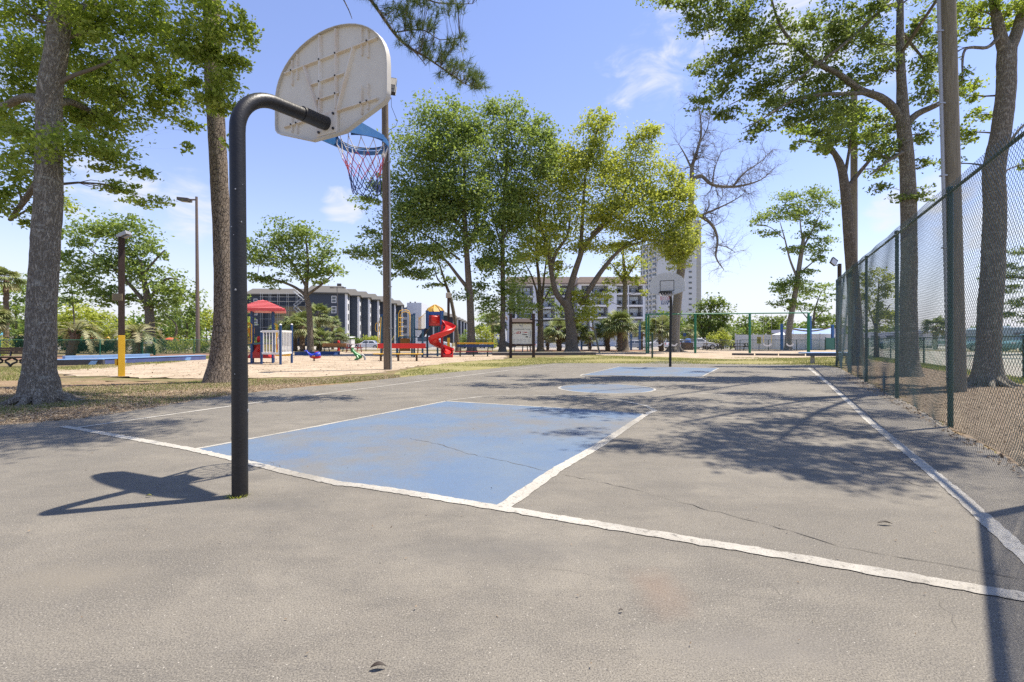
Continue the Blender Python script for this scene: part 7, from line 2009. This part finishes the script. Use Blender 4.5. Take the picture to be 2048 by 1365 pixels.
def obox(mb, o, ex, ey, x0, x1, y0, y1, z0, z1):
    v = [o + ex * x + ey * y + Z * z for z in (z0, z1) for (x, y) in ((x0, y0), (x1, y0), (x1, y1), (x0, y1))]
    return mb.add(v, np.array([(0, 3, 2, 1), (4, 5, 6, 7), (0, 1, 5, 4), (1, 2, 6, 5), (2, 3, 7, 6), (3, 0, 4, 7)]))
def mansard(o, ex, ey, x0, x1, y0, y1, z0, z1, parent, m, over=.6, ins=.9):
    lo = [(x0 - over, y0 - over), (x1 + over, y0 - over), (x1 + over, y1 + over), (x0 - over, y1 + over)]
    hi = [(x0 + ins, y0 + ins), (x1 - ins, y0 + ins), (x1 - ins, y1 - ins), (x0 + ins, y1 - ins)]
    v = [o + ex * x + ey * y + Z * (z0 - .25) for x, y in lo] + [o + ex * x + ey * y + Z * z0 for x, y in lo] + [o + ex * x + ey * y + Z * z1 for x, y in hi]
    f = [(3, 2, 1, 0), (8, 9, 10, 11)]
    for r_ in (0, 4):
        for i in range(4): f.append((r_ + i, r_ + (i + 1) % 4, r_ + 4 + (i + 1) % 4, r_ + 4 + i))
    return MB().add(v, np.array(f)).build('roof', m, parent)
def window(o, ex, ey, x, y, z, w, h, parent, frame=M_TRIM, glass=M_GLASS, sash=True, proud=.06):
    fr = MB()
    t_ = .13
    for (a, b_, c, d) in ((x - w / 2, x + w / 2, z + h / 2 - t_, z + h / 2), (x - w / 2, x + w / 2, z - h / 2, z - h / 2 + t_), (x - w / 2, x - w / 2 + t_, z - h / 2 + t_, z + h / 2 - t_), (x + w / 2 - t_, x + w / 2, z - h / 2 + t_, z + h / 2 - t_)):
        obox(fr, o, ex, ey, a, b_, y - proud, y + .05, c, d)
    if sash: obox(fr, o, ex, ey, x - w / 2 + t_, x + w / 2 - t_, y - proud * .8, y + .04, z - .05, z + .05)
    f = fr.build('window', frame, parent)
    g = MB(); obox(g, o, ex, ey, x - w / 2 + t_, x + w / 2 - t_, y - .02, y + .03, z - h / 2 + t_, z + h / 2 - t_)
    g.build('pane', glass, f)
    return f
th = R(13); ex = Vector((math.cos(th), math.sin(th), 0)); ey = Vector((-math.sin(th), math.cos(th), 0))
zg = gz(120)
cs_ = [(699, 693, 120.7), (722, 717.5, 127.6), (742, 738.6, 134.), (760, 757, 141.), (777, 775, 148.5), (793, 790.5, 156.), (808, 805, 164.)]
for i, (pr, pl_, Yc) in enumerate(cs_):
    o = Vector(((pl_ - 1024) / F * Yc, Yc, 0))            # front right corner
    wid = 9.3 if i == 0 else 9.0
    lab = ['dark grey stepped building, nearest unit with windows beside the spreading oak', 'dark grey building, second stepped unit from the left', 'dark grey building, third stepped unit', 'dark grey building, fourth stepped unit, left of the wooden pole',
           'dark grey building, fifth stepped unit mostly behind the wooden pole', 'dark grey building, sixth stepped unit right of the wooden pole', 'dark grey building, last stepped unit of the first row'][i]
    t = thing('apartment_building', lab, 'building', o + Z * zg, 'stepped dark grey apartment units')
    mb = MB(); obox(mb, o, ex, ey, -wid, 0, 0, 7.4, zg - .3, 13.0); mb.build('wall', M_SLATE, t)
    mb = MB(); obox(mb, o, ex, ey, -.35, .05, -.05, .25, zg, 12.98); mb.build('corner_trim', M_TRIM, t)
    mb = MB(); obox(mb, o, ex, ey, -.02, .12, .3, 5.8, zg, 12.9); mb.build('side_wall', M_TRIM, t)
    for f_ in range(5):
        g = MB(); obox(g, o, ex, ey, .11, .17, 2.0, 4.0, 1.0 + f_ * 2.6, 2.6 + f_ * 2.6); g.build('window', M_GLASS, t)
    mansard(o, ex, ey, -wid, 0, 0, 7.4, 13.0, 14.75, t, M_MANS)
    if i == 0:
        for z in (3.4, 6.2, 9.0, 11.7 - .1):
            window(o, ex, ey, -3.0, 0, z - .3, 1.15, 1.75, t)
        mb = MB(); obox(mb, o, ex, ey, -2.6, -1.6, 2.5, 3.5, 14.6, 15.6); mb.build('vent', M_DARKB, t)
# left wing under repair
Yw_ = 128.; o = Vector(((622 - 1024) / F * Yw_, Yw_, 0)); e1w = Vector((math.cos(R(2)), math.sin(R(2)), 0)); e2w = Vector((-math.sin(R(2)), math.cos(R(2)), 0))
t = thing('apartment_building', 'dark grey wing under repair behind scaffolding, with tan sheathing boards', 'building', o + Z * zg)
mb = MB(); obox(mb, o, e1w, e2w, -16.7, 2.2, 0, 10, zg - .3, 13.4); mb.build('wall', M_SLATE, t)
mansard(o, e1w, e2w, -16.7, 2.2, 0, 10, 13.4, 14.9, t, M_MANS)
for z in (5.8, 8.5, 11.3): window(o, e1w, e2w, -14.6, 0, z, 1.0, 1.6, t)
mb = MB(); obox(mb, o, e1w, e2w, -12.6, -12.3, -.12, .02, zg, 13.3); obox(mb, o, e1w, e2w, -16.75, -16.5, -.12, .02, zg, 13.3); mb.build('corner_trim', mat('dark_trim', (.03, .035, .045), .7), t)
for (x0, x1, z0, z1) in ((-10, -8.2, 7.8, 9.9), (-8.15, -4.8, 7.7, 10.0), (-4.75, -1.2, 7.9, 10.1), (-10, -5.6, 5.2, 7.6), (-5.5, -1.8, 5.0, 7.7), (-10, -3, 2.6, 5.0)):
    mb = MB(); obox(mb, o, e1w, e2w, x0, x1, -.08, .02, z0, z1); mb.build('sheathing_board', M_SHEATH, t)
sc_ = thing('scaffold', 'pale tube scaffolding with stair frame against the dark wing', 'scaffold', o + e2w * -1.2 + Z * zg)
so = o - e2w * 1.3
for x in (-12.2, -10.0, -7.8, -5.4, -3.0, -.6):
    for y in (0, -1.0):
        p = so + e1w * x + e2w * y; MB().tube([p + Z * zg, p + Z * 13.6], .03, 5).build('standard', M_SCAF, sc_)
for z in (2.2, 4.4, 6.6, 8.8, 10.0, 11.2, 12.4, 13.3):
    MB().tube([so + e1w * -12.4 + e2w * -1.05 + Z * z, so + e1w * (-.4) + e2w * -1.05 + Z * z], .028, 5).build('ledger', M_SCAF, sc_)
for z in (4.4, 8.8, 11.2): mb = MB(); obox(mb, so, e1w, e2w, -12.3, -.5, -.95, -.05, z + .08, z + .16); mb.build('platform', mat('platform_board', (.10, .09, .07), .8), sc_)
for j in range(4):
    z = 5.0 + j * 2.2; x0 = -3.4 + (j % 2) * 2.6; x1 = -.8 - (j % 2) * 2.6
    for yy in (-1.2, -1.8): MB().tube([so + e1w * x0 + e2w * yy + Z * z, so + e1w * x1 + e2w * yy + Z * (z + 2.2)], .07, 5).tube([so + e1w * x0 + e2w * yy + Z * (z + .9), so + e1w * x1 + e2w * yy + Z * (z + 3.1)], .05, 5).build('stair_rail', M_SCAF, sc_)
    mb = MB()
    for s in range(9): mb.box(so + e1w * (x0 + (x1 - x0) * s / 8) + e2w * -1.5 + Z * (z + 2.2 * s / 8), (.3, .6, .05))
    mb.build('stair_tread', M_SCAF, sc_)
for j in range(3): MB().tube([so + e1w * .3 + e2w * -1.1 + Z * (7.2 + j * 1.1), so + e1w * 2.4 + e2w * -1.1 + Z * (7.2 + j * 1.1)], .05, 5).build('outrigger', M_SCAF, sc_)

# second block further along: white end, then dark units
Yc = 175.; x0 = (803 - 1024) / F * Yc; x1 = (843 - 1024) / F * Yc
t = thing('apartment_building', 'plain white block seen between the dark units and the yellow dome', 'building', Vector(((x0 + x1) / 2, Yc, gz(Yc))))
mb = MB(); mb.box(Vector(((x0 + x1) / 2 + 1, Yc + 6, 7)), (x1 - x0 - 2, 12, 15.4)); mb.build('wall', M_STUC, t)
mb = MB(); mb.box(Vector((x0 + 1, Yc + 3, 6)), (3.6, 5, 14)); mb.build('stair_tower', mat('grey_recess_wall', (.2, .22, .25), .8), t)
for z in (3, 6, 9, 12): MB().box(Vector((x0 + 1, Yc + .45, z)), (3.2, .1, .9)).build('railing', M_TRIM, t)
for x in (x0 + 2.4, x0 + 4.2): MB().box(Vector((x, Yc + 4, 15.0)), (.5, .5, .8)).build('vent', M_DARKB, t)
row = [(856, 188, 14.2), (868, 198, 14.0), (884, 208, 14.2), (897, 222, 14.), (908, 236, 14.), (916, 252, 14.), (923, 270, 14.), (929, 290, 14.), (934, 312, 14.)]
for i, (pr, Yc, zz) in enumerate(row):
    o = Vector(((pr - 1024) / F * Yc, Yc, 0)); wid = 9
    t = thing('apartment_building', ['dark unit behind the yellow dome roof', 'grey unit right of the yellow dome', 'pale blue-grey unit left of the brown box pole', 'stepped grey unit behind the brown box pole', 'stepped grey unit, first right of the brown box pole', 'stepped grey unit, second right of the brown box pole', 'stepped grey unit, third right of the brown box pole', 'stepped grey unit, fourth right of the brown box pole', 'farthest stepped grey unit before the dark oak trunk'][i], 'building', o + Z * gz(Yc), 'far stepped grey apartment units')
    m = [M_SLATE, M_SLATE, M_STUC2 if 'M_STUC2' in globals() else mat('blue_grey_wall', (.09, .11, .14), .8)][min(i, 2)] if i < 3 else mat('mid_grey_siding', (.055, .066, .082), .8)
    mb = MB(); obox(mb, o, ex, ey, -wid, 0, 0, 11, gz(Yc) - .3, zz - 1.6); mb.build('wall', m, t)
    mb = MB(); obox(mb, o, ex, ey, -.5, .08, -.08, .4, gz(Yc), zz - 1.65); mb.build('corner_trim', M_TRIM, t)
    mansard(o, ex, ey, -wid, 0, 0, 11, zz - 1.6, zz, t, M_MANS)

# white balcony building in the middle
Yb = 110.; kb = Yb / F; XB = lambda px: (px - 1024) * kb; ZB = lambda py: H - (py - HY) * kb; zgb = gz(Yb)
t = thing('apartment_building', 'white balcony building with brown mansard roof behind the shade sail', 'building', Vector((XB(1225), Yb, zgb)))
fl = [ZB(586) - 0, ZB(610), ZB(634), ZB(658.5), zgb + .1]
def recess_block(t, Y0, px0, px1, bays, ztop, wallm, xf, depth=2.0, floors=fl, doors=2):
    o = Vector((0, Y0, 0)); a = Vector((1, 0, 0)); c = Vector((0, 1, 0))
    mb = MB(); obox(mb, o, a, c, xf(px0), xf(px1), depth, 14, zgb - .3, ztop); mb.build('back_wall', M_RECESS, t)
    edges = [px0] + [e for b_ in bays for e in b_] + [px1]
    for i in range(0, len(edges), 2):
        if edges[i + 1] - edges[i] < .5: continue
        mb = MB(); obox(mb, o, a, c, xf(edges[i]), xf(edges[i + 1]), 0, depth, zgb - .3, ztop); mb.build('pier', wallm, t)
    for (b0, b1) in bays:
        for z in floors[:-1] + [ztop]:
            mb = MB(); obox(mb, o, a, c, xf(b0) + .004, xf(b1) - .004, -.02, depth, z - (.42 if z != ztop else .5), z); mb.build('balcony_slab', M_TRIM, t)
        for z in floors:
            w = (xf(b1) - xf(b0)); n = doors
            for d_ in range(n):
                xc_ = xf(b0) + w * (d_ + .5) / n
                window(o, a, c, xc_, depth - .02, z + 1.12, min(w / n * .72, 3.0), 2.15, t, M_DARK, M_DOORW, False)
            if z > zgb + .5:
                mb = MB(); obox(mb, o, a, c, xf(b0), xf(b1), .05, .09, z + .95, z + 1.02); obox(mb, o, a, c, xf(b0), xf(b1), .05, .09, z + .1, z + .15)
                nb = int(w / .3)
                for q in range(nb + 1): obox(mb, o, a, c, xf(b0) + w * q / nb - .015, xf(b0) + w * q / nb + .015, .055, .085, z + .1, z + 1.0)
                mb.build('railing', M_DARK, t)
                for ch in range(2):
                    xq = xf(b0) + w * rng.uniform(.12, .88)
                    mb = MB(); obox(mb, o, a, c, xq - .3, xq + .3, .8, 1.3, z + .4, z + .5); obox(mb, o, a, c, xq - .3, xq + .3, 1.25, 1.3, z + .5, z + .95)
                    for sx in (-.27, .23): obox(mb, o, a, c, xq + sx, xq + sx + .05, .8, .85, z, z + .4); obox(mb, o, a, c, xq + sx, xq + sx + .05, 1.2, 1.25, z, z + .4)
                    mb.build('balcony_chair', M_DARK, t)
recess_block(t, Yb, 1157, 1289.5, [(1163, 1180), (1184, 1216.5), (1233.5, 1256), (1258, 1286)], ZB(567), M_STUC, XB, doors=1)
mansard(Vector((0, Yb, 0)), Vector((1, 0, 0)), Vector((0, 1, 0)), XB(1157), XB(1289.5), 0, 14, ZB(566), ZB(554), t, M_BRR, .4, .25)
Yb2 = 117.; kb2 = Yb2 / F; XC = lambda px: (px - 1024) * kb2
t = thing('apartment_building', 'set-back white balcony building glimpsed between the central tree trunks', 'building', Vector((XC(1080), Yb2, zgb)))
recess_block(t, Yb2, 1005, 1157, [(1018, 1030), (1034, 1066), (1075, 1110), (1120, 1153)], H + 113 * kb2, M_STUC, XC, doors=1)
mansard(Vector((0, Yb2, 0)), Vector((1, 0, 0)), Vector((0, 1, 0)), XC(1012), XC(1157), 0, 14, H + 113 * kb2, H + 126 * kb2, t, M_BRR, .4, .25)
Yb3 = 105.; kb3 = Yb3 / F; XD = lambda px: (px - 1024) * kb3
t = thing('apartment_building', 'low white wing with dark band and small windows left of the map board', 'building', Vector((XD(990), Yb3, zgb)))
mb = MB(); obox(mb, Vector((0, Yb3, 0)), Vector((1, 0, 0)), Vector((0, 1, 0)), XD(975), XD(1012), 0, 9, zgb - .3, H + 45 * kb3); mb.build('wall', M_STUC, t)
mb = MB(); obox(mb, Vector((0, Yb3 - .1, 0)), Vector((1, 0, 0)), Vector((0, 1, 0)), XD(974), XD(1013), 0, 9.2, H + 22 * kb3, H + 36 * kb3); mb.build('dark_band', M_SLATE, t)
for px in (983, 992, 1000, 1008): window(Vector((0, Yb3, 0)), Vector((1, 0, 0)), Vector((0, 1, 0)), XD(px), 0, H + 10.5 * kb3, .75, .95, t)
mansard(Vector((0, Yb3, 0)), Vector((1, 0, 0)), Vector((0, 1, 0)), XD(975), XD(1012), 0, 9, H + 45 * kb3, H + 50 * kb3, t, M_BRR, .3, .3)

# tower block
Yt_ = 250.; kt = Yt_ / F; XT = lambda px: (px - 1024) * kt; ZT = lambda py: H - (py - HY) * kt
zgt = gz(250); A = Vector((XT(1316), Yt_, 0)); ox = Vector((1, 0, 0)); oy = Vector((0, 1, 0))
t = thing('tower_block', 'tall pale concrete tower block behind the far backboard', 'building', Vector((XT(1360), Yt_, zgt)))
mb = MB(); obox(mb, Vector((0, Yt_, 0)), ox, oy, XT(1316), XT(1354.5), 0, 14, zgt - 1, ZT(478)); mb.build('wall', M_TOWER, t)
mb = MB(); obox(mb, Vector((0, Yt_, 0)), ox, oy, XT(1354.5) + .01, XT(1363), 5, 20, zgt - 1, ZT(446)); mb.build('recessed_wall', mat('tower_recess', (.34, .36, .40), .85), t)
mb = MB(); obox(mb, Vector((0, Yt_, 0)), ox, oy, XT(1363), XT(1393), 0, 24, zgt - 1, ZT(440)); mb.build('wall', M_TOWER, t)
mb = MB(); obox(mb, Vector((0, Yt_ + .4, 0)), ox, oy, XT(1393) + .01, XT(1403), 0, 24, zgt - 1, ZT(441)); mb.build('tan_wall', M_TOWER2, t)
for py in np.arange(448, 690, 10.9):
    mb = MB(); obox(mb, Vector((0, Yt_ - .03, 0)), ox, oy, XT(1393.2), XT(1403), .4, .5, ZT(py + 7), ZT(py + 7) + .12); mb.build('floor_joint', M_TOWER, t)
for i, py in enumerate(np.arange(478.5, 690, 10.9)):
    if py > 484:
        window(Vector((0, Yt_, 0)), ox, oy, XT(1339.5), 0, ZT(py + 5), 1.7, 1.15, t, M_TOWER2, M_GLASS, False, .1)
for i, py in enumerate(np.arange(456.8, 690, 10.9)):
    window(Vector((0, Yt_, 0)), ox, oy, XT(1380.5), 0, ZT(py), 1.7, 1.1, t, M_TOWER2, M_GLASS, False, .1)
# balcony side, receding to the left
B_ = Vector((XT(1316), Yt_, 0)); C_ = Vector(((1281 - 1024) / F * 266, 266, 0)); dl = (C_ - B_); LL = dl.length; dl.normalize(); nl = Vector((dl.y, -dl.x, 0)); nl = nl if nl.x < 0 else -nl
mb = MB(); v = [B_ + Z * (zgt - 1), C_ + Z * (zgt - 1), C_ - nl * 12 + Z * (zgt - 1), B_ - nl * 12 + Z * (zgt - 1)]
mb.add(v + [p + Z * (ZT(478) - zgt) for p in v], np.array([(0, 3, 2, 1), (4, 5, 6, 7), (0, 1, 5, 4), (1, 2, 6, 5), (2, 3, 7, 6), (3, 0, 4, 7)])); mb.build('balcony_wall', M_TOWER, t)
nfl = 19
for f_ in range(nfl):
    z = ZT(478) - 2.85 * (f_ + 1)
    for j, (s0, s1) in enumerate(((.10, .30), (.36, .50), (.56, .68), (.74, .84), (.90, .98))):
        a = B_ + dl * LL * s0; c = B_ + dl * LL * s1
        g = MB(); g.add([a + nl * .06 + Z * (z + .25), c + nl * .06 + Z * (z + .25), c + nl * .06 + Z * (z + 2.2), a + nl * .06 + Z * (z + 2.2),
                         a - nl * .05 + Z * (z + .25), c - nl * .05 + Z * (z + .25), c - nl * .05 + Z * (z + 2.2), a - nl * .05 + Z * (z + 2.2)], np.array([(0, 1, 2, 3), (7, 6, 5, 4), (0, 4, 5, 1), (1, 5, 6, 2), (2, 6, 7, 3), (3, 7, 4, 0)])); g.build('window', M_GLASS, t)
        if j < 3:
            r_ = MB(); r_.beam(a + nl * .5 + Z * (z + .5), c + nl * .5 + Z * (z + .5), .1, .9); r_.beam(a + nl * .25 + Z * z, c + nl * .25 + Z * z, .6, .18); r_.build('balcony', M_TOWER, t)

# ---------------------------------------------------------------- vehicles
def car(px, Y, label, m, kind='sedan', flip=False, rz=0., group='vehicles parked beyond the playground'):
    L, Wd, Hh = {'sedan': (4.7, 1.8, 1.45), 'suv': (4.8, 1.9, 1.75), 'truck': (5.6, 1.95, 1.85), 'van': (5.2, 1.95, 2.05)}[kind]
    b = Vector(((px - 1024) / F * Y, Y, gz(Y) + .012))
    t = thing('parked_car', label, 'car', b, group)
    s = -1 if flip else 1
    # side outline of the lower body and of the cabin, front towards +x
    if kind == 'sedan':
        low = [(-.5, .32), (-.5, .62), (-.46, .90), (-.30, .98), (.20, .96), (.42, .80), (.49, .66), (.5, .32)]
        cab = [(-.36, .95), (-.24, 1.38), (-.12, 1.44), (.06, 1.43), (.22, .95)]
    elif kind == 'suv':
        low = [(-.5, .36), (-.5, .80), (-.49, 1.05), (-.30, 1.08), (.24, 1.06), (.44, .94), (.49, .78), (.5, .36)]
        cab = [(-.48, 1.05), (-.43, 1.62), (-.30, 1.74), (.04, 1.73), (.23, 1.05)]
    elif kind == 'van':
        low = [(-.5, .36), (-.5, 1.0), (-.5, 1.2), (.26, 1.18), (.44, 1.02), (.5, .82), (.5, .36)]
        cab = [(-.495, 1.17), (-.48, 1.95), (-.40, 2.04), (.10, 2.02), (.27, 1.17)]
    else:
        low = [(-.5, .42), (-.5, 1.02), (-.14, 1.02), (.22, 1.08), (.44, 1.02), (.49, .85), (.5, .42)]
        cab = [(-.13, 1.03), (-.11, 1.76), (-.02, 1.84), (.14, 1.82), (.24, 1.06)]
    def loft(poly, w0, w1, ztop, zbot, ins=0.):
        n = len(poly); v = []
        for sd in (-1, 1):
            for (x, z) in poly:
                f = (z - zbot) / max(.01, ztop - zbot); w = w0 + (w1 - w0) * f
                v.append(b + Vector((s * x * L, sd * w / 2, z)))
        f = [tuple(range(n)), tuple(range(2 * n - 1, n - 1, -1))] + [(i, i + n, (i + 1) % n + n, (i + 1) % n) for i in range(n)]
        if s < 0: f = [q[::-1] for q in f]
        return MB().add(v, f)
    loft(low, Wd, Wd * .94, 1.05, .3).build('body', m, t, bevel=.05)
    cb = loft(cab, Wd * .93, Wd * .72, cab[2][1], cab[0][1]).build('cabin', m, t, bevel=.03)
    zt, z0 = cab[2][1], cab[0][1]
    for sd in (-1, 1):
        zz0, zz1 = z0 + .06, zt - .12
        w_at = lambda z: (Wd * .93 + (Wd * .72 - Wd * .93) * (z - z0) / (zt - z0)) / 2 + .006
        xl = cab[0][0] * L + .28; xr = cab[-1][0] * L - .30; xlt = cab[1][0] * L + .12; xrt = cab[-2][0] * L - .05
        segs = [(0, .47), (.53, 1)] if kind != 'truck' else [(0, .42), (.48, 1)]
        for (u0, u1) in segs:
            q = []
            for (uu, z) in ((u0, zz0), (u1, zz0), (u1, zz1), (u0, zz1)):
                fx = (z - z0) / (zt - z0); x = (xl + (xr - xl) * uu) * (1 - fx) + (xlt + (xrt - xlt) * uu) * fx
                q.append((x, z))
            v = [b + Vector((s * x, sd * (w_at(z) + d), z)) for d in (0, -.03) for x, z in q]
            MB().add(v, np.array([(0, 1, 2, 3), (7, 6, 5, 4), (0, 4, 5, 1), (1, 5, 6, 2), (2, 6, 7, 3), (3, 7, 4, 0)])).build('side_window', M_GLASS, cb)
    for (i0, i1, nm) in ((len(cab) - 2, len(cab) - 1, 'windscreen'), (0, 1, 'rear_window')):
        a_, c_ = cab[i0], cab[i1]; out_ = 1 if nm == 'windscreen' else -1
        v = []
        for d in (.012, -.02):
            for (f0, sd) in ((.12, -1), (.12, 1), (.88, 1), (.88, -1)):
                x = a_[0] + (c_[0] - a_[0]) * f0; z = a_[1] + (c_[1] - a_[1]) * f0
                ww = (Wd * .93 + (Wd * .72 - Wd * .93) * (z - z0) / (zt - z0)) / 2 - .1
                v.append(b + Vector((s * (x * L + out_ * d), sd * ww, z + d * .6)))
        MB().add(v, np.array([(0, 1, 2, 3), (7, 6, 5, 4), (0, 4, 5, 1), (1, 5, 6, 2), (2, 6, 7, 3), (3, 7, 4, 0)])).build(nm, M_GLASS, cb)
    r = .33 if kind == 'sedan' else .38
    for fx in (-.31, .32):
        for sd in (-1, 1):
            c = b + Vector((s * fx * L, sd * (Wd / 2 - .10), r))
            w = MB().cyl(c - Vector((0, .12, 0)), c + Vector((0, .12, 0)), r, 18).build('wheel', M_TYRE, t, True)
            MB().cyl(c + Vector((0, sd * .115, 0)), c + Vector((0, sd * .135, 0)), r * .62, 12).build('rim', M_RIMS, w, True)
    for sd in (-1, 1):
        MB().box(b + Vector((s * (L * .485), sd * Wd * .36, .70 if kind == 'sedan' else .84)), (.12, .34, .14)).build('headlight', M_TRIM, t)
        MB().box(b + Vector((-s * (L * .497), sd * Wd * .38, .78 if kind == 'sedan' else .92)), (.05, .3, .16)).build('tail_light', M_RED, t)
        MB().box(b + Vector((s * (cab[-1][0] * L - .25), sd * (Wd / 2 + .06), z0 + .08)), (.12, .16, .11)).build('mirror', m, t)
    t.rotation_euler = (0, 0, rz)
    return t
# car parts were placed in world axes about the thing's own base, so the heading is set on the thing
M_CARW = mat('white_car_paint', (.68, .69, .71), .25, (.6, .61, .63), 1, .4, spec=.7); M_CARS = mat('silver_car_paint', (.36, .38, .41), .3, metal=.4)
M_CARD = mat('dark_car_paint', (.03, .035, .045), .25, spec=.7); M_CARB = mat('steel_blue_car_paint', (.08, .14, .22), .3); M_CART = mat('teal_car_paint', (.06, .17, .19), .35)
car(735, 78, 'white sedan parked left of the wooden utility pole, rear to the right', M_CARW, 'sedan', True)
car(868, 72, 'white pickup-like van directly behind the spiral slide', M_CARW, 'van', False)
car(946, 74, 'white wagon parked behind the blue and yellow bench', M_CARW, 'suv', True)
car(832, 76, 'white car half hidden behind the play tower posts', M_CARS, 'sedan', False)
car(1100, 76, 'white sedan in the shade between the map board and the live oak', M_CARW, 'sedan', False)
car(1003, 80, 'dark car in the shade left of the map board', M_CARD, 'suv', False)
car(1262, 74, 'silver car partly behind the slender lichened trunk', M_CARS, 'sedan', True)
car(1318, 70, 'white crossover behind the thin dark green post', M_CARW, 'suv', True)
car(1368, 66, 'pale sedan behind the far hoop pole and the bare-limbed trunk', M_CARW, 'sedan', False)
car(1376, 78, 'steel blue car behind the trash bin', M_CARB, 'suv', True)
car(1395, 60, 'white car nose showing between trash bin and middle swing leg', M_CARW, 'sedan', False)
car(1418, 80, 'dark vehicle in the shade behind the left picnic table', M_CARD, 'truck', False)
car(1452, 74, 'white car behind the right picnic table with its windscreen to the left', M_CARW, 'sedan', True)
def camper(px, Y, L, Hh, label, m, m2, rz=0.):
    b = Vector(((px - 1024) / F * Y, Y, gz(Y)))
    t = thing('camper', label, 'camper', b, 'campers and trailers beyond the service road')
    prof_ = [(-.5, .55), (-.5, Hh * .92), (-.46, Hh), (.40, Hh), (.48, Hh * .90), (.5, Hh * .5), (.47, .55)]
    n = len(prof_); v = [b + Vector((x * L, sd * 1.2, z)) for sd in (-1, 1) for x, z in prof_]
    f = [tuple(range(n)), tuple(range(2 * n - 1, n - 1, -1))] + [(i, i + n, (i + 1) % n + n, (i + 1) % n) for i in range(n)]
    MB().add(v, f).build('body', m, t, bevel=.06)
    for (x, w) in ((-.32, .16), (-.05, .14), (.27, .12)): MB().box(b + Vector((x * L, -1.21, Hh * .66)), (w * L, .03, Hh * .22)).build('window', M_GLASS, t)
    MB().box(b + Vector((.12 * L, -1.21, Hh * .5)), (.7, .04, Hh * .7)).build('door', M_TRIM, t)
    MB().box(b + Vector((0, -1.215, Hh * .36)), (L * .96, .03, Hh * .14)).build('stripe', m2, t)
    for x in (-.12, .0):
        for sd in (-1, 1):
            c = b + Vector((x * L, sd * 1.05, .36)); w = MB().cyl(c - Vector((0, .12, 0)), c + Vector((0, .12, 0)), .36, 14).build('wheel', M_TYRE, t, True)
    MB().box(b + Vector((-.15 * L, 0, Hh + .1)), (.9, .7, .2)).build('roof_vent', M_TRIM, t)
    t.rotation_euler = (0, 0, rz); return t
camper(1930, 64, 8.5, 2.7, 'white camper with teal stripe left of the right-hand oak trunk', M_CARW, M_CART, R(-12))
camper(2035, 58, 9, 2.7, 'teal-striped camper at the right edge beyond the road', mat('pale_aqua', (.36, .46, .48), .4), M_CART, R(-15))
camper(1775, 76, 8, 2.8, 'pale camper seen through the far part of the tall fence', M_CARW, M_CARD, R(-5))
camper(1848, 72, 7, 2.8, 'grey trailer between the tall oak and the second utility pole', M_CARS, M_CARD, R(-8))
car(1960, 50, 'teal sedan parked beyond the service road at the right', M_CART, 'sedan', True)
car(2060, 47, 'teal wagon cut by the right edge of the view', M_CART, 'suv', True)
car(1800, 62, 'dark green car seen through the mesh between two fence posts', M_CARD, 'suv', True)
# wheel-stop kerb line beside the road
a_, c_ = Vector((27, 27.5, 0)), Vector((19.5, 14, 0))
beam_edge(P(1925, 714), P(2100, 709.5), .15, .12, M_DARK, 'kerb', 'dark low kerb rail across the pale road at the right', cat='kerb')
